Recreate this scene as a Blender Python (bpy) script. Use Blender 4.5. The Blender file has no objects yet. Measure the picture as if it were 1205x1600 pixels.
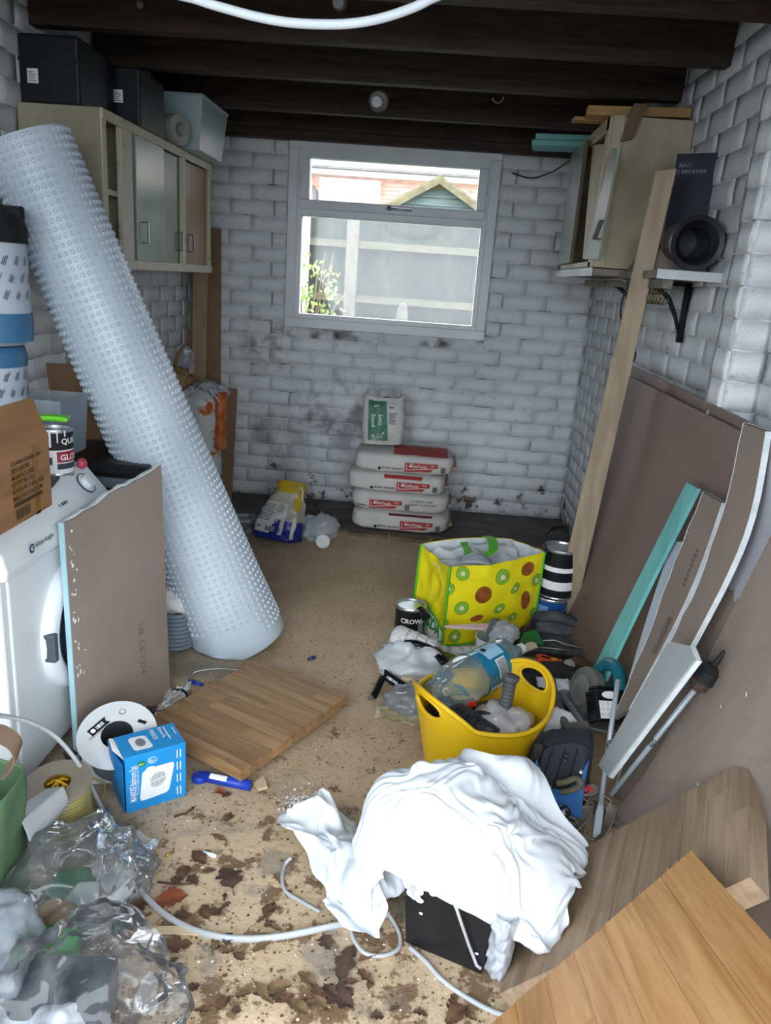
import bpy, bmesh, math, random
import numpy as np
from mathutils import Matrix, Vector, noise as mn

# ------------------------------------------------------------------ camera, sky, light, exposure
SC = bpy.context.scene
COL = SC.collection
CAM_H = 1.235
FPX, CX, CY = 1200.0, 602.5, 800.0          # focal length and centre for a 1205 x 1600 frame
RC = np.array([[0.99572554, 0.0617416, 0.06869222],
               [0.08362023, -0.28679967, -0.95433412],
               [-0.03922121, 0.95599891, -0.29073661]])   # rows: right, down, forward
cam_d = bpy.data.cameras.new('camera')
cam_d.sensor_fit = 'VERTICAL'
cam_d.sensor_height = 32.0
cam_d.sensor_width = 24.1
cam_d.lens = 24.0
cam_d.clip_start = 0.02
cam = bpy.data.objects.new('camera', cam_d)
COL.objects.link(cam)
cam.matrix_world = Matrix(((RC[0][0], -RC[1][0], -RC[2][0], 0.0),
                           (RC[0][1], -RC[1][1], -RC[2][1], 0.0),
                           (RC[0][2], -RC[1][2], -RC[2][2], CAM_H),
                           (0, 0, 0, 1)))
SC.camera = cam

world = bpy.data.worlds.new('overcast_sky')
SC.world = world
world.use_nodes = True
wn = world.node_tree.nodes
wn['Background'].inputs[0].default_value = (0.85, 0.93, 1.0, 1)
wn['Background'].inputs[1].default_value = 2.6

def portal(loc, rot, sx, sy):
    l = bpy.data.lights.new('sky_portal', 'AREA')
    l.shape = 'RECTANGLE'
    l.size, l.size_y = sx, sy
    l.cycles.is_portal = True
    o = bpy.data.objects.new('sky_portal', l)
    COL.objects.link(o)
    o.location = loc
    o.rotation_euler = rot
portal((-0.245, 0.24, 0.93), (math.pi/2, 0, 0), 1.98, 1.86)          # the open garage door
portal((-0.25, 4.34, 1.40), (-math.pi/2, 0, 0), 1.0, 0.85)           # the window

SC.view_settings.view_transform = 'Standard'
SC.view_settings.look = 'None'
SC.view_settings.gamma = 1.0
SC.view_settings.use_curve_mapping = False
SC.view_settings.exposure = 1.5
SC.cycles.max_bounces = 10
SC.cycles.diffuse_bounces = 6
SC.cycles.transparent_max_bounces = 24
SC.cycles.use_denoising = True
SC.cycles.sample_clamp_indirect = 6.0

# ------------------------------------------------------------------ helpers
R_ = random.Random(7)
PI = math.pi

def ray(px, py):
    d = RC.T @ np.array([(px - CX) / FPX, (py - CY) / FPX, 1.0])
    return d
def P(px, py, axis, val):
    """point of the place seen at a photograph position, on the plane x, y or z = val"""
    d = ray(px, py); o = np.array([0, 0, CAM_H])
    return o + d * ((val - o[axis]) / d[axis])
def PP(px, py, p0, n):
    d = ray(px, py); o = np.array([0, 0, CAM_H]); n = np.array(n, float)
    return o + d * (np.dot(np.array(p0, float) - o, n) / np.dot(d, n))
def V(*a): return np.array(a, float)
def unit(v):
    v = np.array(v, float); return v / np.linalg.norm(v)
def frame(o, x, y=None, z=None):
    """4x4 with origin o, x axis, and y or z hint"""
    x = unit(x)
    if z is not None:
        z = np.array(z, float); z = unit(z - x * np.dot(z, x)); y = np.cross(z, x)
    else:
        y = np.array(y, float); y = unit(y - x * np.dot(y, x)); z = np.cross(x, y)
    M = np.eye(4); M[:3, 0] = x; M[:3, 1] = y; M[:3, 2] = z; M[:3, 3] = o
    return M
def rotz(o, a):
    return frame(o, (math.cos(a), math.sin(a), 0), z=(0, 0, 1))
def nz(p, s=1.0, seed=0.0):
    return mn.noise(Vector((p[0]*s + seed, p[1]*s + seed*1.7, p[2]*s - seed)))
def ridged(p, s, seed=0.0):
    return 1 - abs(nz(p, s, seed)) * 2

def srgb(r, g=None, b=None):
    if isinstance(r, str):
        r, g, b = int(r[0:2], 16), int(r[2:4], 16), int(r[4:6], 16)
    f = lambda c: (c/255/12.92) if c/255 <= 0.04045 else ((c/255 + 0.055)/1.055)**2.4
    return (f(r), f(g), f(b), 1)

MATS = {}
def mat(name, c1, c2=None, scale=8.0, rough=0.6, bump=0.0, bscale=40.0, metal=0.0, stretch=(1, 1, 1), coord='Object', mix=(0.4, 0.65), rnd=0.0, spec=0.4, detail=4.0, sheen=0.0, sss=0.0, trans=0.0):
    if name in MATS: return MATS[name]
    m = bpy.data.materials.new(name); m.use_nodes = True
    n, l = m.node_tree.nodes, m.node_tree.links
    b = n['Principled BSDF']
    b.inputs['Roughness'].default_value = rough
    b.inputs['Metallic'].default_value = metal
    b.inputs['Specular IOR Level'].default_value = spec
    if trans: b.inputs['Transmission Weight'].default_value = trans
    if sss:
        b.inputs['Subsurface Weight'].default_value = sss
        b.inputs['Subsurface Radius'].default_value = (0.02, 0.02, 0.02)
    c1 = srgb(c1); c2 = srgb(c2) if c2 else tuple(x*0.9 for x in c1[:3]) + (1,)
    if coord == 'Position':
        g = n.new('ShaderNodeNewGeometry'); src = g.outputs['Position']
    else:
        g = n.new('ShaderNodeTexCoord'); src = g.outputs[coord]
    mp = n.new('ShaderNodeMapping'); mp.inputs['Scale'].default_value = stretch
    l.new(src, mp.inputs['Vector'])
    oi = n.new('ShaderNodeObjectInfo')
    t = n.new('ShaderNodeTexNoise'); t.inputs['Scale'].default_value = scale; t.inputs['Detail'].default_value = detail
    if rnd:
        t.noise_dimensions = '4D'
        w = n.new('ShaderNodeMath'); w.operation = 'MULTIPLY'; w.inputs[1].default_value = 37.0
        l.new(oi.outputs['Random'], w.inputs[0]); l.new(w.outputs[0], t.inputs['W'])
    l.new(mp.outputs[0], t.inputs['Vector'])
    r = n.new('ShaderNodeValToRGB')
    r.color_ramp.elements[0].position = mix[0]; r.color_ramp.elements[0].color = c1
    r.color_ramp.elements[1].position = mix[1]; r.color_ramp.elements[1].color = c2
    l.new(t.outputs['Fac'], r.inputs[0])
    out = r.outputs[0]
    if rnd:
        hs = n.new('ShaderNodeHueSaturation')
        mr = n.new('ShaderNodeMapRange'); mr.inputs[3].default_value = 1 - rnd; mr.inputs[4].default_value = 1 + rnd
        l.new(oi.outputs['Random'], mr.inputs[0]); l.new(mr.outputs[0], hs.inputs['Value']); l.new(out, hs.inputs['Color'])
        out = hs.outputs[0]
    l.new(out, b.inputs['Base Color'])
    if bump:
        t2 = n.new('ShaderNodeTexNoise'); t2.inputs['Scale'].default_value = bscale; t2.inputs['Detail'].default_value = 5
        l.new(mp.outputs[0], t2.inputs['Vector'])
        bp = n.new('ShaderNodeBump'); bp.inputs['Strength'].default_value = bump; bp.inputs['Distance'].default_value = 0.01
        l.new(t2.outputs['Fac'], bp.inputs['Height']); l.new(bp.outputs[0], b.inputs['Normal'])
    MATS[name] = m
    return m

def film(name, col, alpha, rough=0.15, edge=0.5, streak=0.0):
    """thin clear plastic: see-through with a glossy, slightly milky skin"""
    if name in MATS: return MATS[name]
    m = bpy.data.materials.new(name); m.use_nodes = True
    n, l = m.node_tree.nodes, m.node_tree.links
    b = n['Principled BSDF']; b.inputs['Base Color'].default_value = srgb(col); b.inputs['Roughness'].default_value = rough
    b.inputs['Specular IOR Level'].default_value = 0.6
    tr = n.new('ShaderNodeBsdfTransparent'); mx = n.new('ShaderNodeMixShader')
    lw = n.new('ShaderNodeLayerWeight'); lw.inputs['Blend'].default_value = 0.35
    ma = n.new('ShaderNodeMath'); ma.operation = 'MULTIPLY_ADD'; ma.inputs[1].default_value = edge; ma.inputs[2].default_value = alpha
    ma.use_clamp = True
    l.new(lw.outputs['Facing'], ma.inputs[0])
    fac = ma.outputs[0]
    if streak:
        tc = n.new('ShaderNodeTexCoord'); t = n.new('ShaderNodeTexNoise'); t.inputs['Scale'].default_value = 14; t.inputs['Detail'].default_value = 6
        l.new(tc.outputs['Object'], t.inputs['Vector'])
        r = n.new('ShaderNodeMapRange'); r.inputs[1].default_value = 0.45; r.inputs[2].default_value = 0.75; r.inputs[4].default_value = streak
        l.new(t.outputs['Fac'], r.inputs[0])
        a2 = n.new('ShaderNodeMath'); a2.operation = 'ADD'; a2.use_clamp = True
        l.new(fac, a2.inputs[0]); l.new(r.outputs[0], a2.inputs[1]); fac = a2.outputs[0]
    gl = n.new('ShaderNodeBsdfGlossy'); gl.inputs['Roughness'].default_value = rough
    fr = n.new('ShaderNodeFresnel'); fr.inputs['IOR'].default_value = 1.5; m2 = n.new('ShaderNodeMixShader')
    l.new(fr.outputs[0], m2.inputs[0]); l.new(tr.outputs[0], m2.inputs[1]); l.new(gl.outputs[0], m2.inputs[2])
    l.new(fac, mx.inputs[0]); l.new(m2.outputs[0], mx.inputs[1]); l.new(b.outputs[0], mx.inputs[2])
    l.new(mx.outputs[0], n['Material Output'].inputs['Surface'])
    MATS[name] = m
    return m

# ---- objects
def setp(o, label=None, cat=None, group=None, kind=None):
    if label: o['label'] = label
    if cat: o['category'] = cat
    if group: o['group'] = group
    if kind: o['kind'] = kind
    return o
def thing(name, label, cat, loc, group=None, kind=None):
    o = bpy.data.objects.new(name, None); COL.objects.link(o)
    o.empty_display_size = 0.05
    o.location = tuple(float(x) for x in loc)
    return setp(o, label, cat, group, kind)
def wloc(o):
    v = np.zeros(3)
    while o is not None:
        v = v + np.array(o.location); o = o.parent
    return v

class MB:
    """collects geometry in world coordinates; self.M places local shapes"""
    def __init__(s, M=None):
        s.v = []; s.f = []; s.mi = []; s.M = np.eye(4) if M is None else M; s.cur = 0
    def add(s, verts, faces):
        b = len(s.v)
        A = np.asarray(verts, float).reshape(-1, 3) @ s.M[:3, :3].T + s.M[:3, 3]
        s.v.extend(A.tolist())
        for f in faces:
            s.f.append([b + i for i in f]); s.mi.append(s.cur)
        return s
    def box(s, c, d, F=None):
        x, y, z = (np.array(d, float) / 2)
        vs = np.array([[-x,-y,-z],[x,-y,-z],[x,y,-z],[-x,y,-z],[-x,-y,z],[x,-y,z],[x,y,z],[-x,y,z]])
        if F is not None: vs = vs @ np.asarray(F)[:3, :3].T
        return s.add(vs + np.array(c, float), [(0,3,2,1),(4,5,6,7),(0,1,5,4),(1,2,6,5),(2,3,7,6),(3,0,4,7)])
    def bx(s, a, b):
        a, b = np.minimum(a, b), np.maximum(a, b)
        return s.box((a + b) / 2, b - a)
    def hexa(s, p):
        """8 points: bottom 4 counter-clockwise, top 4"""
        return s.add(p, [(0,3,2,1),(4,5,6,7),(0,1,5,4),(1,2,6,5),(2,3,7,6),(3,0,4,7)])
    def prism(s, poly, z0, z1):
        n = len(poly)
        vs = [(p[0], p[1], z0) for p in poly] + [(p[0], p[1], z1) for p in poly]
        fs = [tuple(range(n))[::-1], tuple(range(n, 2*n))] + [(i, (i+1) % n, n + (i+1) % n, n + i) for i in range(n)]
        return s.add(vs, fs)
    def grid(s, fn, nu, nv, cu=False, cv=False):
        vs = [fn(i / (nu if cu else nu - 1), j / (nv if cv else nv - 1)) for j in range(nv) for i in range(nu)]
        fs = []
        for j in range(nv if cv else nv - 1):
            for i in range(nu if cu else nu - 1):
                i2, j2 = (i + 1) % nu, (j + 1) % nv
                fs.append((j*nu + i, j*nu + i2, j2*nu + i2, j2*nu + i))
        return s.add(vs, fs)
    def lathe(s, prof, seg=24, a0=0.0, a1=2*PI, capb=True, capt=True):
        full = abs(a1 - a0 - 2*PI) < 1e-6
        n = seg if full else seg + 1
        vs = [(r*math.cos(a0 + (a1-a0)*i/seg), r*math.sin(a0 + (a1-a0)*i/seg), z) for r, z in prof for i in range(n)]
        fs = []
        for k in range(len(prof) - 1):
            for i in range(seg):
                i2 = (i + 1) % n
                fs.append((k*n + i, k*n + i2, (k+1)*n + i2, (k+1)*n + i))
        if full and capb: fs.append(tuple(range(n))[::-1])
        if full and capt: fs.append(tuple(range((len(prof)-1)*n, len(prof)*n)))
        return s.add(vs, fs)
    def cone(s, p0, p1, r0, r1=None, seg=16):
        r1 = r0 if r1 is None else r1
        p0, p1 = np.array(p0, float), np.array(p1, float)
        d = unit(p1 - p0); h = np.array([0, 0, 1.0]) if abs(d[2]) < .9 else np.array([1.0, 0, 0])
        a = unit(np.cross(h, d)); b = np.cross(d, a)
        vs = []
        for p, r in ((p0, r0), (p1, r1)):
            vs += [p + r*(math.cos(2*PI*i/seg)*a + math.sin(2*PI*i/seg)*b) for i in range(seg)]
        fs = [(i, (i+1) % seg, seg + (i+1) % seg, seg + i) for i in range(seg)]
        fs += [tuple(range(seg))[::-1], tuple(range(seg, 2*seg))]
        return s.add(vs, fs)
    def tube(s, pts, r, seg=8, closed=False, flat=None):
        pts = np.array(pts, float); n = len(pts)
        rr = r if hasattr(r, '__len__') else [r]*n
        vs = []; pa = None
        for i in range(n):
            if closed: t = pts[(i+1) % n] - pts[i-1]
            else: t = pts[min(i+1, n-1)] - pts[max(i-1, 0)]
            t = unit(t + 1e-9)
            if pa is None:
                h = np.array([0, 0, 1.0]) if abs(t[2]) < .9 else np.array([1.0, 0, 0])
                pa = unit(np.cross(h, t))
            pa = unit(pa - t*np.dot(pa, t)); pb = np.cross(t, pa)
            fa, fb = flat if flat else (1, 1)
            vs += [pts[i] + rr[i]*(fa*math.cos(2*PI*k/seg)*pa + fb*math.sin(2*PI*k/seg)*pb) for k in range(seg)]
        fs = []
        for i in range(n if closed else n - 1):
            j = (i + 1) % n
            for k in range(seg):
                k2 = (k+1) % seg
                fs.append((i*seg + k, i*seg + k2, j*seg + k2, j*seg + k))
        if not closed: fs += [tuple(range(seg))[::-1], tuple(range((n-1)*seg, n*seg))]
        return s.add(vs, fs)
    def slab(s, fn, nu, nv, th):
        """a sheet with real thickness: fn(u,v)->point; th along the local normal"""
        pts = np.array([[fn(i/(nu-1), j/(nv-1)) for i in range(nu)] for j in range(nv)], float)
        du = np.gradient(pts, axis=1); dv = np.gradient(pts, axis=0)
        n = np.cross(du, dv); n /= (np.linalg.norm(n, axis=2, keepdims=True) + 1e-12)
        top = pts + n*th/2; bot = pts - n*th/2
        vs = np.concatenate([top.reshape(-1, 3), bot.reshape(-1, 3)]); N = nu*nv
        fs = []
        for j in range(nv-1):
            for i in range(nu-1):
                a, b, c, d = j*nu+i, j*nu+i+1, (j+1)*nu+i+1, (j+1)*nu+i
                fs.append((a, b, c, d)); fs.append((N+d, N+c, N+b, N+a))
        ring = [(0, i) for i in range(nu)] + [(j, nu-1) for j in range(1, nv)] + [(nv-1, i) for i in range(nu-2, -1, -1)] + [(j, 0) for j in range(nv-2, 0, -1)]
        ids = [j*nu + i for j, i in ring]
        for k in range(len(ids)):
            a, b = ids[k], ids[(k+1) % len(ids)]
            fs.append((a, N+a, N+b, b))
        return s.add(vs, fs)
    def build(s, name, mats, parent=None, label=None, cat=None, group=None, kind=None, smooth=False, bevel=0, bseg=2, solid=0, sub=0, loc=None, merge=False):
        A = np.array(s.v, float)
        if parent is not None: o0 = wloc(parent)
        elif loc is not None: o0 = np.array(loc, float)
        else:
            o0 = (A.max(0) + A.min(0)) / 2; o0[2] = A[:, 2].min()
        me = bpy.data.meshes.new(name)
        me.from_pydata((A - o0).tolist(), [], s.f)
        mats = mats if isinstance(mats, (list, tuple)) else [mats]
        for m in mats: me.materials.append(m)
        if len(mats) > 1: me.polygons.foreach_set('material_index', s.mi)
        if smooth: me.polygons.foreach_set('use_smooth', [True]*len(me.polygons))
        if merge:
            bm = bmesh.new(); bm.from_mesh(me); bmesh.ops.remove_doubles(bm, verts=bm.verts, dist=1e-5); bm.to_mesh(me); bm.free()
        me.update()
        o = bpy.data.objects.new(name, me); COL.objects.link(o)
        if parent is not None: o.parent = parent
        else: o.location = o0
        if solid:
            md = o.modifiers.new('thickness', 'SOLIDIFY'); md.thickness = solid; md.offset = 0
        if sub:
            md = o.modifiers.new('smooth', 'SUBSURF'); md.levels = sub; md.render_levels = sub
        if bevel:
            md = o.modifiers.new('edge', 'BEVEL'); md.width = bevel; md.segments = bseg; md.limit_method = 'ANGLE'; md.angle_limit = math.radians(40)
        return setp(o, label, cat, group, kind)

def dup(root, loc=None, rot=None, scale=None, label=None, group=None):
    r = root.copy(); COL.objects.link(r)
    if loc is not None: r.location = tuple(float(x) for x in loc)
    if rot is not None: r.rotation_euler = rot
    if scale is not None: r.scale = scale
    if label: r['label'] = label
    if group: r['group'] = group
    for ch in list(root.children):
        c = ch.copy(); COL.objects.link(c); c.parent = r
        for g in list(ch.children):
            d = g.copy(); COL.objects.link(d); d.parent = c
    return r

# ---- lettering: text turned into a thin mesh and laid onto a surface by a mapping (x, y, h) -> point
_DG = None
def text_geo(body, size, bold=0.0, align='LEFT'):
    cu = bpy.data.curves.new('lettering', 'FONT'); cu.body = body; cu.size = size; cu.align_x = align
    cu.resolution_u = 2
    cu.offset = bold
    o = bpy.data.objects.new('lettering', cu); COL.objects.link(o)
    dg = bpy.context.evaluated_depsgraph_get()
    me = bpy.data.meshes.new_from_object(o.evaluated_get(dg))
    vs = [tuple(v.co) for v in me.vertices]; fs = [tuple(p.vertices) for p in me.polygons]
    bpy.data.objects.remove(o); bpy.data.curves.remove(cu); bpy.data.meshes.remove(me)
    return vs, fs
def put_text(mb, body, size, fn, bold=0.0, align='LEFT', h=0.0006):
    vs, fs = text_geo(body, size, bold, align)
    if vs: mb.add([fn(v[0], v[1], h) for v in vs], fs)
    return mb
def flat_map(M, ox=0, oy=0, ang=0):
    """mapping onto the local XY plane of a 4x4; h goes along its z"""
    c, s = math.cos(ang), math.sin(ang)
    def fn(x, y, h=0.0):
        q = np.array([ox + c*x - s*y, oy + s*x + c*y, h, 1.0])
        return (M @ q)[:3]
    return fn
def cyl_map(M, r, a0=0, z0=0):
    def fn(x, y, h=0.0):
        a = a0 + x / r
        return (M @ np.array([(r+h)*math.cos(a), (r+h)*math.sin(a), z0 + y, 1.0]))[:3]
    return fn
def sub_map(fn, ox, oy, ang=0):
    c, s = math.cos(ang), math.sin(ang)
    return lambda x, y, h=0.0: fn(ox + c*x - s*y, oy + s*x + c*y, h)
def patch(mb, fn, x0, y0, x1, y1, h=0.0004, nu=2, nv=2):
    return mb.grid(lambda u, v: fn(x0 + (x1-x0)*u, y0 + (y1-y0)*v, h), nu, nv)
def poly(mb, fn, pts, h=0.0004):
    return mb.add([fn(x, y, h) for x, y in pts], [tuple(range(len(pts)))])
def disc(mb, fn, cx, cy, rx, ry, h=0.0004, seg=20, rings=1, a0=0, a1=2*PI, ang=0):
    c, s = math.cos(ang), math.sin(ang)
    vs = [fn(cx, cy, h)]
    for k in range(1, rings+1):
        for i in range(seg+1):
            a = a0 + (a1-a0)*i/seg
            x, y = rx*k/rings*math.cos(a), ry*k/rings*math.sin(a)
            vs.append(fn(cx + c*x - s*y, cy + s*x + c*y, h))
    fs = [(0, 1+i, 2+i) for i in range(seg)]
    for k in range(rings-1):
        b0, b1 = 1 + k*(seg+1), 1 + (k+1)*(seg+1)
        fs += [(b0+i, b1+i, b1+i+1, b0+i+1) for i in range(seg)]
    return mb.add(vs, fs)
def bars(mb, fn, x0, y0, x1, y1, n, fill=0.5, vertical=True, h=0.0005, seed=1):
    r = random.Random(seed)
    for i in range(n):
        f = fill * r.uniform(0.5, 1.5)
        if vertical:
            a = x0 + (x1-x0)*i/n; patch(mb, fn, a, y0, a + (x1-x0)/n*f, y1, h)
        else:
            a = y0 + (y1-y0)*i/n; patch(mb, fn, x0, a, x0 + (x1-x0)*r.uniform(.6, 1), a + (y1-y0)/n*fill, h)
    return mb

def grid_mesh(mb, p):
    nv, nu = p.shape[:2]
    fs = [(j*nu+i, j*nu+i+1, (j+1)*nu+i+1, (j+1)*nu+i) for j in range(nv-1) for i in range(nu-1)]
    return mb.add(p.reshape(-1, 3), fs)
# ------------------------------------------------------------------ materials of the room
XL, XR, YB, ZC = -1.31, 0.82, 4.20, 1.905      # left wall, right wall, back wall, underside of the joists

def painted_brick():
    m = bpy.data.materials.new('white_painted_brick'); m.use_nodes = True
    n, l = m.node_tree.nodes, m.node_tree.links
    b = n['Principled BSDF']; b.inputs['Roughness'].default_value = 0.75; b.inputs['Specular IOR Level'].default_value = 0.25
    g = n.new('ShaderNodeNewGeometry'); sep = n.new('ShaderNodeSeparateXYZ'); l.new(g.outputs['Position'], sep.inputs[0])
    def tex(scale, detail=5, rough=0.6):
        t = n.new('ShaderNodeTexNoise'); t.inputs['Scale'].default_value = scale; t.inputs['Detail'].default_value = detail
        t.inputs['Roughness'].default_value = rough; l.new(g.outputs['Position'], t.inputs['Vector']); return t.outputs['Fac']
    def mr(src, a, b_, c=0.0, d=1.0):
        r = n.new('ShaderNodeMapRange'); r.inputs[1].default_value = a; r.inputs[2].default_value = b_; r.inputs[3].default_value = c; r.inputs[4].default_value = d
        l.new(src, r.inputs[0]); return r.outputs[0]
    def mth(op, a, b_):
        k = n.new('ShaderNodeMath'); k.operation = op
        for i, s in enumerate((a, b_)):
            if isinstance(s, (int, float)): k.inputs[i].default_value = s
            else: l.new(s, k.inputs[i])
        return k.outputs[0]
    def mix(f, a, b_):
        k = n.new('ShaderNodeMix'); k.data_type = 'RGBA'
        l.new(f, k.inputs['Factor'])
        for nm, s in (('A', a), ('B', b_)):
            sock = [i for i in k.inputs if i.name == nm and i.type == 'RGBA'][0]
            if isinstance(s, tuple): sock.default_value = s
            else: l.new(s, sock)
        return [o for o in k.outputs if o.type == 'RGBA'][0]
    low = mr(sep.outputs['Z'], 0.06, 0.26, 0.15, 0.0)                    # damp, flaking foot of the wall
    grime = mr(tex(2.2, 6), 0.45, 0.75, 0.0, 0.55)
    c = mix(grime, srgb('e0e3e6'), srgb('b3b5b7'))
    fine = mr(tex(38, 6, 0.7), 0.60, 0.70, 0.0, 0.55)
    c = mix(fine, c, srgb('8b8780'))
    peel = mr(mth('ADD', tex(9, 7, 0.65), low), 0.69, 0.74)
    red = mr(tex(5, 3), 0.42, 0.6)
    bare = mix(red, srgb('5c5752'), srgb('63534a'))
    c = mix(peel, c, bare)
    for (cx, cz, rad, col, amt) in ((-.50, .50, .34, '77757a', .75), (-.86, .86, .20, '5f5148', .7), (-1.0, .28, .40, '6d6b6b', .6)):
        d = n.new('ShaderNodeVectorMath'); d.operation = 'DISTANCE'; l.new(g.outputs['Position'], d.inputs[0]); d.inputs[1].default_value = (cx, 4.2, cz)
        k = mth('MULTIPLY', mr(d.outputs['Value'], rad, rad*.35), mr(tex(7 + cx, 6, .65), .46, .60, 0, amt))
        c = mix(k, c, srgb(col))
    l.new(c, b.inputs['Base Color'])
    bp = n.new('ShaderNodeBump'); bp.inputs['Strength'].default_value = 0.55; bp.inputs['Distance'].default_value = 0.006
    l.new(tex(55, 6, 0.6), bp.inputs['Height']); l.new(bp.outputs[0], b.inputs['Normal'])
    return m
M_BRICK = painted_brick()
M_MORTAR = mat('painted_mortar', 'ced1d4', '5d5a56', scale=11, rough=0.9, bump=0.5, bscale=60, coord='Position', mix=(0.47, 0.68))
M_TIMBER_DARK = mat('dark_stained_timber', '3b2a20', '20160f', scale=6, rough=0.6, bump=0.25, stretch=(1, 12, 12), coord='Object')
M_DECK = mat('dark_roof_boards', '2a2019', '18120e', scale=5, rough=0.8, coord='Position')

def floor_mat():
    m = bpy.data.materials.new('sandy_dusty_floor'); m.use_nodes = True
    n, l = m.node_tree.nodes, m.node_tree.links
    b = n['Principled BSDF']; b.inputs['Roughness'].default_value = 0.85; b.inputs['Specular IOR Level'].default_value = 0.2
    g = n.new('ShaderNodeNewGeometry'); sep = n.new('ShaderNodeSeparateXYZ'); l.new(g.outputs['Position'], sep.inputs[0])
    def tex(scale, detail=5, rough=0.6):
        t = n.new('ShaderNodeTexNoise'); t.inputs['Scale'].default_value = scale; t.inputs['Detail'].default_value = detail
        t.inputs['Roughness'].default_value = rough; l.new(g.outputs['Position'], t.inputs['Vector']); return t.outputs['Fac']
    def mr(src, a, b_, c=0.0, d=1.0):
        r = n.new('ShaderNodeMapRange'); r.inputs[1].default_value = a; r.inputs[2].default_value = b_; r.inputs[3].default_value = c; r.inputs[4].default_value = d
        l.new(src, r.inputs[0]); return r.outputs[0]
    def mth(op, a, b_):
        k = n.new('ShaderNodeMath'); k.operation = op; k.use_clamp = False
        for i, s in enumerate((a, b_)):
            if isinstance(s, (int, float)): k.inputs[i].default_value = s
            else: l.new(s, k.inputs[i])
        return k.outputs[0]
    def mix(f, a, b_):
        k = n.new('ShaderNodeMix'); k.data_type = 'RGBA'; k.clamp_factor = True
        l.new(f, k.inputs['Factor'])
        for nm, s in (('A', a), ('B', b_)):
            sock = [i for i in k.inputs if i.name == nm and i.type == 'RGBA'][0]
            if isinstance(s, tuple): sock.default_value = s
            else: l.new(s, sock)
        return [o for o in k.outputs if o.type == 'RGBA'][0]
    y = sep.outputs['Y']; x = sep.outputs['X']
    c = mix(mr(tex(3.5, 7, 0.65), 0.35, 0.68), srgb('d6bd9e'), srgb('bfa587'))
    c = mix(mr(tex(70, 3), 0.55, 0.72, 0, 0.7), c, srgb('8b7557'))                        # grains and specks
    front = mr(y, 2.2, 1.2, 0.0, 0.13)
    c = mix(mr(mth('ADD', tex(13, 8, 0.7), front), 0.64, 0.69, 0, 0.85), c, srgb('6b5038'))   # trodden leaf stains
    damp = mr(tex(6, 6), 0.54, 0.62)
    damp = mth('MULTIPLY', damp, mr(y, 2.0, 1.3))
    c = mix(mth('MULTIPLY', damp, 0.75), c, srgb('8f877b'))                                 # grey worn patches
    left = mth('MULTIPLY', mr(x, -0.42, -0.62), mr(tex(4, 5), 0.3, 0.55))
    c = mix(mth('MULTIPLY', left, 0.75), c, srgb('857e75'))
    back = mr(mth('ADD', y, mr(tex(4, 5), 0, 1, -0.12, 0.12)), 3.62, 3.72)
    c = mix(back, c, mix(mr(tex(8, 6), 0.4, 0.65), srgb('5d5a57'), srgb('77736e')))
    l.new(c, b.inputs['Base Color'])
    bp = n.new('ShaderNodeBump'); bp.inputs['Strength'].default_value = 0.5; bp.inputs['Distance'].default_value = 0.01
    l.new(tex(45, 7, 0.7), bp.inputs['Height']); l.new(bp.outputs[0], b.inputs['Normal'])
    return m

# ------------------------------------------------------------------ floor, ground
mb = MB(); mb.bx((XL-.12, 0.10, -0.12), (XR+.12, YB+.12, 0.0)); mb.build('floor', floor_mat(), kind='structure')
mb = MB(); mb.bx((-14, -16, -0.3), (14, 0.10, -0.02)); mb.build('driveway', mat('dark_tarmac', '4d4d4e', '3f3f40', scale=30, rough=0.9, coord='Position'), kind='structure')
mb = MB(); mb.bx((-14, YB+.12, -0.3), (14, 26, -0.02)); mb.build('garden_ground', mat('garden_soil', '6a7350', '55523f', scale=6, rough=0.95, coord='Position'), kind='structure')

# ------------------------------------------------------------------ walls: shell + separate bricks
WIN = (-0.785, 0.283, 0.952, 1.879)
def shell(name, boxes):
    mb = MB()
    for a, b in boxes: mb.bx(V(*a), V(*b))
    return mb.build(name, M_MORTAR, kind='structure')
RJ = 0.004                                                           # how far bricks stand proud of the joints
wall_back = shell('wall_back', [((XL-.12, YB+RJ, 0), (WIN[0]+.02, YB+.12, 2.1)), ((WIN[1]-.02, YB+RJ, 0), (XR+.12, YB+.12, 2.1)),
                                ((WIN[0]+.02, YB+RJ, 0), (WIN[1]-.02, YB+.12, WIN[2]+.02)), ((WIN[0]+.02, YB+RJ, WIN[3]-.02), (WIN[1]-.02, YB+.12, 2.1))])
wall_left = shell('wall_left', [((XL-.12, 0.2, 0), (XL-RJ, YB+RJ, 2.1))])
wall_right = shell('wall_right', [((XR+RJ, 0.2, 0), (XR+.12, YB+RJ, 2.1))])
mb = MB(); mb.bx((XL-.12, .22, 0), (-1.24, .36, 2.1)); mb.bx((.75, .22, 0), (XR+.12, .36, 2.1)); mb.bx((-1.24, .22, 1.87), (.75, .36, 2.1))
mb.build('wall_front', M_MORTAR, kind='structure')
# added out-of-view panel, shaped like a raised garage door, to cut high sky light
sky_block = thing('sky_blocker', None, None, (-.245, .2, 1.86), kind='structure')
mb = MB(); mb.bx(V(-1.22, -.28, 1.865), V(.73, 1.20, 1.885)); mb.build('panel', mat('white_blocker_panel', 'd5d8da', 'c8cbcd', rough=.5), sky_block)
mb = MB(); mb.bx(V(-1.22, -.28, 1.845), V(-1.18, 1.20, 1.866)); mb.bx(V(.69, -.28, 1.845), V(.73, 1.20, 1.866)); mb.bx(V(-1.18, -.28, 1.845), V(.69, -.24, 1.866)); mb.build('blocker_frame', mat('grey_trim', '6e7a86', rough=.3), sky_block)

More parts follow.
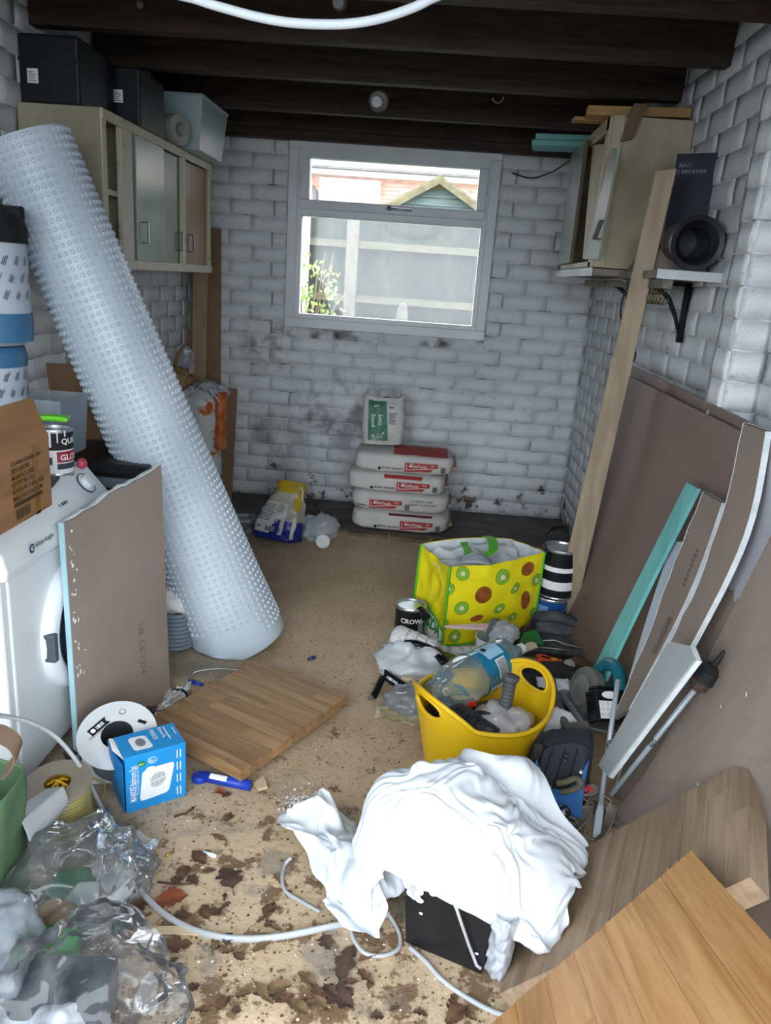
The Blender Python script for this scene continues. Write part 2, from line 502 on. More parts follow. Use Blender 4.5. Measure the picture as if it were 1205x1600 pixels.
brick_r = random.Random(3)
def brick_mesh(w, h, d, seed):
    r = random.Random(seed); nu, nv = 6, 3
    pts = []
    for j in range(nv):
        for i in range(nu):
            u, v = i/(nu-1), j/(nv-1)
            edge = (i in (0, nu-1)) or (j in (0, nv-1))
            x = (u-.5)*w + r.uniform(-.0018, .0018); z = (v-.5)*h + r.uniform(-.0018, .0018)
            y = -d + (0.0018 if edge else 0) + r.uniform(-.0012, .0012)
            pts.append((x, y, z))
    fs = [(j*nu+i, j*nu+i+1, (j+1)*nu+i+1, (j+1)*nu+i) for j in range(nv-1) for i in range(nu-1)]
    ring = [i for i in range(nu)] + [j*nu+nu-1 for j in range(1, nv)] + [(nv-1)*nu+i for i in range(nu-2, -1, -1)] + [j*nu for j in range(nv-2, 0, -1)]
    b = len(pts)
    for k in ring: pts.append((pts[k][0]*1.012, 0.004, pts[k][2]*1.02))
    for k in range(len(ring)):
        k2 = (k+1) % len(ring); fs.append((ring[k2], ring[k], b+k, b+k2))
    return pts, fs
BRICKS = []
for k in range(6):
    v, f = brick_mesh(.2215, .0708, .0042 + .0010*(k % 3), 40+k)
    me = bpy.data.meshes.new('brick'); me.from_pydata(v, [], f); me.materials.append(M_BRICK)
    me.polygons.foreach_set('use_smooth', [True]*len(me.polygons)); BRICKS.append(me)
BW, BH = .225, .075
def lay(parent, origin, u, n, length, z0, z1, skip=None, stuff_below=None):
    """courses of bricks along u on a wall whose face looks along n; origin = start of the wall at floor level"""
    origin, u, n = V(*origin), V(*u), V(*n)
    ang = math.atan2(u[1], u[0])
    low = MB()
    k = 0; z = z0
    while z + BH*.5 < z1:
        s = -(BW/2 if k % 2 else 0) - brick_r.uniform(0, .012)
        while s < length:
            a, b = max(s, 0), min(s + BW, length)
            segs = [(a, b)]
            if skip and z + BH > skip[2] + .012 and z < skip[3] - .012:
                o2 = []
                for (a, b) in segs:
                    if b > skip[0] and a < skip[1]:
                        if skip[0] - a > .03: o2.append((a, skip[0]))
                        if b - skip[1] > .03: o2.append((skip[1], b))
                    else: o2.append((a, b))
                segs = o2
            for a, b in segs:
                if b - a < .035: continue
                c = origin + u*((a+b)/2) + V(0, 0, z + BH/2)
                zs = 1.0
                if z + BH > z1: continue
                me = brick_r.choice(BRICKS)
                sx = (b - a - .004) / .2215
                if stuff_below is not None and z < stuff_below:
                    M = rotz(c, ang); low.M = M
                    vs = [(q.co[0]*sx, q.co[1], q.co[2]) for q in me.vertices]
                    low.add(vs, [tuple(p.vertices) for p in me.polygons])
                else:
                    o = bpy.data.objects.new('brick', me); COL.objects.link(o); o.parent = parent
                    o.location = tuple(c - wloc(parent)); o.rotation_euler = (0, 0, ang); o.scale = (sx, 1, 1)
            s += BW
        z += BH; k += 1
    if low.v:
        low.build('lower_bricks', M_BRICK, parent, kind='stuff', smooth=True)
lay(wall_back, (XL, YB+RJ, 0), (1, 0, 0), (0, -1, 0), XR-XL, 0, 1.93, skip=(WIN[0]-XL, WIN[1]-XL, WIN[2], WIN[3]))
lay(wall_left, (XL-RJ, 1.3, 0), (0, 1, 0), (1, 0, 0), YB-1.3, 0, 2.05, stuff_below=0.55)
lay(wall_right, (XR+RJ, YB, 0), (0, -1, 0), (-1, 0, 0), YB-1.3, 0, 2.05, stuff_below=0.50)

lay(wall_left, (XL-RJ, .37, 0), (0, 1, 0), (1, 0, 0), .93, 0, 2.05, stuff_below=9)
lay(wall_right, (XR+RJ, 1.3, 0), (0, -1, 0), (-1, 0, 0), .93, 0, 2.05, stuff_below=9)
# brick pillar standing out from the right wall
pillar = MB().bx(V(.737, 1.961, 0), V(XR+.01, 2.064, 2.04)).build('pillar_right', M_MORTAR, kind='structure')
for k in range(27):
    z = k*BH + BH/2
    for (c, ang, w) in (((.779, 1.961, z), 0, .090), ((.737, 2.012, z), -PI/2, .108)):
        o = bpy.data.objects.new('brick', BRICKS[k % 6]); COL.objects.link(o); o.parent = pillar
        o.location = tuple(V(*c) - wloc(pillar)); o.rotation_euler = (0, 0, ang); o.scale = (w/.2215, 1.35, 1)
# corner pier where the back wall meets the right wall
# ------------------------------------------------------------------ ceiling
ceiling = MB().bx(V(XL-.12, .2, 2.062), V(XR+.12, YB+.12, 2.12)).build('ceiling', M_DECK, kind='structure')
for i, y in enumerate((4.13, 3.69, 3.09, 2.62, 2.19, 1.72, 1.25, .78)):
    mb = MB()
    x1 = XR + .02
    mb.bx(V(XL-.01, y, ZC), V(x1, y+.05, 2.063))
    mb.build('joist', M_TIMBER_DARK, ceiling, bevel=.004)
for i in range(15):
    mb = MB(); x = XL + .005 + i*.1425
    mb.bx(V(x, .37, 2.050), V(x+.139, YB-.01, 2.062)); mb.build('roof_board', M_DECK, ceiling)
mb = MB(); mb.bx(V(XL, YB-.075, ZC-.045), V(XR-.005, YB-.012, ZC)); mb.build('wall_plate', M_TIMBER_DARK, ceiling, bevel=.003)
M_WHITE_PLASTIC = mat('white_plastic', 'e8eaea', 'dcdfe0', rough=0.35)
# strip of rough timber where the front boards of the floor end
mb = MB(); 
for i in range(3):
    mb.box((-.23+i*.21, 3.63-.012*i, .008), (.19, .05, .016), rotz((0,0,0), .03*i-.05))
mb.build('trim_1', mat('dusty_batten', '7a6a55', '5c5044', scale=10, rough=.9), kind='structure')

# ------------------------------------------------------------------ window
M_UPVC = mat('white_window_plastic', 'dfe3e6', 'd3d8db', scale=5, rough=0.35)
M_GLASS = film('dirty_window_glass', 'e6f2f6', 0.012, rough=0.06, edge=0.02, streak=0.05)
win = thing('window_1', None, None, (-.25, YB, .95), kind='structure')
def rect_frame(mb, x0, x1, z0, z1, w, y0, y1):
    mb.bx(V(x0, y0, z0), V(x1, y1, z0+w)); mb.bx(V(x0, y0, z1-w), V(x1, y1, z1))
    mb.bx(V(x0, y0, z0+w), V(x0+w, y1, z1-w)); mb.bx(V(x1-w, y0, z0+w), V(x1, y1, z1-w))
x0, x1, z0, z1 = WIN
mb = MB(); rect_frame(mb, x0, x1, z0, z1, .050, YB-.022, YB+.005); mb.build('architrave', M_UPVC, win, bevel=.004)
mb = MB(); rect_frame(mb, x0+.035, x1-.035, z0+.035, z1-.035, .036, YB-.006, YB+.07)
mb.bx(V(x0+.07, YB-.006, 1.512), V(x1-.07, YB+.07, 1.556)); mb.build('window_frame', M_UPVC, win, bevel=.003)
sash = MB(); rect_frame(sash, x0+.058, x1-.058, 1.545, 1.836, .048, YB-.018, YB+.05); sash = sash.build('sash', M_UPVC, win, bevel=.006)
mb = MB(); mb.bx(V(x0+.10, YB+.018, 1.585), V(x1-.10, YB+.022, 1.80)); mb.build('pane', M_GLASS, sash)
mb = MB(); mb.bx(V(x0+.06, YB+.018, 1.02), V(x1-.06, YB+.022, 1.52)); mb.build('pane', M_GLASS, win)
mb = MB(); mb.tube([(-.275, YB-.022, 1.573), (-.262, YB-.045, 1.573), (-.20, YB-.05, 1.572), (-.150, YB-.046, 1.570)], .008, 8, flat=(1, .7)); mb.cone((-.262, YB-.02, 1.573), (-.262, YB-.05, 1.573), .011)
mb.build('handle', mat('silver_handle', 'c9ced0', rough=.3, metal=.7), win, smooth=True)
# ------------------------------------------------------------------ the garden beyond the window
M_FENCE = mat('weathered_fence_board', '373a32', '20231e', scale=4, rough=.9, stretch=(8, 8, 1), rnd=.35, bump=.3)
M_CONC = mat('pale_concrete', '6d685e', '56524a', scale=20, rough=.9, bump=.2)
fence = thing('garden_fence', 'grey-green close-boarded garden fence with pale concrete posts seen through the window', 'fence', (-.3, 8.1, -.02))
for px in (-2.3, -.85, .62, 2.1):
    mb = MB(); mb.bx(V(px-.06, 8.02, -.02), V(px+.06, 8.14, 1.86)); mb.build('post', M_CONC, fence, bevel=.01)
for k in range(32):
    x = -2.2 + k*.135
    mb = MB(); mb.hexa([(x, 8.10, .02), (x+.145, 8.115, .02), (x+.145, 8.127, .02), (x, 8.122, .02), (x, 8.10, 1.80), (x+.145, 8.115, 1.80), (x+.145, 8.127, 1.80), (x, 8.122, 1.80)])
    mb.build('fence_board', M_FENCE, fence)
for z in (.40, .98, 1.50):
    for a, b in ((-2.24, -.91), (-.79, .56), (.68, 2.04)):
        mb = MB(); mb.hexa([(a, 8.03, z), (b, 8.03, z), (b, 8.1, z), (a, 8.1, z), (a, 8.06, z+.07), (b, 8.06, z+.07), (b, 8.1, z+.07), (a, 8.1, z+.07)])
        mb.build('rail', mat('pale_fence_rail', '545140', '403e32', scale=6, rough=.9, stretch=(1, 6, 6)), fence)
mb = MB(); mb.prism([(-.045, 0), (.045, 0), (.045, .98), (.03, 1.05), (0, 1.075), (-.03, 1.05), (-.045, .98)], 0, .09)
mb.M = np.eye(4)
A = np.array(mb.v); mb.v = np.stack([A[:, 0]-.245, A[:, 2]+6.4, A[:, 1]-.02], 1).tolist()
mb.build('concrete_post', M_CONC, label='short round-topped concrete post standing in front of the garden fence', cat='post', bevel=.008)
mb = MB(); mb.bx(V(-1.36, 6.9, -.02), V(-1.11, 7.0, 2.0)); mb.build('white_gate_post', mat('white_render', 'f2f2ee', 'e6e6e0', rough=.8), label='white painted post at the left edge of the garden view', cat='post', bevel=.01)
# shrub
sh = thing('garden_shrub', 'leafy bright green shrub at the lower left of the window view', 'shrub', (-1.0, 6.2, -.02))
r = random.Random(5); mb = MB()
stems = MB()
for k in range(16):
    a = r.uniform(0, 2*PI); tip = V(-1.02 + .33*math.cos(a)*r.random(), 6.2 + .2*math.sin(a), r.uniform(.95, 1.42))
    stems.tube([(-1.0, 6.2, -.02), (-1.0 + (tip[0]+1.0)*.4, 6.2, .6), tip], [.012, .009, .004], 5)
for k in range(650):
    a = r.uniform(0, 2*PI); rr = math.sqrt(r.random())
    c = V(-1.03 + .37*rr*math.cos(a), 6.2 + .25*rr*math.sin(a), 1.02 + .36*r.uniform(-1, 1))
    if c[2] > 1.36 - .5*max(0, c[0]+1.0): continue
    d = unit(V(r.uniform(-1, 1), r.uniform(-1, 0), r.uniform(-.3, 1))); e = unit(np.cross(d, V(r.uniform(-1, 1), r.uniform(-1, 1), .3))); s = r.uniform(.03, .055)
    mb.add([c, c + d*s*.5 + e*s*.3, c + d*s, c + d*s*.5 - e*s*.3], [(0, 1, 2, 3)])
mb.build('foliage', mat('bright_leaf', 'a9b86a', '6f8a45', scale=3, rough=.6), sh); stems.build('stem', mat('shrub_stem', '6b5a40'), sh)
# shed gable
M_SHED = mat('grey_green_shed_board', '6d7d78', '5a6a66', scale=5, rough=.85, stretch=(1, 8, 8), rnd=.1)
shed = thing('garden_shed', 'grey-green timber shed with a felted gable roof beyond the fence', 'shed', (-.05, 11.2, -.02))
for k in range(24):
    z = k*.1; w = .95 if z < 1.98 else max(.02, .95*(1 - (z + .05 - 1.98)/.55))
    mb = MB(); mb.hexa([(-.05-w, 11.0, z), (-.05+w, 11.0, z), (-.05+w, 11.1, z), (-.05-w, 11.1, z), (-.05-w, 11.03, z+.1), (-.05+w, 11.03, z+.1), (-.05+w, 11.1, z+.1), (-.05-w, 11.1, z+.1)])
    mb.build('weatherboard', M_SHED, shed)
for s in (-1, 1):
    mb = MB(); mb.hexa([(-.05, 10.9, 2.50), (-.05+s*1.1, 10.9, 1.86), (-.05+s*1.1, 13, 1.86), (-.05, 13, 2.50), (-.05, 10.9, 2.57), (-.05+s*1.13, 10.9, 1.93), (-.05+s*1.13, 13, 1.93), (-.05, 13, 2.57)])
    mb.build('roof_felt', mat('mossy_roof_felt', '8a8068', '6c6a58', scale=9, rough=.95), shed)
mb = MB()
for s in (-1, 1): mb.hexa([(-.05, 10.87, 2.46), (-.05+s*1.1, 10.87, 1.82), (-.05+s*1.1, 10.9, 1.82), (-.05, 10.9, 2.46), (-.05, 10.87, 2.54), (-.05+s*1.1, 10.87, 1.90), (-.05+s*1.1, 10.9, 1.90), (-.05, 10.9, 2.54)])
mb.build('barge_board', mat('mossy_barge_board', '7a7259', '625d48', scale=9, rough=.9), shed)
# house
house = thing('brick_house', 'pinkish brick house with a white rendered bay behind the shed', 'house', (-.9, 16.4, -.02))
M_HB = mat('pink_house_brick', 'd8b0a2', 'c99d8e', scale=12, rough=.9, coord='Position')
mb = MB(); mb.bx(V(-5, 16.0, -.02), V(5, 16.4, 3.05)); mb.build('house_wall', M_HB, house)
mb = MB(); mb.bx(V(-2.35, 15.7, -.02), V(-1.20, 16.0, 2.98)); mb.build('white_bay', mat('white_render', 'f2f2ee', 'e6e6e0', rough=.8), house, label='white rendered bay')
mb = MB()
for k in range(36):
    mb.bx(V(-4.0, 15.985, .6+k*.075), V(-2.4, 16.0, .6+k*.075+.062)); mb.bx(V(-1.15, 15.985, .6+k*.075), V(2.4, 16.0, .6+k*.075+.062))
mb.build('brick_courses', M_HB, house, kind='stuff')
mb = MB(); mb.bx(V(-5, 15.75, 3.05), V(5, 16.0, 3.16)); mb.build('fascia', mat('white_fascia', 'f0f0ee'), house)
mb = MB(); mb.hexa([(-5, 15.6, 3.14), (5, 15.6, 3.14), (5, 20, 3.14), (-5, 20, 3.14), (-5, 15.6, 3.18), (5, 15.6, 3.18), (5, 20, 5.2), (-5, 20, 5.2)]); mb.build('roof', mat('grey_roof_tile', '7d7a7a', '6a6868', scale=12), house)
mb = MB(); mb.tube([(-2.66, 15.9, 3.05), (-2.66, 15.9, 2.98), (-2.45, 15.9, 2.72), (-2.45, 15.9, .1)], .045, 8); mb.build('downpipe', mat('grey_downpipe', '6f7480'), house, smooth=True)
wf = MB(); wf.bx(V(.30, 15.95, 2.15), V(.62, 15.99, 2.85)); wf = wf.build('house_window', mat('white_fascia', 'f0f0ee'), house)
mb = MB(); mb.bx(V(.33, 15.94, 2.2), V(.60, 15.955, 2.8)); mb.build('pane', mat('green_curtain_pane', 'a9cfc2', rough=.1), wf)
# ================================================================== LEFT SIDE
M_CREAM = mat('cream_gloss_paint', 'a9a28d', '8f8874', scale=4, rough=.45, bump=.15, bscale=12)
M_CREAM_EDGE = mat('chipped_cream_paint', 'b9b3a0', '8c8677', scale=30, rough=.6, mix=(.6, .72))
M_GREEN_DOOR = mat('pale_green_paint', '768a7b', '65776a', scale=5, rough=.25, bump=.05)
M_OLIVE_DOOR = mat('olive_green_paint', '62674b', '565b42', scale=5, rough=.4)
M_OCHRE_DOOR = mat('ochre_varnished_ply', '8f6518', '774f10', scale=3, rough=.45, stretch=(6, 6, 1))
M_STEEL = mat('dull_steel', 'b4b7b8', '8d9091', rough=.35, metal=.85)
M_BLACK = mat('black_plastic', '17181b', '232428', scale=6, rough=.4)
M_BLACK_MATT = mat('matt_black', '131315', '1d1d20', scale=6, rough=.75)
M_INK = mat('black_ink', '1a1b22', '1a1b22', rough=.7)
M_WHITE = mat('white_print', 'f0f1f1', 'e9eaea', rough=.6)

# ---- wall cupboard on the left wall
cz0, cz1, cxf = 1.212, 1.668, -1.055
cup = thing('wall_cupboard', 'cream wall cupboard with sliding green doors and an ochre door on the left wall', 'cupboard', (-1.18, 3.1, cz0))
mb = MB()
mb.bx(V(XL+.002, 2.51, cz0), V(cxf, 2.53, cz1)); mb.bx(V(XL+.002, 3.67, cz0), V(cxf, 3.69, cz1))
mb.bx(V(XL+.002, 2.53, cz0), V(cxf-.01, 3.67, cz0+.018)); mb.bx(V(XL+.002, 2.53, cz1-.018), V(cxf-.01, 3.67, cz1)); mb.bx(V(XL+.002, 2.53, cz0+.018), V(XL+.012, 3.67, cz1-.018))
mb.bx(V(XL+.012, 2.735, cz0+.018), V(cxf-.02, 2.75, cz1-.018)); mb.bx(V(XL+.012, 3.30, cz0+.018), V(cxf-.02, 3.315, cz1-.018))
mb.build('carcass', M_CREAM, cup, bevel=.002)
mb = MB()
mb.bx(V(cxf+.0005, 2.511, cz0), V(cxf+.008, 2.545, cz1)); mb.bx(V(cxf-.01, 2.66, cz0), V(cxf+.008, 2.755, cz1)); mb.bx(V(cxf-.01, 3.295, cz0), V(cxf+.008, 3.33, cz1)); mb.bx(V(cxf-.01, 3.675, cz0), V(cxf+.008, 3.70, cz1))
mb.bx(V(cxf+.001, 2.512, cz1-.03), V(cxf+.012, 3.70, cz1)); mb.bx(V(cxf+.001, 2.512, cz0-.01), V(cxf+.014, 3.70, cz0+.022))
mb.build('face_frame', M_CREAM_EDGE, cup, bevel=.002)
MB().bx(V(XL+.012, 2.53, 1.43), V(cxf-.012, 2.735, 1.446)).build('shelf', M_CREAM_EDGE, cup)
def pull(parent, x, y, z, s=1):
    mb = MB(); mb.tube([(x, y, z-.034), (x+.018*s, y, z-.034), (x+.018*s, y, z+.034), (x, y, z+.034)], .0045, 6, flat=(1.6, .7)); return mb.build('handle', M_STEEL, parent)
d = MB().bx(V(cxf-.006, 2.775, cz0+.022), V(cxf+.012, 3.06, cz1-.03)).build('sliding_door', M_GREEN_DOOR, cup, bevel=.002, label='pale green gloss door'); pull(d, cxf+.012, 2.83, 1.33)
d = MB().bx(V(cxf-.024, 3.05, cz0+.022), V(cxf-.008, 3.295, cz1-.03)).build('sliding_door', M_OLIVE_DOOR, cup, label='olive green door'); pull(d, cxf-.008, 3.275, 1.32)
d = MB().bx(V(cxf-.024, 3.33, cz0+.022), V(cxf-.008, 3.675, cz1-.03)).build('sliding_door', M_OCHRE_DOOR, cup, label='ochre varnished door'); pull(d, cxf-.008, 3.43, 1.32)
# things inside the open bay
mb = MB(rotz((-1.15, 2.64, 1.446), .3)); mb.lathe([(.035, 0), (.035, .10), (.02, .13), (.02, .15)], 14); mb.build('spray_bottle', mat('dark_bottle', '2c3230', '3a413f', rough=.3), label='dark bottle standing in the open bay of the left wall cupboard', cat='bottle', smooth=True)
mb = MB(); mb.tube([(-1.11, 2.61, 1.48), (-1.10, 2.615, 1.56), (-1.09, 2.61, 1.60)], .007, 6); mb.cone((-1.095, 2.60, 1.446), (-1.11, 2.61, 1.50), .010); mb.build('screwdriver', M_STEEL, label='thin steel tool leaning in the open bay of the left wall cupboard', cat='tool')
mb = MB(); mb.grid(lambda u, v: V(-1.09 + .03*math.sin(u*2*PI)*math.sin(v*PI), 2.64 + .05*math.cos(u*2*PI)*math.sin(v*PI), 1.231 + .045*(1-math.cos(v*PI)) + .01*nz((u*5, v*5, 2))), 16, 10, cu=True)
mb.build('crumpled_bag', mat('grey_bag', '9aa0a6'), label='small crumpled grey bag in the lower open bay of the left wall cupboard', cat='bag', smooth=True)

# ---- cases on top of the cupboard
def case(name, label, a, b, lab):
    t = thing(name, label, 'case', ((a[0]+b[0])/2, (a[1]+b[1])/2, a[2]))
    a, b = V(*a), V(*b)
    MB().bx(a, b).build('body', mat('dull_black_case', '15161a', '1c1e24', rough=.5), t, bevel=.008)
    z = a[2] + (b[2]-a[2])*.62
    MB().bx((a[0]-.001, a[1]-.001, z), (b[0]+.001, b[1]+.001, z+.006)).build('lid_seam', M_BLACK, t)
    M = frame((lab[0], a[1]-.0005, lab[1]), (1, 0, 0), y=(0, 0, 1))
    p = MB(); patch(p, flat_map(M), -.017, -.02, .017, .02, .001); p = p.build('paper_label', M_WHITE, t)
    q = MB(); bars(q, flat_map(M), -.013, -.015, .013, .015, 5, .4, False, .0016); q.build('print', mat('grey_print', '777a80'), p)
    return t
case('tool_case', 'black case with a small white label, nearer end of the left wall cupboard top', (-1.305, 2.53, cz1+.001), (-1.12, 2.80, 1.86), (-1.262, 1.745))
case('tool_case', 'black case with a bluish end, farther along the left wall cupboard top', (-1.27, 2.83, cz1+.001), (-1.045, 3.08, 1.852), (-1.12, 1.76))
mb = MB(); mb.M = frame((-1.02, 3.17, cz1+.026), (.35, 1, 0), z=(0, 0, 1))
A = rotz((0, 0, 0), 0); mb.lathe([(.028, -.02), (.055, -.02), (.055, .02), (.028, .02), (.028, -.02)], 24, capb=False, capt=False)
mb.M = frame((-1.04, 3.19, cz1+.055), (0, 0, 1), z=(.9, -.4, 0))
mb.v = []; mb.f = []; mb.mi = []
mb.lathe([(.026, -.022), (.055, -.022), (.055, .022), (.026, .022), (.026, -.022)], 24, capb=False, capt=False)
mb.build('tape_roll', mat('pale_tape', 'a9aaa2', '8f9088', rough=.4), label='roll of pale tape standing on edge on the left wall cupboard top', cat='tape', smooth=False)
tub = thing('storage_tub', 'pale translucent plastic storage tub overhanging the far end of the left wall cupboard top', 'storage box', (-1.1, 3.5, cz1+.002))
def tub_mesh(c, L, W, H, taper=.88):
    mb = MB()
    def ring(s, z): return [(c[0]-W/2*s, c[1]-L/2*s, z), (c[0]+W/2*s, c[1]-L/2*s, z), (c[0]+W/2*s, c[1]+L/2*s, z), (c[0]-W/2*s, c[1]+L/2*s, z)]
    vs = ring(taper, c[2]) + ring(1, c[2]+H) + ring(.97, c[2]+H) + ring(taper*.97, c[2]+.004)
    mb.add(vs, [(3, 2, 1, 0)] + [(i, (i+1) % 4, 4+(i+1) % 4, 4+i) for i in range(4)] + [(4+i, 4+(i+1) % 4, 8+(i+1) % 4, 8+i) for i in range(4)] + [(8+i, 8+(i+1) % 4, 12+(i+1) % 4, 12+i) for i in range(4)] + [(12, 13, 14, 15)])
    return mb
M_TUB = film('milky_tub_plastic', 'b9cdd2', 0.55, rough=.3, edge=.2)
tub_mesh((-1.125, 3.46, cz1+.002), .38, .33, .19).build('body', M_TUB, tub, bevel=.004)
MB().bx((-1.295, 3.265, cz1+.19), (-.955, 3.655, cz1+.202)).build('lid', M_TUB, tub, bevel=.005)
mb = MB(); mb.bx((-1.24, 3.33, cz1+.008), (-1.02, 3.58, cz1+.08)); mb.build('folded_cloth', mat('dark_blue_cloth', '2c3546', '3a4658', rough=.9), label='dark folded cloth inside the storage tub on the left wall cupboard', cat='cloth', bevel=.02)

# ---- big roll of studded membrane leaning in front of the cupboard
M_MEMB = mat('white_membrane', 'c9d3dd', 'bac6d2', scale=3, rough=.32, sss=.15)
mem = thing('membrane_roll', 'tall roll of white studded plastic membrane leaning against the left wall cupboard', 'membrane roll', (-.57, 2.37, 0))
B0, T0 = V(-.572, 2.40, .0), V(-1.152, 2.245, 1.532)
ax = unit(T0 - B0); LEN = np.linalg.norm(T0 - B0)
e1 = unit(np.cross(ax, V(0, 1, 0))); e2 = np.cross(ax, e1)
def mem_r(t): return .153 - .036*t + .006*math.exp(-((t)/.12)**2)
def mem_p(a, t, dr=0.0):
    c = B0 + ax*(t*LEN)
    r = mem_r(t) + dr
    p = c + (e1*math.cos(a) + e2*math.sin(a))*r
    if t < .12 and p[2] < .004: p = p + ax*((.004 - p[2])/ax[2])
    return p
mb = MB()
mb.grid(lambda u, v: mem_p(u*2*PI, v, .0018*math.sin(v*LEN/.025*2*PI*.5)**2), 64, 120, cu=True)
mb.grid(lambda u, v: mem_p(-u*2*PI, v*1.0, -.014), 64, 24, cu=True)
for k in range(3): mb.tube([mem_p(a*2*PI/40, 1.0, -.01-.02*k) for a in range(40)], .003, 4, closed=True)
mb.build('sheet', M_MEMB, mem, smooth=True)
def stud_geo(mb, a, t, s=1.0):
    o = mem_p(a, t); nrm = unit(e1*math.cos(a) + e2*math.sin(a)); tx = unit(np.cross(ax, nrm))
    h = .0050*s; n = 8
    vs = []
    for r, z in ((.0074, -.001), (.0052, h), (.0034, h), (.0028, h-.0035)):
        vs += [o + nrm*z + (tx*math.cos(2*PI*k/n) + ax*math.sin(2*PI*k/n))*r for k in range(n)]
    fs = [(q*n+k, q*n+(k+1) % n, (q+1)*n+(k+1) % n, (q+1)*n+k) for q in range(3) for k in range(n)] + [tuple(range(3*n, 4*n))]
    mb.add(vs, fs)
rows = int(LEN/.0215); cols = 42
stuff = MB()
camv = V(0, 0, CAM_H)
for j in range(2, rows):
    t = (j+.5)/rows
    for i in range(cols):
        a = 2*PI*i/cols
        if t < .11 and (math.cos(a)*e1 + math.sin(a)*e2)[2] < .2 + 0*t and t < .07: continue
        nrm = e1*math.cos(a) + e2*math.sin(a)
        if np.dot(nrm, unit(camv - mem_p(a, t))) < -.45: continue
        stud_geo(stuff, a, t)
stuff.build('studs', M_MEMB, mem, kind='stuff', smooth=False)

# ---- wrapped packs at the left edge
M_WRAP = mat('pale_printed_wrap', 'bcc7d3', 'adb8c6', scale=6, rough=.4)
M_WRAP_BLUE = mat('blue_wrap_band', '36648c', '44749b', scale=8, rough=.35)
def wrap_pack(label, cx, cy, z0, z1, r, crown):
    t = thing('wrapped_roll', label, 'insulation roll', (cx, cy, z0))
    n = 28
    mb = MB(); mb.M = frame((cx, cy, 0), (1, 0, 0), z=(0, 0, 1))
    prof = [(r*.80, z0+.001), (r, z0+.03)] + [(r*(1+.018*math.sin(9*k)), z0+.03+(z1-z0-.06)*k/10) for k in range(1, 10)] + [(r*.98, z1-.03), (r*.8, z1)]
    mb.lathe(prof, n); mb.build('roll', M_WRAP, t, smooth=True)
    mb = MB(); mb.M = frame((cx, cy, 0), (1, 0, 0), z=(0, 0, 1))
    mb.lathe([(r*1.02, z0+.012), (r*1.035, z0+.03), (r*1.035, z0+.075), (r*1.02, z0+.085)], n, capb=False, capt=False); mb.build('band', M_WRAP_BLUE, t, smooth=True)
    fn = cyl_map(frame((cx, cy, 0), (1, 0, 0), z=(0, 0, 1)), r*1.018)
    pr = MB()
    for j in range(6):
        for i in range(9):
            a = -2.6 + i*.33 + .16*(j % 2); z = z0 + .12 + j*.042
            if z > z1 - .05: continue
            g = sub_map(fn, a*r, z, 1.15)
            bars(pr, g, 0, 0, .028, .012, 3, .45, False, .001, seed=i+j)
    pr.build('print', mat('navy_print', '2b3550'), t)
    if crown:
        c = MB(); c.M = frame((cx, cy, 0), (1, 0, 0), z=(0, 0, 1))
        c.lathe([(r*1.03, z1-.03), (r*1.05, z1+.0), (r*.95, z1+.04), (r*.9, z1+.03)], n)
        for k in range(7):
            a = k*.9; c.box((r*.8*math.cos(a), r*.8*math.sin(a), z1+.045), (.05, .02, .03), rotz((0,0,0), a))
        c.build('black_wrapping', M_BLACK_MATT, t)
wrap_pack('upper wrapped roll with black torn top and blue band at the left edge', -1.172, 2.03, .995, 1.285, .105, True)
wrap_pack('lower wrapped roll with blue top band standing under the upper wrapped roll', -1.185, 2.03, .70, .985, .098, False)
mb = MB(); mb.M = frame((-1.185, 2.03, 0), (1,0,0), z=(0,0,1)); mb.lathe([(.1, .94), (.101, .965), (.095, .99)], 24, capb=False); mb.build('blue_cap', M_WRAP_BLUE, [o for o in COL.objects if o.name == 'wrapped_roll.001'][0], smooth=True)

# ---- compact tumble dryer
M_APPL = mat('white_enamel', 'e9eef1', 'e0e6ea', scale=2, rough=.28)
fx, y0, y1, zt = -.872, 1.475, 2.03, .69
dry = thing('tumble_dryer', 'white compact tumble dryer with a round door below the cardboard box', 'tumble dryer', (-1.09, 1.75, 0))
mb = MB(); mb.bx((XL+.02, y0, .02), (fx-.004, y1, .555)); 
mb.prism([(0, 0), (.43, 0), (.434, .02), (.425, .06), (.36, .135), (.0, .135)], 0, y1-y0)
A = np.array(mb.v[8:]); mb.v = mb.v[:8] + np.stack([XL+.02 + A[:, 0], y0 + A[:, 2], .555 + A[:, 1]], 1).tolist()
mb.build('cabinet', M_APPL, dry, bevel=.006)
mb = MB(); mb.bx((fx-.012, y0+.028, .03), (fx, y1-.01, .548)); mb.build('front_panel', M_APPL, dry, bevel=.005)
mb = MB()
for sx, sy in ((XL+.06, y0+.05), (XL+.06, y1-.05), (fx-.05, y0+.05), (fx-.05, y1-.05)):
    o = MB().cone((sx, sy, 0), (sx, sy, .022), .018).build('foot', M_BLACK, dry)
dy, dz, dr = 1.80, .325, .178
mb = MB(); mb.M = frame((fx, dy, dz), (0, 1, 0), z=(1, 0, 0))
mb.lathe([(dr, 0), (dr, .012), (dr-.012, .026), (dr-.035, .030), (dr-.052, .022), (dr-.056, .004)], 48, capb=False, capt=False)
dd = mb.build('door', M_APPL, dry, smooth=True)
mb = MB(); mb.M = frame((fx, dy, dz), (0, 1, 0), z=(1, 0, 0)); mb.lathe([(dr-.056, .004), (dr-.075, .012), (.05, .03), (.001, .034)], 40, capb=False); mb.build('door_glass', mat('smoked_door_glass', '39444c', '2c353c', rough=.08, spec=.7), dd, smooth=True)
mb = MB(); mb.box((fx+.02, dy-dr+.012, dz+.0), (.03, .02, .075)); mb.build('door_catch', mat('grey_recess', '4b545c'), dd, bevel=.005)
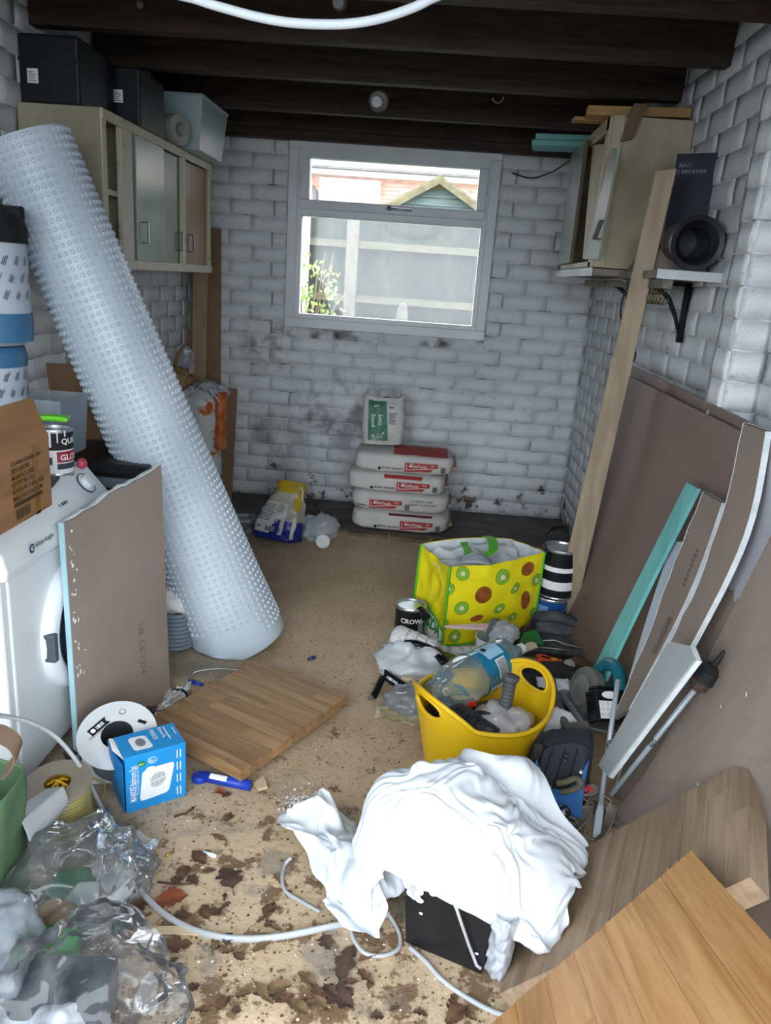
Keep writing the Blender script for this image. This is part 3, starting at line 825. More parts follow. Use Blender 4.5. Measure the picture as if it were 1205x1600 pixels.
# slanted control panel pieces
nrm = unit(V(.075, 0, .065)); pu = V(0, 1, 0)
pm = frame((XL+.02+.395, 0, .555+.095), (0, 1, 0), z=nrm)
mb = MB(); mb.M = pm @ frame((1.955, 0, .0), (1, 0, 0), z=(0, 0, 1)); mb.lathe([(.028, 0), (.028, .004), (.02, .006), (.019, .018), (.001, .02)], 28); mb.build('dial', M_APPL, dry, smooth=False)
mb = MB(); mb.M = pm @ frame((1.955, 0, .0), (1, 0, 0), z=(0, 0, 1)); mb.lathe([(.0285, .0045), (.0305, .0045), (.0305, .0), (.0285, 0)], 28, capb=False, capt=False); mb.build('dial_ring', mat('blue_grey_print', '3e4f66'), dry)
fpm = flat_map(pm)
mb = MB(); bars(mb, sub_map(fpm, 1.92, .034), 0, 0, .03, .006, 4, .5, True); bars(mb, sub_map(fpm, 1.78, -.02), 0, 0, .05, .008, 4, .6, True); mb.build('print', mat('blue_grey_print', '3e4f66'), dry)
lm = frame((fx+.0155, 1.585, .597), (0, 1, 0), z=(1, 0, 0))
mb = MB(); disc(mb, flat_map(lm), 0, 0, .011, .011, .001, 24); mb.build('badge', mat('navy_badge', '2c3a63'), dry)
mb = MB(); disc(mb, flat_map(lm), 0, .001, .006, .006, .0016, 16); mb.build('badge_mark', M_WHITE, dry)
mb = MB(); disc(mb, flat_map(lm), .001, .002, .003, .003, .0020, 12); mb.build('badge_dot', mat('navy_badge', '2c3a63'), dry)
mb = MB(); put_text(mb, 'White Knight', .0155, flat_map(lm, .015, -.004), bold=.0002, h=.001); mb.build('lettering', M_INK, dry)

# ---- cardboard box on the dryer
M_CARD = mat('brown_cardboard', '9a7350', '8a6545', scale=5, rough=.8, stretch=(1, 1, 6))
M_TAPE = mat('brown_parcel_tape', '8f6a3a', '856030', rough=.25)
bxw = -.822
box = thing('cardboard_box', 'brown cardboard box with printed text on top of the tumble dryer', 'box', (-1.0, 1.55, zt+.001))
c0 = P(83, 797, 0, bxw); c1 = P(80, 683, 0, bxw)
ye = c0[1]; zb = zt + .001
bz = c1[2]
mb = MB(); mb.hexa([(-1.16, 1.30, zb), (bxw, 1.27, zb-.0), (bxw, ye, zb), (-1.16, ye+.02, zb), (-1.16, 1.30, bz), (bxw, 1.27, bz), (bxw, ye, bz), (-1.16, ye+.02, bz)]); mb.build('body', M_CARD, box, bevel=.003)
mb = MB(); mb.hexa([(bxw-.002, 1.27, bz), (bxw+.001, 1.27, bz), (bxw+.001, ye, bz), (bxw-.002, ye, bz), (bxw-.032, 1.27, bz+.088), (bxw-.028, 1.27, bz+.09), (bxw-.028, ye-.006, bz+.09), (bxw-.032, ye-.006, bz+.088)]); mb.build('flap', M_CARD, box)
bm_ = frame((bxw+.0005, ye, zb), (0, 1, 0), z=(1, 0, 0)); bf = flat_map(bm_)
mb = MB()
M_BROWN_INK = mat('dark_brown_ink', '4a3524', rough=.8)
for i, (s, z) in enumerate((('Cordless Circular Saw', .128), ('SKU: 202788', .113), ('Model HT-CS92', .098), ('QTY/CTN: 1 Pc', .084), ('N.W/G.W: 2.4/3.6 KGS', .069), ('Meas: 33x25.5x20 CM', .054))):
    put_text(mb, s, .0135, sub_map(bf, -.165, z), bold=.0003, h=.0008)
patch(mb, bf, -.162, .040, -.045, .049, .0008); bars(mb, bf, -.158, .012, -.098, .034, 16, .5, True, .0008)
mb.build('print', M_BROWN_INK, box)
mb = MB(); patch(mb, bf, -.075, .0, -.056, bz-zb, .0004); patch(mb, bf, -.16, .05, -.128, .12, .0004); patch(mb, bf, -.13, .002, -.02, .006, .0004); mb.build('tape', M_TAPE, box)

# ---- paint tin, lid brush, tub behind it
tc = V(-.945, 1.90, zt)
M_TIN = mat('tin_metal', 'c3c7c9', 'aeb3b5', rough=.3, metal=.8)
def tin(name, label, c, r, h, body, bands, text=None, lid=True, up=(0, 0, 1), xdir=(1, 0, 0), spill=True, extra=None):
    t = thing(name, label, 'paint tin', c)
    M = frame(c, xdir, z=up)
    mb = MB(M); mb.lathe([(r, .001), (r, h-.006)], 32, capt=False); mb.build('body', body, t, smooth=False)
    mb = MB(M); mb.lathe([(r*1.01, h-.008), (r*1.03, h-.002), (r*1.0, h+.002), (r*.9, h), (r*.88, h-.006)] + ([(.001, h-.006)] if lid else [(r*.88, h-.02)]), 32, capb=False, capt=False); mb.build('rim', M_TIN, t, smooth=False)
    mb = MB(M); mb.lathe([(r*1.0, 0), (r*1.02, .003), (r*1.0, .006)], 32, capb=False, capt=False); mb.build('foot_ring', M_TIN, t)
    fn = cyl_map(M, r)
    for (z0, z1, a0, a1, m, nm) in bands:
        mb = MB(); patch(mb, fn, a0*r, z0, a1*r, z1, .0008, 24, 2); mb.build(nm, m, t)
    if text:
        for (s, size, a, z, m) in text:
            mb = MB(); put_text(mb, s, size, sub_map(fn, a*r, z), bold=.0006, h=.0016); mb.build('lettering', m, t)
    return t, fn
M_RED = mat('crimson_print', 'a3203c', '98203a', rough=.4)
aC = math.atan2(-tc[1], -tc[0])
tn, fn = tin('paint_tin', 'white, black and red gloss paint tin on top of the tumble dryer', tc, .043, .118, M_WHITE,
    [(.068, .112, aC-1.6, aC+1.6, M_INK, 'black_band'), (.036, .064, aC+.05, aC+1.5, M_RED, 'red_panel'), (.018, .033, aC+.05, aC+1.5, mat('slate_print', '39424d'), 'slate_panel'), (.03, .05, aC-.75, aC-.2, mat('blue_grey_print', '3e4f66'), 'barcode')],
    [('QUICK', .020, aC+.32, .084, M_WHITE), ('GLOSS', .021, aC+.22, .042, M_WHITE)])
mb = MB(); r = .043
for a, w, l in ((-.28, .005, .042), (.12, .003, .03), (.55, .004, .015), (-.9, .006, .02)):
    patch(mb, fn, (aC+a)*r-w/2, .118-l, (aC+a)*r+w/2, .119, .002, 3, 3)
mb.build('paint_drips', M_WHITE, tn)
mb = MB(); mb.M = frame((tc[0]-.03, tc[1]-.02, zt+.128), (1, .25, .05), z=(0, 0, 1))
mb.grid(lambda u, v: V(-.075 + .15*u, (v-.5)*(.030 + .018*u*u - .012*math.sin(PI*u)), .006 + .012*math.sin(PI*u*.8)), 14, 5)
mb.build('lime_scraper', mat('lime_plastic', '6fd41c', '63c716', rough=.35), label='lime green plastic scraper lying on the paint tin lid', cat='scraper', solid=.014, sub=1)
mb = MB(); mb.M = frame((tc[0]+.045, tc[1]+.05, zt+.016), (1, 0, 0), z=(0, 0, 1)); mb.grid(lambda u, v: V(.014*math.sin(PI*v)*math.cos(2*PI*u), .014*math.sin(PI*v)*math.sin(2*PI*u), -.0155*math.cos(PI*v)), 16, 9, cu=True)
mb.build('red_ball', mat('dusty_pink_red', 'c0485c', rough=.4), label='small red ball knob beside the paint tin on the tumble dryer', cat='knob', smooth=True)
mb = MB(); mb.box((-.905, 1.79, zt+.006), (.022, .085, .010), rotz((0,0,0), .25)); mb.build('black_marker', M_BLACK, label='slim black tool lying flat in front of the paint tin', cat='marker', bevel=.003)
ft = thing('food_tub', 'tall clear plastic tub holding dark fixings behind the paint tin', 'tub', (-1.06, 2.09, zt+.001))
tub_mesh((-1.075, 2.10, zt+.001), .17, .19, .165, .9).build('body', film('clear_tub', 'aebcc8', .22, rough=.2, edge=.35), ft, bevel=.004)
mb = MB(); r = random.Random(8)
for k in range(70): mb.cone((-1.075+r.uniform(-.07, .07), 2.10+r.uniform(-.06, .06), zt+.01+r.random()*.075), (-1.075+r.uniform(-.07, .07), 2.10+r.uniform(-.06, .06), zt+.015+r.random()*.085), .0035, seg=5)
mb.build('dark_fixings', mat('dark_fixing', '2f353c', '454c55', rough=.5), ft, kind='stuff')

# ---- things in the gap behind the dryer
M_HARDB = mat('tan_hardboard', '8d6f52', '7e6248', scale=5, rough=.8)
mb = MB(); mb.hexa([(-1.20, 2.42, .66), (-.83, 2.50, .66), (-.83, 2.51, .66), (-1.20, 2.43, .66), (-1.22, 2.42, .90), (-.90, 2.50, .90), (-.90, 2.51, .90), (-1.22, 2.43, .90)])
mb.build('tan_board', M_HARDB, label='tan board standing in the gap behind the tumble dryer', cat='board')
ov = thing('black_appliance', 'black appliance with a grey trim strip standing behind the tumble dryer', 'appliance', (-1.05, 2.45, 0))
MB().bx((XL+.03, 2.16, .001), (-.80, 2.62, .655)).build('body', M_BLACK, ov, bevel=.006)
MB().bx((XL+.03, 2.148, .585), (-.798, 2.16, .615)).build('trim_strip', mat('grey_trim', '6e7a86', rough=.3), ov)
MB().bx((XL+.03, 2.145, .63), (-.798, 2.16, .655)).build('top_strip', M_BLACK_MATT, ov)

# ---- plasterboard offcut leaning on the dryer
M_PB = mat('grey_brown_plasterboard_face', '93857c', '877a71', scale=3, rough=.85, bump=.06, stretch=(3, 1, 1))
M_PB_EDGE = mat('pale_gypsum', 'd7dde0', 'c3ccd0', scale=30, rough=.9, bump=.3)
M_PB_CYAN = mat('pale_blue_paper_edge', 'a9ccd6', '9dc2cd', scale=10, rough=.7)
b0, b1 = P(125, 1187, 2, 0), P(266, 1087, 2, 0); b0[2] = b1[2] = 0
t0 = P(100, 817, 0, -.830)
nb = unit(np.cross(b1 - b0, t0 - b0))
if nb[0] < 0: nb = -nb
t1 = PP(252, 727, b0, nb)
pbt = thing('plasterboard_offcut', 'grey plasterboard offcut with a pale blue edge leaning against the tumble dryer', 'plasterboard', (b0+b1)/2)
pu_, pv_ = unit(b1 - b0), None
pv_ = np.cross(nb, pu_); 
if pv_[2] < 0: pv_ = -pv_
MPB = frame(b0, pu_, y=pv_)
def loc2(p): 
    q = np.linalg.inv(MPB) @ np.append(p, 1); return q[0], q[1]
w1 = loc2(b1)[0]; tl = loc2(t0); tr = loc2(t1)
rr_ = random.Random(4); top = [(tl[0] + (tr[0]-tl[0])*k/16 + 0, tl[1] + (tr[1]-tl[1])*k/16 + (rr_.uniform(-.006, .006) if 0 < k < 16 else 0)) for k in range(17)]
outline = [(0, 0), (w1, 0)] + top[::-1]
sgn = 1 if np.dot(MPB[:3, 2], nb) > 0 else -1
mb = MB(MPB); mb.prism(outline, -.006*sgn, .0) if sgn > 0 else mb.prism(outline, .0, .006)
mb.build('facing_paper', M_PB, pbt)
ou2 = [(0.001, 0.001), (w1-.001, 0.001)] + [(x, y+.006*abs(math.sin(i*7.1))) for i, (x, y) in enumerate(top)][::-1]
mb = MB(MPB); mb.prism(ou2, -.016*sgn if sgn > 0 else .006, -.006*sgn if sgn > 0 else .016); mb.build('gypsum_core', M_PB_EDGE, pbt)
mb = MB(MPB); e = [(-.003, 0), (0, 0), tl, (tl[0]-.003, tl[1])]; mb.prism(e, -.016 if sgn > 0 else 0, .0 if sgn > 0 else .016); mb.build('blue_edge', M_PB_CYAN, pbt)
fpb = flat_map(MPB); hz = .0008*sgn
mb = MB(); r = random.Random(9)
for k in range(26):
    y = tl[1]*r.uniform(.35, .96); x = tl[0]*y/tl[1] + .008 + abs(r.gauss(0, .012)); disc(mb, fpb, x, y, r.uniform(.001, .004), r.uniform(.002, .009), hz, 7, ang=r.uniform(-.4, .4))
mb.build('plaster_splashes', M_WHITE, pbt, kind='stuff')
mb = MB(); put_text(mb, 'UK CE 1274', .030, sub_map(fpb, w1*.68, tl[1]*.44, -PI/2), h=hz) if sgn > 0 else None
if mb.v: mb.build('lettering', mat('faint_grey_print', '6e635c'), pbt)

# ---- timber and insulation in the far left corner
M_OAK_PALE = mat('pale_oak', 'a98f72', '957b5e', scale=4, rough=.6, stretch=(8, 8, 1), bump=.05)
M_BROWN_BOARD = mat('brown_fibreboard', '8b7058', '7f664f', scale=3, rough=.75)
def leaning(name, label, cat, bl, br, tl, tr, th, m, sag=0.0, sagdir=(0, 0, 0), nu=3, nv=10, group=None, bevel=0, rough_edge=0):
    """a board between four corners, with thickness and an even bow"""
    bl, br, tl, tr = (V(*q) for q in (bl, br, tl, tr)); sd = V(*sagdir)
    mb = MB()
    def fn(u, v):
        p = (bl*(1-u) + br*u)*(1-v) + (tl*(1-u) + tr*u)*v
        return p + sd*sag*4*v*(1-v)
    mb.slab(fn, nu, nv, th)
    return mb.build(name, m, label=label, cat=cat, group=group, loc=(bl+br)/2)
leaning('oak_plank', 'pale oak plank standing upright in the far left corner', 'plank', (-1.262, 4.06, 0), (-1.185, 4.06, 0), (-1.262, 4.16, 1.40), (-1.185, 4.16, 1.40), .022, M_OAK_PALE)
leaning('brown_plank', 'wide brown plank standing behind the pale oak plank in the far left corner', 'plank', (-1.285, 4.10, 0), (-1.105, 4.10, 0), (-1.285, 4.178, 1.42), (-1.13, 4.178, 1.42), .016, M_BROWN_BOARD)
leaning('short_brown_board', 'short brown board leaning on the back wall beside the insulation roll', 'board', (-1.21, 4.0, 0), (-1.02, 4.03, .0), (-1.21, 4.165, .60), (-1.03, 4.165, .60), .014, M_BROWN_BOARD)
ins = thing('insulation_roll', 'torn white and orange plastic-wrapped insulation roll in the far left corner', 'insulation roll', (-1.10, 3.72, 0))
def ins_p(u, v):
    a = 2*PI*u; z = .66*v
    r = (.115 - .03*v*0) * (1 + .10*math.sin(3*a+5*v) + .10*nz((math.cos(a)*2, math.sin(a)*2, v*6), 1, 3)) * (1 if v < .93 else 1 - (v-.93)*7)
    return V(-1.135 + .04*v + r*math.cos(a), 3.72 + r*math.sin(a), max(0.002, z))
mb = MB(); mb.grid(ins_p, 40, 40, cu=True)
M_INSW = mat('orange_and_white_wrap', 'cfd3d6', 'b5602a', scale=6, rough=.3, bump=.6, bscale=18, mix=(.54, .58))
mb.build('wrap', M_INSW, ins, smooth=True)
mb = MB(); mb.grid(lambda u, v: V(-1.08 + .10*(u-.5)*2 + .02*nz((u*6, v*6, 1)), 3.72 + .11*(v-.5)*2, .655 + .035*ridged((u*3, v*3, 5), 1.5) - .05*(2*u-1)**2), 18, 18); mb.build('torn_flap', mat('clear_white_wrap', 'c9d0d6', 'b7bec6', rough=.25), ins, solid=.003, smooth=True)
mb = MB(); mb.grid(lambda u, v: V(-.985 + .03*math.cos(2*PI*u) + .012*nz((u*9, v*7, 3)), 3.66 + .04*math.sin(2*PI*u), .38 + .27*v), 14, 16, cu=True); mb.build('orange_fold', mat('orange_wrap', 'b4551f', 'c87a48', scale=20, rough=.25), ins, smooth=True)
mb = MB(); r = random.Random(2)
def wool(u, v):
    p = V(-1.205 + .075*math.sin(PI*v)*math.cos(2*PI*u), 3.66 + .06*math.sin(PI*v)*math.sin(2*PI*u), .70 - .06*math.cos(PI*v))
    return p + V(1, 1, 1)*.018*nz(p, 40)
mb.grid(wool, 24, 14, cu=True); mb.build('exposed_wool', mat('yellow_mineral_wool', 'a48a66', '83694b', scale=40, rough=1, bump=1), ins, smooth=True)
# torn clear plastic and twig leaning on the corner
mb = MB(); mb.grid(lambda u, v: V(-1.275 + .085*u + .008*nz((u*5, v*5, 7)), 3.90 + .03*nz((u*4, v*4, 9)), .70 + .16*v*(1-.6*abs(u-.4))), 8, 10); mb.build('plastic_scrap', film('milky_film', 'c8d6e2', .45, edge=.3), label='scrap of milky plastic film above the insulation roll', cat='plastic film', smooth=True)
mb = MB(); mb.tube([(-1.285, 3.84, .70), (-1.255, 3.86, .80), (-1.225, 3.9, .86), (-1.21, 3.93, .895)], [.011, .009, .006, .004], 7); mb.build('bent_stick', mat('tan_stick', '9a7347', rough=.7), label='thin tan stick leaning in the far left corner', cat='stick', smooth=True)
# grey plastic tray end behind the membrane roll
mb = MB(); c = V(-.93, 3.62, 0)
mb.M = rotz(c, .3); mb.prism([(-.10, -.05), (.10, -.05), (.12, -.02), (.12, .03), (.10, .05), (-.10, .05)], .0, .012); mb.tube([(-.10, -.05, .03), (.10, -.05, .03), (.12, -.02, .03), (.12, .03, .03), (.10, .05, .03), (-.10, .05, .03)], .014, 8, closed=True)
mb.build('grey_tray', mat('grey_plastic', '8d949b', '7c838a', rough=.4), label='grey plastic tray on the floor in front of the short brown board', cat='tray')
# ================================================================== AT THE BACK WALL
M_PAPER = mat('white_sack_paper', 'd6d3d0', 'c4c0bd', scale=5, rough=.75, bump=.35, bscale=9)
M_SACK_RED = mat('sack_red', 'b03a34', 'a3342f', rough=.6)
def sack_fn(L, W, H, n=5.0, seed=0):
    def surf(a, b):
        """a, b angles of a rounded pillow"""
        pw = lambda c: math.copysign(abs(c)**(2/n), c)
        ca, sa, cb, sb = math.cos(a), math.sin(a), math.cos(b), math.sin(b)
        p = V(L/2*pw(cb)*pw(ca), W/2*pw(cb)*pw(sa), H/2 + H/2*pw(sb))
        k = .006*nz(p, 14, seed) + .004*nz(p, 34, seed)
        return p + V(pw(cb)*ca, pw(cb)*sa, pw(sb)*.5)*k
    def front(x, z, h=0.0):
        f = max(0.0, 1 - abs(2*x/L)**n - abs(2*(z - H/2)/H)**n) ** (1/n)
        return V(x, -W/2*f - .0045 - h, z)
    return surf, front
def plaster_sack(label, c, yaw, shift=0.0, flip=False, top=True, H=.105, seed=0):
    t = thing('plaster_sack', label, 'sack', c, group='stack of plaster sacks')
    M = rotz(c, yaw); L, W = .50, .30
    surf, front = sack_fn(L, W, H, seed=seed)
    mb = MB(M); mb.grid(lambda u, v: surf(2*PI*u, -PI/2 + PI*v), 56, 22, cu=True); mb.build('sack', M_PAPER, t, smooth=True)
    # sewn ends
    mb = MB(M)
    for s in (1,): mb.slab(lambda u, v: V(s*(L/2 - .004 + .016*v), (u-.5)*W*.86, H/2 + (.012*math.sin(u*9+seed))*(v)), 12, 3, .012)
    mb.build('sewn_end', mat('tan_sack_end', 'a88a74', '94786a', scale=20, rough=.8), t)
    fm = lambda x, z, h=0.0: (M @ np.append(front(x, z, h), 1))[:3]
    x0 = .03 + shift; z0 = H*.22; zz = H*.40
    red = MB(); poly(red, fm, [(x0-.03, z0-.005), (x0+.10, z0-.005+.006), (x0+.115, z0+.018), (x0+.135, z0+.022), (x0+.135, z0+zz), (x0-.03, z0+zz)], .0012)
    red.build('red_panel', M_SACK_RED, t)
    w = MB()
    patch(w, fm, x0-.022, z0+.004, x0-.0195, z0+zz-.006, .002); poly(w, fm, [(x0-.022, z0+.004), (x0+.115, z0+.018), (x0+.115, z0+.021), (x0-.022, z0+.007)], .002)
    put_text(w, 'MultiFinish', .0205, lambda x, y, h=0: fm(x0-.008+x, z0+zz*.46+y, .002+h*0), bold=.0001)
    put_text(w, 'Thistle', .009, lambda x, y, h=0: fm(x0-.008+x, z0+zz*.80+y, .002))
    put_text(w, '25kg', .011, lambda x, y, h=0: fm(x0+.098+x, z0+zz*.70+y, .002))
    w.build('lettering', M_WHITE, t)
    k = MB(); put_text(k, 'British Gypsum', .0165, lambda x, y, h=0: fm(x0-.142+x, z0+.004+y, .0025), bold=.0001); disc(k, lambda x, y, h=0: fm(x, y, h), x0-.155, z0+.004, .008, .008, .0015, 14)
    k.build('lettering', M_INK, t)
    k = MB(); patch(k, fm, x0+.15, z0-.002, x0+.174, z0+.028, .004, 4, 4); k.build('barcode', mat('barcode_grey', '6d6d74'), t)
    if top:
        rm = MB(M); rm.grid(lambda u, v: V(-.06+shift+.27*u, -W/2*.93 + .13*v*W/.3*1.4, H + .0055 - .012*max(0, .35-v)**1.5*4 + .004*nz((u*4, v*4, seed))), 10, 8); rm.build('red_top_panel', M_SACK_RED, t, smooth=True)
    return t, fm
SX = -.075
sk = [plaster_sack('bottom plaster sack of the stack against the back wall', (SX, 3.86, .002), .0, 0.0, top=False, seed=1),
      plaster_sack('second plaster sack from the bottom, with a printed date on its side', (SX-.01, 3.865, .103), .012, -.155, top=False, seed=2),
      plaster_sack('third plaster sack from the bottom of the stack', (SX-.035, 3.86, .204), -.01, .005, top=False, seed=3),
      plaster_sack('topmost plaster sack, carrying the green and white bag', (SX-.005, 3.865, .305), .008, .005, top=True, seed=4)]
k = MB(); fm = sk[1][1]
put_text(k, '01 WT021 12:07', .016, lambda x, y, h=0: fm(.055+x, .066+y, .0015)); put_text(k, 'USE BY 12 OCT 2025', .0155, lambda x, y, h=0: fm(.045+x, .048+y, .0015)); k.build('lettering', M_INK, sk[1][0])
k = MB(); patch(k, sk[0][1], -.06, .090, .16, .098, .006, 12, 3); k.build('red_edge', mat('dark_red_edge', '6e2530'), sk[0][0])
k = MB(); patch(k, sk[2][1], -.06, .082, .13, .097, .007, 12, 3); k.build('red_edge', M_SACK_RED, sk[2][0])
# green and white bag on top
gb = thing('adhesive_bag', 'crumpled green and white adhesive bag standing on the topmost plaster sack', 'bag', (-.20, 3.92, .412))
M_BAGGREEN = mat('bag_green', '3f7a5d', '376d53', rough=.5)
def bag_p(u, v):
    a = 2*PI*u; pw = lambda c: math.copysign(abs(c)**.5, c)
    z = .245*v; pinch = 1 - .35*max(0, v-.82)/.18
    sq = 1 + .10*math.sin(v*PI)
    p = V(.098*pw(math.cos(a))*sq, .052*pw(math.sin(a))*pinch*(1.25-.3*v), z + .012*math.sin(2*a+1)*max(0, v-.8)*5)
    return p + V(math.cos(a), math.sin(a), .2)*(.008*nz((p[0]*1, p[1], p[2]), 26, 5) + .004*ridged(p, 30, 2))
MG = frame((-.20, 3.93, .412), (math.cos(.0), 0, .05), z=(.0, .10, 1))
mb = MB(MG); mb.grid(bag_p, 48, 30, cu=True); mb.build('bag', M_PAPER, gb, smooth=True)
mb = MB(MG); mb.slab(lambda u, v: V(-.085+.17*u, .01*math.sin(u*11), .235 + .035*v + .008*math.sin(u*14)), 18, 5, .012); mb.build('rolled_top', mat('bag_grey_paper', 'b3b5b2', '8f938f', scale=20, rough=.7), gb)  # greyer, mottled paper on the rolled top
def bag_front(x, z, h=0.0):
    # nearest front angle for a given x
    best = None
    v = min(max(z/.245, 0), 1)
    lo, hi = .5, 1.0
    for _ in range(22):
        m = (lo+hi)/2
        if bag_p(m, v)[0] < x: lo = m
        else: hi = m
    p = bag_p((lo+hi)/2, v); return (MG @ np.append(V(p[0], p[1]-.0055-h, p[2]), 1))[:3]
mb = MB(); mb.grid(lambda u, v: bag_front(-.075+.092*u+.012*(1-v)*u, .02+.205*v), 9, 18); mb.build('green_panel', M_BAGGREEN, gb, smooth=True)
mb = MB(); put_text(mb, 'Seta', .034, lambda x, y, h=0: bag_front(-.022-(-y), .155-x, .003), bold=.0002); put_text(mb, 'Stand', .030, lambda x, y, h=0: bag_front(-.058+y, .155-x, .003), bold=.0002); put_text(mb, '5', .034, lambda x, y, h=0: bag_front(-.045+y, .205-x, .003), bold=.0002); mb.build('lettering', M_WHITE, gb)
mb = MB(); bars(mb, lambda x, y, h=0: bag_front(x, y, h), .032, .105, .075, .165, 9, .4, False, .001); patch(mb, bag_front, .03, .185, .055, .192, .001); mb.build('small_print', mat('dark_small_print', '4c5058'), gb)
mb = MB(MG)
for k in range(26):
    r = random.Random(k); a = V(r.uniform(-.07, .07), -.062-r.random()*.012, r.uniform(.0, .05)); d = V(r.uniform(-.02, .02), r.uniform(-.01, .01), r.uniform(.0, .02)); mb.add([a, a+d, a+d*.3+V(.015*r.random(), -.004, .012)], [(0, 1, 2)])
mb.build('torn_scraps', M_PAPER, gb, solid=.001)

# ---- blue and yellow bag slumped on the floor
bb = thing('cement_bag', 'slumped blue, white and yellow cement bag on the floor at the back', 'bag', (-.64, 3.48, 0))
MBL = frame((-.66, 3.47, .0), unit(V(1, -.38, 0)), z=unit(V(.30, .18, 1)))
def blue_p(u, v):
    a = 2*PI*u; pw = lambda c: math.copysign(abs(c)**.55, c)
    w = .118*(1 - .50*v**1.3); d = .075*(1 - .50*v)
    p = V(w*pw(math.cos(a)) + .01*v, d*pw(math.sin(a)) + .05*v, .285*v)
    if v == 0: p = p*V(.9, .9, 1)
    return p + V(math.cos(a), math.sin(a), 0)*(.012*nz(p, 18, 2) + .006*ridged(p, 22, 6))
lo = MB(MBL); lo.grid(lambda u, v: blue_p(u, v*.999), 44, 34, cu=True)
M_CB = bpy.data.materials.new('blue_white_yellow_sack'); 
b_parts = ((0, .34, mat('sack_blue', '24348a', '1d2b78', rough=.35)), (.34, .80, mat('clear_white_sack', 'b7b4a8', '9c988b', scale=9, rough=.35, bump=.4, bscale=20)), (.80, 1.0, mat('sack_yellow', 'c9a916', 'a9925a', scale=9, rough=.35)))
for nm, (va, vb, m) in zip(('blue_base', 'white_body', 'yellow_top'), b_parts):
    mb = MB(MBL); mb.grid(lambda u, v: blue_p(u, va + (vb-va)*v), 44, 14, cu=True)
    if va == 0 or vb == 1.0:
        pass
    mb.build(nm, m, bb, smooth=True)
mb = MB(MBL); mb.add([blue_p(i/20, 1.0) for i in range(20)], [tuple(range(20))]); mb.build('closed_top', b_parts[2][2], bb)
def blue_front(u, v, h=0.0):
    p = blue_p(u, v); q = blue_p(u+.01, v) - p; n = np.cross(q, V(0, 0, 1)); n = unit(n)
    return (MBL @ np.append(p + n*(.002+h), 1))[:3]
mb = MB(); mb.grid(lambda u, v: blue_front(.60+.20*u, .10+.52*v), 12, 14); mb.build('white_label', M_PAPER, bb, smooth=True)
mb = MB()
for k in range(9): mb.grid(lambda u, v: blue_front(.62+.15*u, .30+.033*k+.014*v, .0012), 6, 2)
mb.grid(lambda u, v: blue_front(.735+.045*u, .135+.08*v, .0012), 4, 3); mb.grid(lambda u, v: blue_front(.655+.04*u, .17+.03*v, .0012), 4, 2)
mb.build('print', mat('grey_print', '777a80'), bb)
mb = MB(); mb.grid(lambda u, v: blue_front(.88+.05*u, .06+.36*v), 5, 12); mb.build('white_stripe', M_PAPER, bb, smooth=True)
mb = MB(); mb.grid(lambda u, v: blue_front(.86+.10*u, .52+.30*v, .004), 6, 10); mb.build('yellow_panel', b_parts[2][2], bb, smooth=True)
mb = MB(); mb.tube([(MBL @ V(.05, .02, .285, 1))[:3], (MBL @ V(.09, .02, .25, 1))[:3], (MBL @ V(.10, .01, .20, 1))[:3], (MBL @ V(.125, .0, .185, 1))[:3]], .004, 6, flat=(1.6, .6)); mb.build('cream_tie', mat('cream_tie', 'd6cfae', rough=.6), bb)
# ---- clear bag and hose bits beside it
def fold(p, seed, scale, n=6):
    """sharp creases between flat facets, as in crumpled film or cloth"""
    r = random.Random(seed); q = V(*p)
    q = q + .25/scale*V(nz(q, scale*.8, seed), nz(q, scale*.8, seed+5), nz(q, scale*.8, seed+9))
    s = 0
    for k in range(n):
        d = unit(V(r.gauss(0, 1), r.gauss(0, 1), r.gauss(0, 1))); L = r.uniform(.6, 1.8)/scale; o = r.random()
        f = (np.dot(q, d)/L + o) % 1.0
        s += (abs(f*2-1) - .5) * L * max(0.0, nz(q + V(k*3, 0, 0), scale*.7, k) + .35)
    return s/n
def crumple(c, r, n=40, m=26, seed=0, amp=.16, flat=True, M=None):
    c = V(*c); r = V(*r); mb = MB(M)
    def fn(u, v):
        d = V(math.sin(PI*v)*math.cos(2*PI*u), math.sin(PI*v)*math.sin(2*PI*u), -math.cos(PI*v))
        k = 1 + amp*.9*(ridged(d, 1.5, seed)-.4) + amp*7*fold(d, seed, 1.6) + amp*6*fold(d, seed+3, 3.6)
        p = c + d*r*k
        if flat and M is None: p[2] = max(p[2], .003)
        return p
    mb.grid(fn, n, m, cu=True); return mb
M_CLEAR = film('clear_polythene', 'dfe6ec', .10, rough=.12, edge=.45, streak=.25)
crumple((-.455, 3.50, .062), (.085, .09, .068), seed=2, amp=.22).build('clear_bag', film('milky_polythene', 'd5dde4', .32, rough=.15, edge=.4, streak=.25), label='crumpled clear plastic bag beside the blue cement bag', cat='plastic bag', smooth=True)
mb = MB(frame((-.425, 3.40, .03), (1, .2, 0), y=(0, .5, .8))); mb.lathe([(.001, 0), (.032, .0), (.034, .006), (.030, .01)], 20); mb.build('white_disc', M_WHITE_PLASTIC, label='round white lid inside the crumpled clear bag at the back', cat='lid')
t = thing('pipe_offcuts', 'short grey pipe offcuts behind the blue cement bag', 'pipe', (-.83, 3.6, 0))
for k, (a, b, rr) in enumerate((((-.90, 3.66, .018), (-.74, 3.60, .018), .017), ((-.88, 3.72, .018), (-.70, 3.70, .018), .017), ((-.86, 3.60, .016), (-.80, 3.50, .016), .015))):
    mb = MB(); mb.cone(a, b, rr); mb.build('pipe', mat('grey_plastic', '8d949b', '7c838a', rough=.4), t)
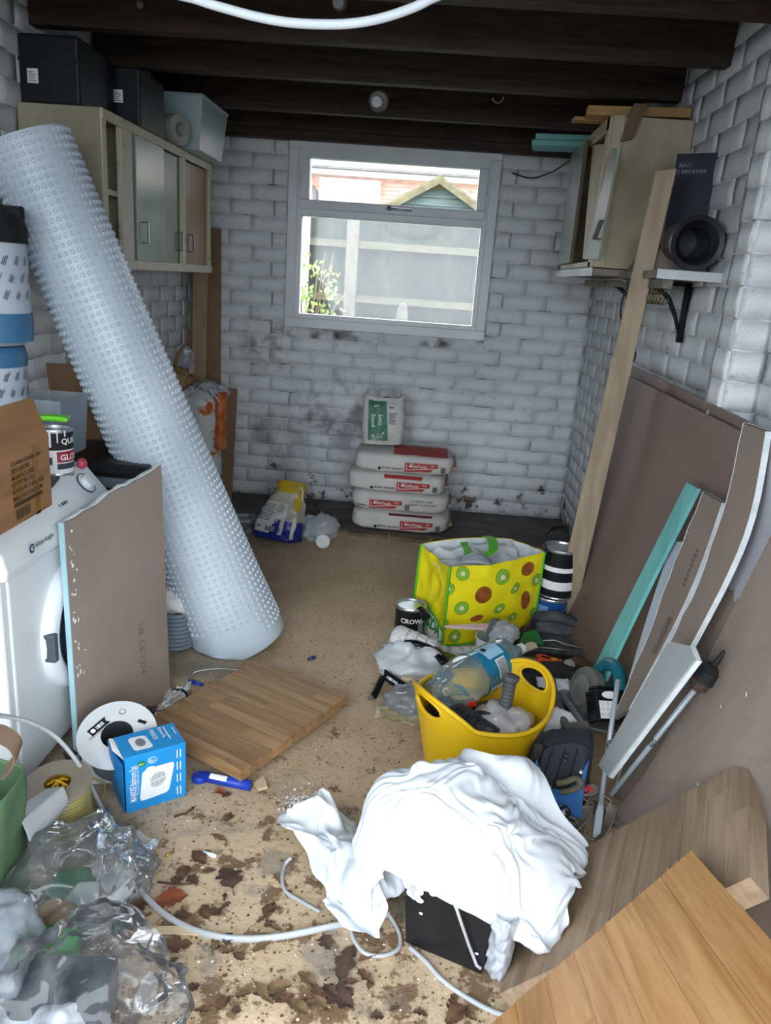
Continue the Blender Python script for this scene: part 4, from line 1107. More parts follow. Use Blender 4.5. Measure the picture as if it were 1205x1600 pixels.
mb = MB(); mb.tube([(-.49, 3.72, .003), (-.485, 3.71, .06), (-.50, 3.72, .105), (-.53, 3.73, .12)], .003, 6); mb.build('black_wire', M_BLACK, label='thin black wire rising from the floor behind the crumpled clear bag', cat='wire')

# ================================================================== CEILING FITTINGS
# fixed to the front faces of joists
t = thing('lamp_holder', 'round lamp holder on a joist above the window', 'lamp', (-.257, 3.06, 1.84))
cL = P(592, 158, 1, 3.085)
M = frame((cL[0], 3.088, cL[2]), (1, 0, 0), z=(0, -1, -.22))
mb = MB(M); mb.lathe([(.036, 0), (.036, .012), (.031, .018), (.018, .02)], 28); mb.build('rose', mat('grey_brown_plastic', '6d6660', '5b5550', rough=.4), t)
mb = MB(M); mb.lathe([(.018, .02), (.016, .05), (.019, .052), (.019, .085), (.0175, .088), (.001, .088)], 20, capb=False); mb.build('socket', mat('pale_grey_plastic', 'b9bdc2', rough=.4), t)
t = thing('lamp_holder', 'small round fitting on the joist nearest the top edge', 'lamp', (-.35, 2.6, 1.99))
cL = P(531, 3, 1, 2.615)
M = frame((cL[0], 2.618, cL[2]), (1, 0, 0), z=(0, -1, -.3))
mb = MB(M); mb.lathe([(.024, 0), (.024, .01), (.02, .016), (.001, .016)], 24); mb.build('rose', mat('grey_brown_plastic', '6d6660', '5b5550', rough=.4), t)
mb = MB(M); mb.lathe([(.015, .016), (.016, .04), (.001, .042)], 18, capb=False); mb.build('socket', mat('pale_grey_plastic', 'b9bdc2', rough=.4), t)
cH = P(778, 155, 1, 3.085)
mb = MB(); mb.tube([(cH[0]+.018*math.cos(a), 3.085-.012-.004*math.sin(a), cH[2]+.014*math.sin(a)) for a in np.linspace(PI, 2*PI+.4, 9)] , .0022, 6); mb.tube([(cH[0]-.018, 3.092, cH[2]), (cH[0]-.018, 3.073, cH[2])], .0022, 6)
mb.build('screw_hook', M_STEEL, label='small metal hook screwed into a joist to the upper side of the window', cat='hook')
cN = P(219, 7, 1, 2.615)
mb = MB(); mb.grid(lambda u, v: V(cN[0]+.012*math.cos(2*PI*u)*math.sin(PI*v), 2.612+.010*math.sin(2*PI*u)*math.sin(PI*v), cN[2]-.012*math.cos(PI*v)), 10, 8, cu=True); mb.build('spider_nest', mat('grey_web', '77716b', rough=1), label='small pale web clump on the near joist at upper left', cat='web', smooth=True)
# white hanging conduit
mb = MB(); pts = []
key = [P(x, y, 1, 1.28) for x, y in ((240, -30), (310, 0), (355, 14), (400, 26), (450, 35), (500, 38), (545, 37), (590, 30), (635, 16), (670, 0), (720, -30))]
key = [V(key[0][0]-.09, 1.28, ZC-.06), V(key[0][0]-.05, 1.28, key[0][2]+.09)] + key + [V(key[-1][0]+.06, 1.28, key[-1][2]+.08), V(key[-1][0]+.10, 1.28, ZC-.06)]
def spline(k, n):
    k = [V(*q) for q in k]; out = []
    for i in range(len(k)-1):
        p0, p1, p2, p3 = k[max(i-1, 0)], k[i], k[i+1], k[min(i+2, len(k)-1)]
        for s in range(n):
            t = s/n; out.append(.5*((2*p1) + (p2-p0)*t + (2*p0-5*p1+4*p2-p3)*t*t + (3*p1-p0-3*p2+p3)*t**3))
    out.append(k[-1]); return out
mb.tube(spline(key, 6), .0066, 10, flat=(1.0, 1.0)); mb.build('white_cable', mat('white_cable_sheath', 'e4ecf0', 'd9e2e8', rough=.35), label='thick white cable hanging in a loop from the joists overhead', cat='cable', smooth=True)
# ================================================================== RIGHT SIDE
# ---- wall cupboard on the right wall, shelf below it
rx, ry0, ry1, rz0, rz1 = .552, 2.88, 3.58, 1.322, 1.806
rc = thing('wall_cupboard', 'cream wall cupboard with a hanging-open green door on the right wall', 'cupboard', (.68, 3.2, rz0))
M_CREAM_R = mat('cream_old_paint', 'b5aa90', '958b73', scale=5, rough=.5, bump=.12, bscale=14)
mb = MB()
mb.bx(V(rx, ry0, rz0), V(XR-.003, ry0+.02, rz1)); mb.bx(V(rx, ry1-.02, rz0), V(XR-.003, ry1, rz1))
mb.bx(V(rx+.01, ry0+.02, rz0), V(XR-.003, ry1-.02, rz0+.018)); mb.bx(V(rx+.01, ry0+.02, rz1-.018), V(XR-.003, ry1-.02, rz1)); mb.bx(V(XR-.014, ry0+.02, rz0+.018), V(XR-.003, ry1-.02, rz1-.018))
mb.build('carcass', M_CREAM_R, rc, bevel=.002)
mb = MB(); mb.bx(V(rx-.014, ry0-.004, rz0), V(rx+.004, ry0+.045, rz1)); mb.bx(V(rx-.014, ry1-.04, rz0), V(rx+.004, ry1, rz1)); mb.bx(V(rx-.014, ry0, rz1-.045), V(rx+.004, ry1, rz1)); mb.bx(V(rx-.014, ry0, rz0), V(rx+.004, ry1, rz0+.02))
mb.build('face_frame', M_CREAM_EDGE if False else M_CREAM_R, rc, bevel=.003)
mb = MB(); mb.bx(V(rx-.004, ry0-.012, rz0), V(rx+.035, ry0-.001, rz1)); mb.build('corner_strip', M_CREAM_R, rc, bevel=.002)
dM = frame((rx-.022, ry1-.02, rz0+.02), unit(V(-.02, -1, 0)), z=(0, 0, 1))
mb = MB(dM); mb.bx(V(0, -.006, 0), V(.36, .006, .44)); dr_ = mb.build('door', M_GREEN_DOOR, rc, bevel=.002, label='pale green door standing open')
mb = MB(dM); mb.bx(V(.358, -.007, 0), V(.366, .007, .44)); mb.build('door_edge', mat('varnished_edge', '4a3a22', '5b4629', rough=.4), dr_)
mb = MB(dM); mb.tube([(.03, -.008, .05), (.03, -.032, .05), (.03, -.032, .13), (.03, -.008, .13)], .0045, 6, flat=(1.6, .7)); mb.build('handle', M_STEEL, dr_)
leaning('pale_panel', 'narrow pale panel standing inside the right wall cupboard', 'panel', P(912, 404, 0, .548), P(922, 404, 0, .548), P(928, 227, 0, .548), P(945, 225, 0, .548), .008, mat('pale_panel_paint', 'b9ab8d', 'a6987c', rough=.6))
gp = leaning('loose_cupboard_panel', 'loose grey-green cupboard door leaning inside the right wall cupboard', 'panel', P(914, 405, 0, .536), P(936, 405, 0, .536), P(958, 232, 0, .536), P(967, 232, 0, .536), .008, mat('grey_green_paint', '8d9788', '7d8878', rough=.35))
mb = MB(); mb.tube([P(929, 373, 0, .533), P(929, 373, 0, .512), P(940, 345, 0, .512), P(940, 345, 0, .533)], .005, 6, flat=(1.6, .7)); mb.build('handle', M_STEEL, gp)
sh = thing('wall_shelf', 'long white-edged shelf on brackets under the right wall cupboard', 'shelf', (.67, 2.8, 1.28))
mb = MB(); mb.bx(V(.545, 2.86, 1.296), V(XR-.002, 3.62, 1.318)); mb.bx(V(.640, 2.36, 1.290), V(XR-.002, 2.86, 1.312)); mb.build('board', mat('underside_board', '8d8778', '7a7467', rough=.8), sh)
mb = MB(); mb.bx(V(.536, 2.86, 1.292), V(.546, 3.62, 1.320)); mb.bx(V(.635, 2.355, 1.288), V(XR-.002, 2.362, 1.314)); mb.build('white_edge', mat('pale_edge_paint', 'd9dee2', 'c5cbd0', rough=.5), sh)
mb = MB(); mb.bx(V(.66, 2.38, 1.262), V(.69, 3.60, 1.289)); mb.build('batten', mat('grey_timber', '7e776a', '6c665b', rough=.8, stretch=(8, 1, 8)), sh)
for y in (2.62, 3.18):
    mb = MB()
    mb.bx(V(.66, y-.012, 1.274), V(XR-.003, y+.012, 1.288)); mb.bx(V(XR-.018, y-.012, 1.10), V(XR-.003, y+.012, 1.286))
    mb.tube([(.69, y, 1.272), (.72, y, 1.262), (.755, y, 1.235), (.785, y, 1.18), (.808, y, 1.12)], [.005, .008, .008, .007, .005], 8)
    mb.build('bracket', M_BLACK_MATT, sh, smooth=True)
for k in range(11):
    y = 2.40 + k*.040
    o = MB(); o.tube([(.675 + .016*math.cos(a), y, 1.232 + .016*math.sin(a)) for a in np.linspace(PI*.5, PI*2.1, 9)] , .0025, 5); o.cone((.675, y, 1.248), (.675, y, 1.264), .0025, seg=5)
    o.build('cup_hook', mat('tarnished_brass', '6d5b3c', rough=.4, metal=.7), sh, smooth=True)
# things on the shelf
mb = MB(); cP = P(130*0+885, 397, 0, .57)
mb.M = frame((.565, 3.50, 1.324), unit(V(.5, -1, .02)), z=(0, 0, 1)); mb.tube([(-.09, 0, 0.004), (.1, 0, .004)], .004, 6); mb.tube([(-.1, 0, .006), (-.07, 0, .006)], .011, 8)
mb.build('rod_with_white_end', mat('dull_rod', '8c9496', 'a6adaf', rough=.4, metal=.4), label='thin metal rod with a white end lying below the open green door', cat='rod')
pot = thing('black_flowerpot', 'dusty black pot lying on its side at the near end of the right shelf', 'pot', (.72, 2.42, 1.313))
MP = frame((.742, 2.385, 1.392), (1, 0, 0), z=unit(V(-.30, 1, .06)))
mb = MB(MP); mb.lathe([(.076, 0), (.076, .018), (.071, .02), (.058, .17), (.045, .17), (.054, .02), (.062, .004), (.076, 0)], 36, capb=False, capt=False); mb.lathe([(.05, .16), (.001, .16)], 36, capb=False, capt=False)
mb.build('body', mat('dusty_black_plastic', '202126', '3b3c40', scale=9, rough=.35), pot, smooth=False)
mb = MB(MP); mb.lathe([(.064, .004), (.052, .028), (.044, .030), (.044, .028), (.05, .024)], 30, capb=False, capt=False); mb.build('inner_ring', M_BLACK, pot, smooth=True)
mb = MB(); mb.hexa([(.645, 2.56, 1.313), (.80, 2.56, 1.313), (.80, 2.80, 1.313), (.645, 2.80, 1.313), (.70, 2.56, 1.405), (.80, 2.56, 1.405), (.80, 2.80, 1.405), (.70, 2.80, 1.405)]); mb.build('tan_carton', mat('dusty_tan_carton', '8f8578', '7e7568', rough=.8), label='dusty tan carton behind the black pot on the right shelf', cat='carton', bevel=.004)
bk = thing('black_box', 'flat black box with faint lettering standing up at the back of the right shelf', 'box', (.77, 2.62, 1.435))
MBX = frame((.715, 2.66, 1.432), unit(V(.62, -.42, 0)), y=unit(V(.05, .0, 1)))
mb = MB(MBX); mb.bx(V(0, 0, -.05), V(.125, .235, 0)); mb.build('box', mat('blue_black_card', '262a38', '1e212c', rough=.45), bk, bevel=.002)
mb = MB(); put_text(mb, 'MAC', .018, flat_map(MBX, .012, .195), bold=.0003); bars(mb, flat_map(MBX), .012, .178, .10, .188, 8, .6, True); mb.build('lettering', mat('grey_print', '777a80'), bk)
# ---- boards above
M_TEAL = mat('aqua_foam_board', '7fb7b4', '72aaa8', scale=6, rough=.8, bump=.08)
for i, (dx, z, w) in enumerate(((0, 1.800, .22), (.012, 1.8235, .23))):
    mb = MB(); mb.hexa([(.35+dx, 3.50, z), (.60, 3.46, z), (.60, 3.60, z), (.37+dx, 3.64, z), (.35+dx, 3.50, z+.021), (.60, 3.46, z+.021), (.60, 3.60, z+.021), (.37+dx, 3.64, z+.021)])
    mb.build('foam_board', M_TEAL, label=('lower' if i == 0 else 'upper') + ' aqua foam board strip jutting out by the right wall cupboard top', cat='foam board')
M_SOFT = mat('yellow_softwood', 'b58f5a', '9f7b4a', scale=4, rough=.6, stretch=(1, 10, 10), bump=.05)
mb = MB(frame((.47, 2.955, 1.812), unit(V(1, -.05, .02)), z=(0, 0, 1))); mb.bx(V(0, -.03, 0), V(.34, .03, .03)); mb.build('softwood_batten', M_SOFT, label='short yellow softwood batten lying on top of the right wall cupboard', cat='batten', bevel=.002)
mb = MB(frame((.44, 3.05, 1.812), unit(V(1, .02, .02)), z=(0, 0, 1))); mb.bx(V(0, -.03, 0), V(.30, .03, .012)); mb.build('softwood_strip', M_SOFT, label='thin softwood slat lying behind the batten on the right wall cupboard', cat='batten', bevel=.002)
leaning('brown_offcut', 'short brown timber offcut hanging over the near corner of the right wall cupboard', 'offcut', (.578, 2.862, 1.725), (.618, 2.862, 1.735), (.606, 2.868, 1.842), (.648, 2.868, 1.842), .012, mat('brown_offcut_wood', '76604a', '66523f', scale=4, stretch=(8, 8, 1)))
# hanging black cables
k0, k1 = P(800, 270, 1, YB-.03), P(905, 245, 1, 3.62)
mb = MB(); mb.tube(spline([k0, P(830, 278, 1, 4.12), P(860, 270, 1, 3.98), P(885, 255, 1, 3.8), k1 + V(0, 0, .01)], 6), .0035, 6); mb.build('black_cable', M_BLACK, label='thin black cable sagging across the back wall to the right wall cupboard', cat='cable', smooth=True)
mb = MB(); mb.tube(spline([(.60, 2.93, 1.285), P(980, 440, 0, .59), P(972, 470, 0, .60), P(971, 497, 0, .61), P(985, 530, 0, .70), P(993, 552, 0, .74), P(990, 565, 0, .74)], 6), .003, 6); mb.build('black_cable', M_BLACK, label='thin black cable dangling below the right shelf behind the tall timber plank', cat='cable', smooth=True)

# ---- bowed brown boards and everything leaning on the right
M_HB = mat('smooth_brown_hardboard', '85706a', '7a6660', scale=2, rough=.55, spec=.35)
nP = 10
def bowed(name, label, cat, bl, br, tl, tr, th, m, bow, nu=8, nv=20, mats=None, edge=None, jag=0.0, tilt=0.0, kind=None):
    bl, br, tl, tr = (V(*q) for q in (bl, br, tl, tr))
    rj = random.Random(len(label)); J = [rj.uniform(-jag, jag) for _ in range(nv)]
    J2 = [rj.uniform(-jag, jag) for _ in range(nv)]
    def fn(u, v):
        s = u
        p = (bl*(1-s) + br*s)*(1-v) + (tl*(1-s) + tr*s)*v
        dirU = unit(br - bl)
        k = min(nv-1, int(round(v*(nv-1))))
        if jag and u == 0: p = p + dirU*J[k]
        if jag and u == 1: p = p + dirU*J2[k]
        return p + V(bow, 0, 0)*4*v*(1-v)
    mb = MB(); mb.slab(fn, nu, nv, th)
    if edge is None:
        return mb.build(name, m, label=label, cat=cat, loc=(bl+br)/2, kind=kind), fn
    t = thing(name, label, cat, (bl+br)/2)
    mb.build('face_board', m, t)
    e = MB()
    for u0, u1 in ((0, 1),):
        vs = []
        for side, sg in ((0, -1), (1, 1)):
            du = unit(br - bl)*sg*.0015
            q = []
            for j in range(nv):
                v = j/(nv-1)
                p = fn(side, v); pu = fn(abs(side-.1), v); n = unit(np.cross((p - pu)*(1 if side else -1), fn(side, min(1, v+.05)) - fn(side, max(0, v-.05))))
                q.append((p + du - n*th*.42, p + du + n*th*.42))
            A = [x for ab in q for x in ab]
            e.add(A, [(2*j, 2*j+1, 2*j+3, 2*j+2) for j in range(nv-1)])
    # top edge
    A = []
    for i in range(nu):
        p = fn(i/(nu-1), 1); up = unit(p - fn(i/(nu-1), .95)); n = unit(np.cross(unit(br-bl), up))
        A += [p + up*.0015 - n*th*.42, p + up*.0015 + n*th*.42]
    e.add(A, [(2*i, 2*i+1, 2*i+3, 2*i+2) for i in range(nu-1)])
    e.build('gypsum_edge', edge, t)
    return t, fn
hb2 = bowed('brown_board', 'rear bowed brown board, its top edge showing above the front brown board on the right', 'board', (.61, 2.86, 0), (.672, 1.50, 0), (.765, 2.97, .985), (.716, 1.45, .985), .005, M_HB, .030)
hb1 = bowed('brown_board', 'large smooth bowed brown board leaning on the right wall behind the plasterboard strips', 'board', (.566, 2.83, 0), (.660, 1.52, 0), (.735, 2.90, .955), (.702, 1.50, .965), .005, M_HB, .030)
# tall timber plank
M_PLANK = mat('grey_tan_planed_timber', 'a3927a', '91816a', scale=4, rough=.6, stretch=(9, 9, 1), bump=.05)
a0 = P(858, 985, 2, 0); a1 = P(878, 985, 2, 0); b0_ = P(1026, 268, 1, 2.53); b1_ = P(1057, 264, 1, 2.51)
a0[2] = a1[2] = 0.0
pl = leaning('timber_plank', 'long pale timber plank leaning from the floor up to the right shelf', 'plank', a0, a1 + V(.03, -.015, 0), b0_, b1_ + V(.0, -.005, 0), .020, M_PLANK)
# strips: outlines are laid onto the leaning surface x = lean(z)
def lean(z, off):      # distance of a leaning strip from the wall
    t = min(max(z/.95, 0), 1.05)
    return (.545 + .155*t + .05*4*t*(1-t)) - off
def on_lean(px, py, off, f=lean):
    x = .6
    for _ in range(30):
        p = P(px, py, 0, x); x2 = f(p[2], off); x = x*.4 + x2*.6
    p = P(px, py, 0, x); return p
def strip(name, label, cat, L, Rr, off, th, m, edge=None, jag=0.0, extra=None, nu=4, f=lean):
    """strip between two edge lines given as lists of photo points (bottom to top), lying on the leaning surface"""
    n = 14
    def samp(K):
        pts = [on_lean(x, y, off, f) for x, y in K]
        sp = spline(pts, 6); A = np.array(sp); d = np.concatenate([[0], np.cumsum(np.linalg.norm(np.diff(A, axis=0), axis=1))]); d /= d[-1]
        return np.stack([np.interp(np.linspace(0, 1, n), d, A[:, i]) for i in range(3)], 1)
    A, B = samp(L), samp(Rr)
    rj = random.Random(sum(map(ord, label)))
    if jag:
        for k in range(n):
            A[k] += (B[k]-A[k])*rj.uniform(-jag, jag)
    A[:, 2] = np.maximum(A[:, 2], .002); B[:, 2] = np.maximum(B[:, 2], .002)
    def fn(u, v):
        k = v*(n-1); i = min(int(k), n-2); w = k - i
        return (A[i]*(1-w)+A[i+1]*w)*(1-u) + (B[i]*(1-w)+B[i+1]*w)*u
    mb = MB(); mb.slab(fn, nu, n, th)
    t = thing(name, label, cat, (A[0]+B[0])/2)
    mb.build('face', m, t)
    if edge is not None:
        e = MB(); c = (A.mean(0)+B.mean(0))/2
        nrm = unit(np.cross(B[n//2]-A[n//2], A[n//2+1]-A[n//2]))
        if nrm[0] > 0: nrm = -nrm
        for K, Oth in ((A, B), (B, A)):
            q = []
            for k in range(n):
                o = unit(K[k]-Oth[k])*.0025
                q += [K[k]+o-nrm*th*.5, K[k]+o+nrm*th*.55]
            e.add(q, [(2*k, 2*k+1, 2*k+3, 2*k+2) for k in range(n-1)])
        k = n-1; up = unit(A[k]-A[k-1])*.002
        e.add([A[k]+up-nrm*th*.5, A[k]+up+nrm*th*.55, B[k]+up+nrm*th*.55, B[k]+up-nrm*th*.5], [(0, 1, 2, 3)])
        e.build('broken_edge', edge, t)
    return t, fn
M_CYANW = mat('aqua_painted_timber', '78c0bd', '66aeac', scale=5, rough=.6, stretch=(6, 6, 1))
M_PB_BR = mat('brown_plasterboard_paper', '8a7b70', '7e7066', scale=3, rough=.85, bump=.05)
M_PB_SK = mat('lilac_grey_skimmed_face', 'b0b2ba', 'a3a5ae', scale=4, rough=.85)
M_PB_GR = mat('grey_board_face', 'a2a6a6', '999d9d', scale=3, rough=.7)
strip('white_strip', 'narrow white strip between the aqua plank and the plasterboard strips', 'strip', [(985, 1060), (1015, 960), (1053, 845)], [(1000, 1062), (1034, 960), (1072, 848)], .012, .008, mat('lilac_white_strip', 'bcc3cc', 'b2bac4', rough=.6))
ap, afn = strip('aqua_plank', 'narrow aqua-painted plank leaning on the bowed brown board', 'plank', [(915, 1085), (935, 1035), (1000, 905), (1076, 754)], [(938, 1092), (957, 1041), (1019, 911), (1093, 764)], .030, .010, M_CYANW)
s1, f1 = strip('plasterboard_strip', 'short brown plasterboard strip with printed numbers, right of the aqua plank', 'plasterboard', [(960, 1125), (1010, 1010), (1050, 900), (1104, 770)], [(985, 1110), (1045, 1000), (1092, 900), (1132, 786)], .028, .012, M_PB_BR, M_PB_EDGE, .06)
mb = MB()
for k in range(9):
    for j in range(2):
        u0 = .62 + .12*j; v0 = .30 + .02*k
        mb.grid(lambda a, b: f1(u0 + .10*a, v0 + .014*b) + V(-.0085, 0, .001), 2, 2)
for k in range(8): mb.grid(lambda a, b: f1(.66 + .09*a, .62 + .022*k + .012*b) + V(-.0085, 0, .001), 2, 2)
mb.build('print', mat('faint_grey_print', '6e635c'), s1)
s2, f2 = strip('plasterboard_strip', 'tall narrow plasterboard strip with a bright broken edge beside the skimmed sheet', 'plasterboard', [(1035, 1035), (1090, 925), (1135, 800), (1168, 662)], [(1072, 1030), (1140, 900), (1178, 800), (1201, 674)], .042, .012, M_PB_BR, M_PB_EDGE, .05)
def lean2(z, off):
    t = min(max(z/.95, 0), 1.1)
    return (.55 + .14*t + .072*4*t*(1-t)) - off
s3, f3 = strip('plasterboard_sheet', 'bowed plasterboard sheet with a skimmed lilac-grey upper half and white cut edge on the right', 'plasterboard', [(960, 1245), (1010, 1120), (1085, 1010), (1150, 880), (1185, 780), (1206, 680)], [(1060, 1290), (1140, 1120), (1260, 1010), (1320, 880), (1330, 780), (1340, 690)], .012, .012, M_PB_BR, M_PB_EDGE, .0, f=lean2)
mb = MB(); rj = random.Random(3)
def sk_fn(u, v):
    a = .30*u + .02; b = .63 + .37*v
    if v < .01: b += .012*math.sin(u*7) + .01*math.sin(u*17)
    return f3(a, b) + V(-.0075, -.002, .001)
mb.grid(sk_fn, 10, 14); mb.build('skim_coat', M_PB_SK, s3)
def lean3(z, off):
    t = min(max(z/.95, 0), 1.1)
    return (.53 + .145*t + .076*4*t*(1-t)) - off
s4, f4 = strip('plasterboard_sheet', 'wide brown-grey plasterboard sheet standing nearest on the right behind the dusty worktop', 'plasterboard', [(915, 1345), (955, 1285), (1022, 1196), (1124, 1006), (1205, 850), (1262, 740)], [(1240, 1500), (1290, 1300), (1370, 1060), (1420, 930), (1440, 800), (1450, 710)], .012, .012, mat('brown_grey_board_face', '90837a', '857870', scale=2.5, rough=.85, bump=.05, stretch=(1, 3, 1)), M_PB_BR, 0, nu=8, f=lean3)
mb = MB(); r = random.Random(6)
for k in range(5):
    p = f4(r.uniform(.1, .5), r.uniform(.1, .6)) + V(-.0085, -.001, 0); s = r.uniform(.002, .005)
    mb.add([p+V(0, -s, 0), p+V(0, 0, -s*1.8), p+V(0, s, 0), p+V(0, 0, s*1.8)], [(0, 1, 2, 3)])
mb.build('white_chips', M_WHITE, s4)
# pointed grey offcut
M_ = None
def lean4(z, off):
    t = min(max(z/.4, 0), 1.2); return .48 + .10*t - off
pts = [(950, 1212), (1085, 1032), (1076, 1010), (1044, 1004), (1012, 1062), (988, 1105), (955, 1160), (935, 1195)]
poly3 = [on_lean(x, y, .035, lean4) for x, y in pts]
og = thing('plasterboard_wedge', 'pointed grey plasterboard wedge with a white broken edge behind the circular saw', 'plasterboard', (poly3[0]+poly3[-1])/2)
nrm = unit(np.cross(poly3[1]-poly3[0], poly3[3]-poly3[0])); nrm = nrm if nrm[0] < 0 else -nrm
mb = MB(); k = len(poly3); mb.add(poly3 + [p - nrm*.004 for p in poly3], [tuple(range(k)), tuple(range(k, 2*k))[::-1]] + [(i, (i+1) % k, k+(i+1) % k, k+i) for i in range(k)]); mb.build('face', M_PB_GR, og)
mb = MB(); out = [p + unit(p - sum(poly3)/k)*.0035 for p in poly3]; mb.add([p - nrm*.004 for p in out] + [p - nrm*.014 for p in out], [tuple(range(k)), tuple(range(k, 2*k))[::-1]] + [(i, (i+1) % k, k+(i+1) % k, k+i) for i in range(k)]); mb.build('white_core', M_PB_EDGE, og)
# thin board edge right of the dusty worktop, near the frame edge
mb = MB(); q0, q1, q2, q3 = P(1166, 1322, 0, .72), P(1210, 1262, 0, .76), P(1210, 1222, 0, .76), P(1166, 1283, 0, .72)
mb.slab(lambda u, v: (q0*(1-u)+q1*u)*(1-v) + (q3*(1-u)+q2*u)*v, 3, 3, .012); mb.build('white_offcut', mat('lilac_white_strip', 'bcc3cc', 'b2bac4', rough=.6), label='white board offcut glimpsed behind the right end of the dusty worktop', cat='offcut')
# dry grass stem
g0 = P(862, 968, 1, 2.60); g1 = P(912, 936, 1, 2.58)
st = thing('dry_grass_stem', 'dry seed-head stem standing up against the bowed brown board', 'dry stem', g0)
mb = MB(); mb.tube(spline([g0, (g0+g1)/2 + V(0, 0, .006), g1], 5), .0013, 5); mb.build('stem', mat('dry_stem', '6b5a4c'), st)
g2 = P(921, 923, 1, 2.575); mb = MB(); mb.tube([g1, (g1+g2)/2, g2], [.003, .006, .001], 7); mb.build('seed_head', mat('rust_seed_head', '6e4636', '5a382b', scale=60), st)
# ================================================================== SOLID WOOD WORKTOP OFFCUTS
def stave_mat(name, c1, c2, rnd, rough=.55):
    """wood with grain along x; every stave differs a little"""
    if name in MATS: return MATS[name]
    m = bpy.data.materials.new(name); m.use_nodes = True
    n, l = m.node_tree.nodes, m.node_tree.links
    b = n['Principled BSDF']; b.inputs['Roughness'].default_value = rough; b.inputs['Specular IOR Level'].default_value = .25
    tc = n.new('ShaderNodeTexCoord'); oi = n.new('ShaderNodeObjectInfo')
    ad = n.new('ShaderNodeVectorMath'); ad.operation = 'MULTIPLY_ADD'
    cb = n.new('ShaderNodeCombineXYZ')
    for k in range(3): l.new(oi.outputs['Random'], cb.inputs[k])
    l.new(cb.outputs[0], ad.inputs[0]); ad.inputs[1].default_value = (31, 17, 23); l.new(tc.outputs['Object'], ad.inputs[2])
    mp = n.new('ShaderNodeMapping'); mp.inputs['Scale'].default_value = (2.2, 26, 26); l.new(ad.outputs[0], mp.inputs[0])
    t = n.new('ShaderNodeTexNoise'); t.inputs['Scale'].default_value = 1.6; t.inputs['Detail'].default_value = 7; t.inputs['Distortion'].default_value = .7; l.new(mp.outputs[0], t.inputs[0])
    mp2 = n.new('ShaderNodeMapping'); mp2.inputs['Scale'].default_value = (6, 160, 160); l.new(ad.outputs[0], mp2.inputs[0])
    t2 = n.new('ShaderNodeTexNoise'); t2.inputs['Scale'].default_value = 1.5; t2.inputs['Detail'].default_value = 3; l.new(mp2.outputs[0], t2.inputs[0])
    r = n.new('ShaderNodeValToRGB'); r.color_ramp.elements[0].position = .33; r.color_ramp.elements[1].position = .68
    r.color_ramp.elements[0].color = srgb(c2); r.color_ramp.elements[1].color = srgb(c1); l.new(t.outputs['Fac'], r.inputs[0])
    mx = n.new('ShaderNodeMix'); mx.data_type = 'RGBA'; mx.blend_type = 'MULTIPLY'
    mr = n.new('ShaderNodeMapRange'); mr.inputs[1].default_value = .55; mr.inputs[2].default_value = .75; mr.inputs[4].default_value = .45; l.new(t2.outputs['Fac'], mr.inputs[0]); l.new(mr.outputs[0], mx.inputs['Factor'])
    A = [i for i in mx.inputs if i.type == 'RGBA']; l.new(r.outputs[0], A[0]); A[1].default_value = (.45, .38, .32, 1)
    hs = n.new('ShaderNodeHueSaturation'); mv = n.new('ShaderNodeMapRange'); mv.inputs[3].default_value = 1-rnd; mv.inputs[4].default_value = 1+rnd*.6
    l.new(oi.outputs['Random'], mv.inputs[0]); l.new(mv.outputs[0], hs.inputs['Value']); l.new([o for o in mx.outputs if o.type == 'RGBA'][0], hs.inputs['Color'])
    l.new(hs.outputs[0], b.inputs['Base Color'])
    MATS[name] = m; return m
def worktop(name, label, M, L, W, T, sw, m, seed, xs=None, rough_x0=False, rough_y0=False, cat='worktop'):
    """board with staves along local x (length L), width W along y, top at z = 0, thickness T"""
    t = thing(name, label, cat, M[:3, 3])
    r = random.Random(seed)
    y = 0.0; k = 0
    Rm = Matrix([list(map(float, row)) for row in M.tolist()])
    while y < W - 1e-4:
        w = min(sw, W - y)
        if W - y - w < .012: w = W - y
        cuts = [0.0]; x = -r.uniform(0, .35)
        while x < L:
            x += r.uniform(.24, .46)
            if .05 < x < L - .05: cuts.append(x)
        cuts.append(L)
        for a, b in zip(cuts[:-1], cuts[1:]):
            dz = r.uniform(-.0004, .0004)
            x0, x1 = a + .0002, b - .0002
            if rough_x0 and a == 0: x0 += r.uniform(-.0015, .0015)
            mb = MB(); mb.bx(V(x0 - (a+b)/2, .00025, -T), V(x1 - (a+b)/2, w - .00025, dz))
            me = bpy.data.meshes.new('stave'); me.from_pydata(mb.v, [], mb.f); me.materials.append(m)
            o = bpy.data.objects.new('stave', me); COL.objects.link(o); o.parent = t
            Mo = Rm @ Matrix.Translation(((a+b)/2, y, 0)); Mo.translation -= Vector(wloc(t)); o.matrix_local = Mo
        y += w; k += 1
    if rough_x0:
        sp = MB(M)
        for k in range(90):
            yy = r.uniform(0, W); zz = r.uniform(-T*.3, 0); l_ = r.uniform(.002, .006); sp.add([(0, yy, zz), (-l_, yy+r.uniform(-.004, .004), zz+r.uniform(-.002, .004)), (0, yy+.002, zz)], [(0, 1, 2)])
        sp.build('splinters', m, t, kind='stuff')
    return t
M_ACACIA = stave_mat('dusty_acacia_stave', 'b08c66', '8d6a48', .18)
M_OAKDUST = stave_mat('dusty_grey_oak_stave', 'a18a72', '84705c', .20)
M_OAKNEW = stave_mat('golden_oak_stave', 'c69a66', 'a87845', .20, .45)
# 1. board lying flat on the floor
zt1 = .058
qa, qb, qc = P(377, 1204, 2, zt1), P(543, 1087, 2, zt1), P(398, 1048, 2, zt1)
fxd = unit(qb - qa); 
LY = np.linalg.norm(qb - qa)
ux = unit(V(-fxd[1], fxd[0], 0))
dW = abs(np.dot(P(236, 1120, 2, zt1) - qa, ux))
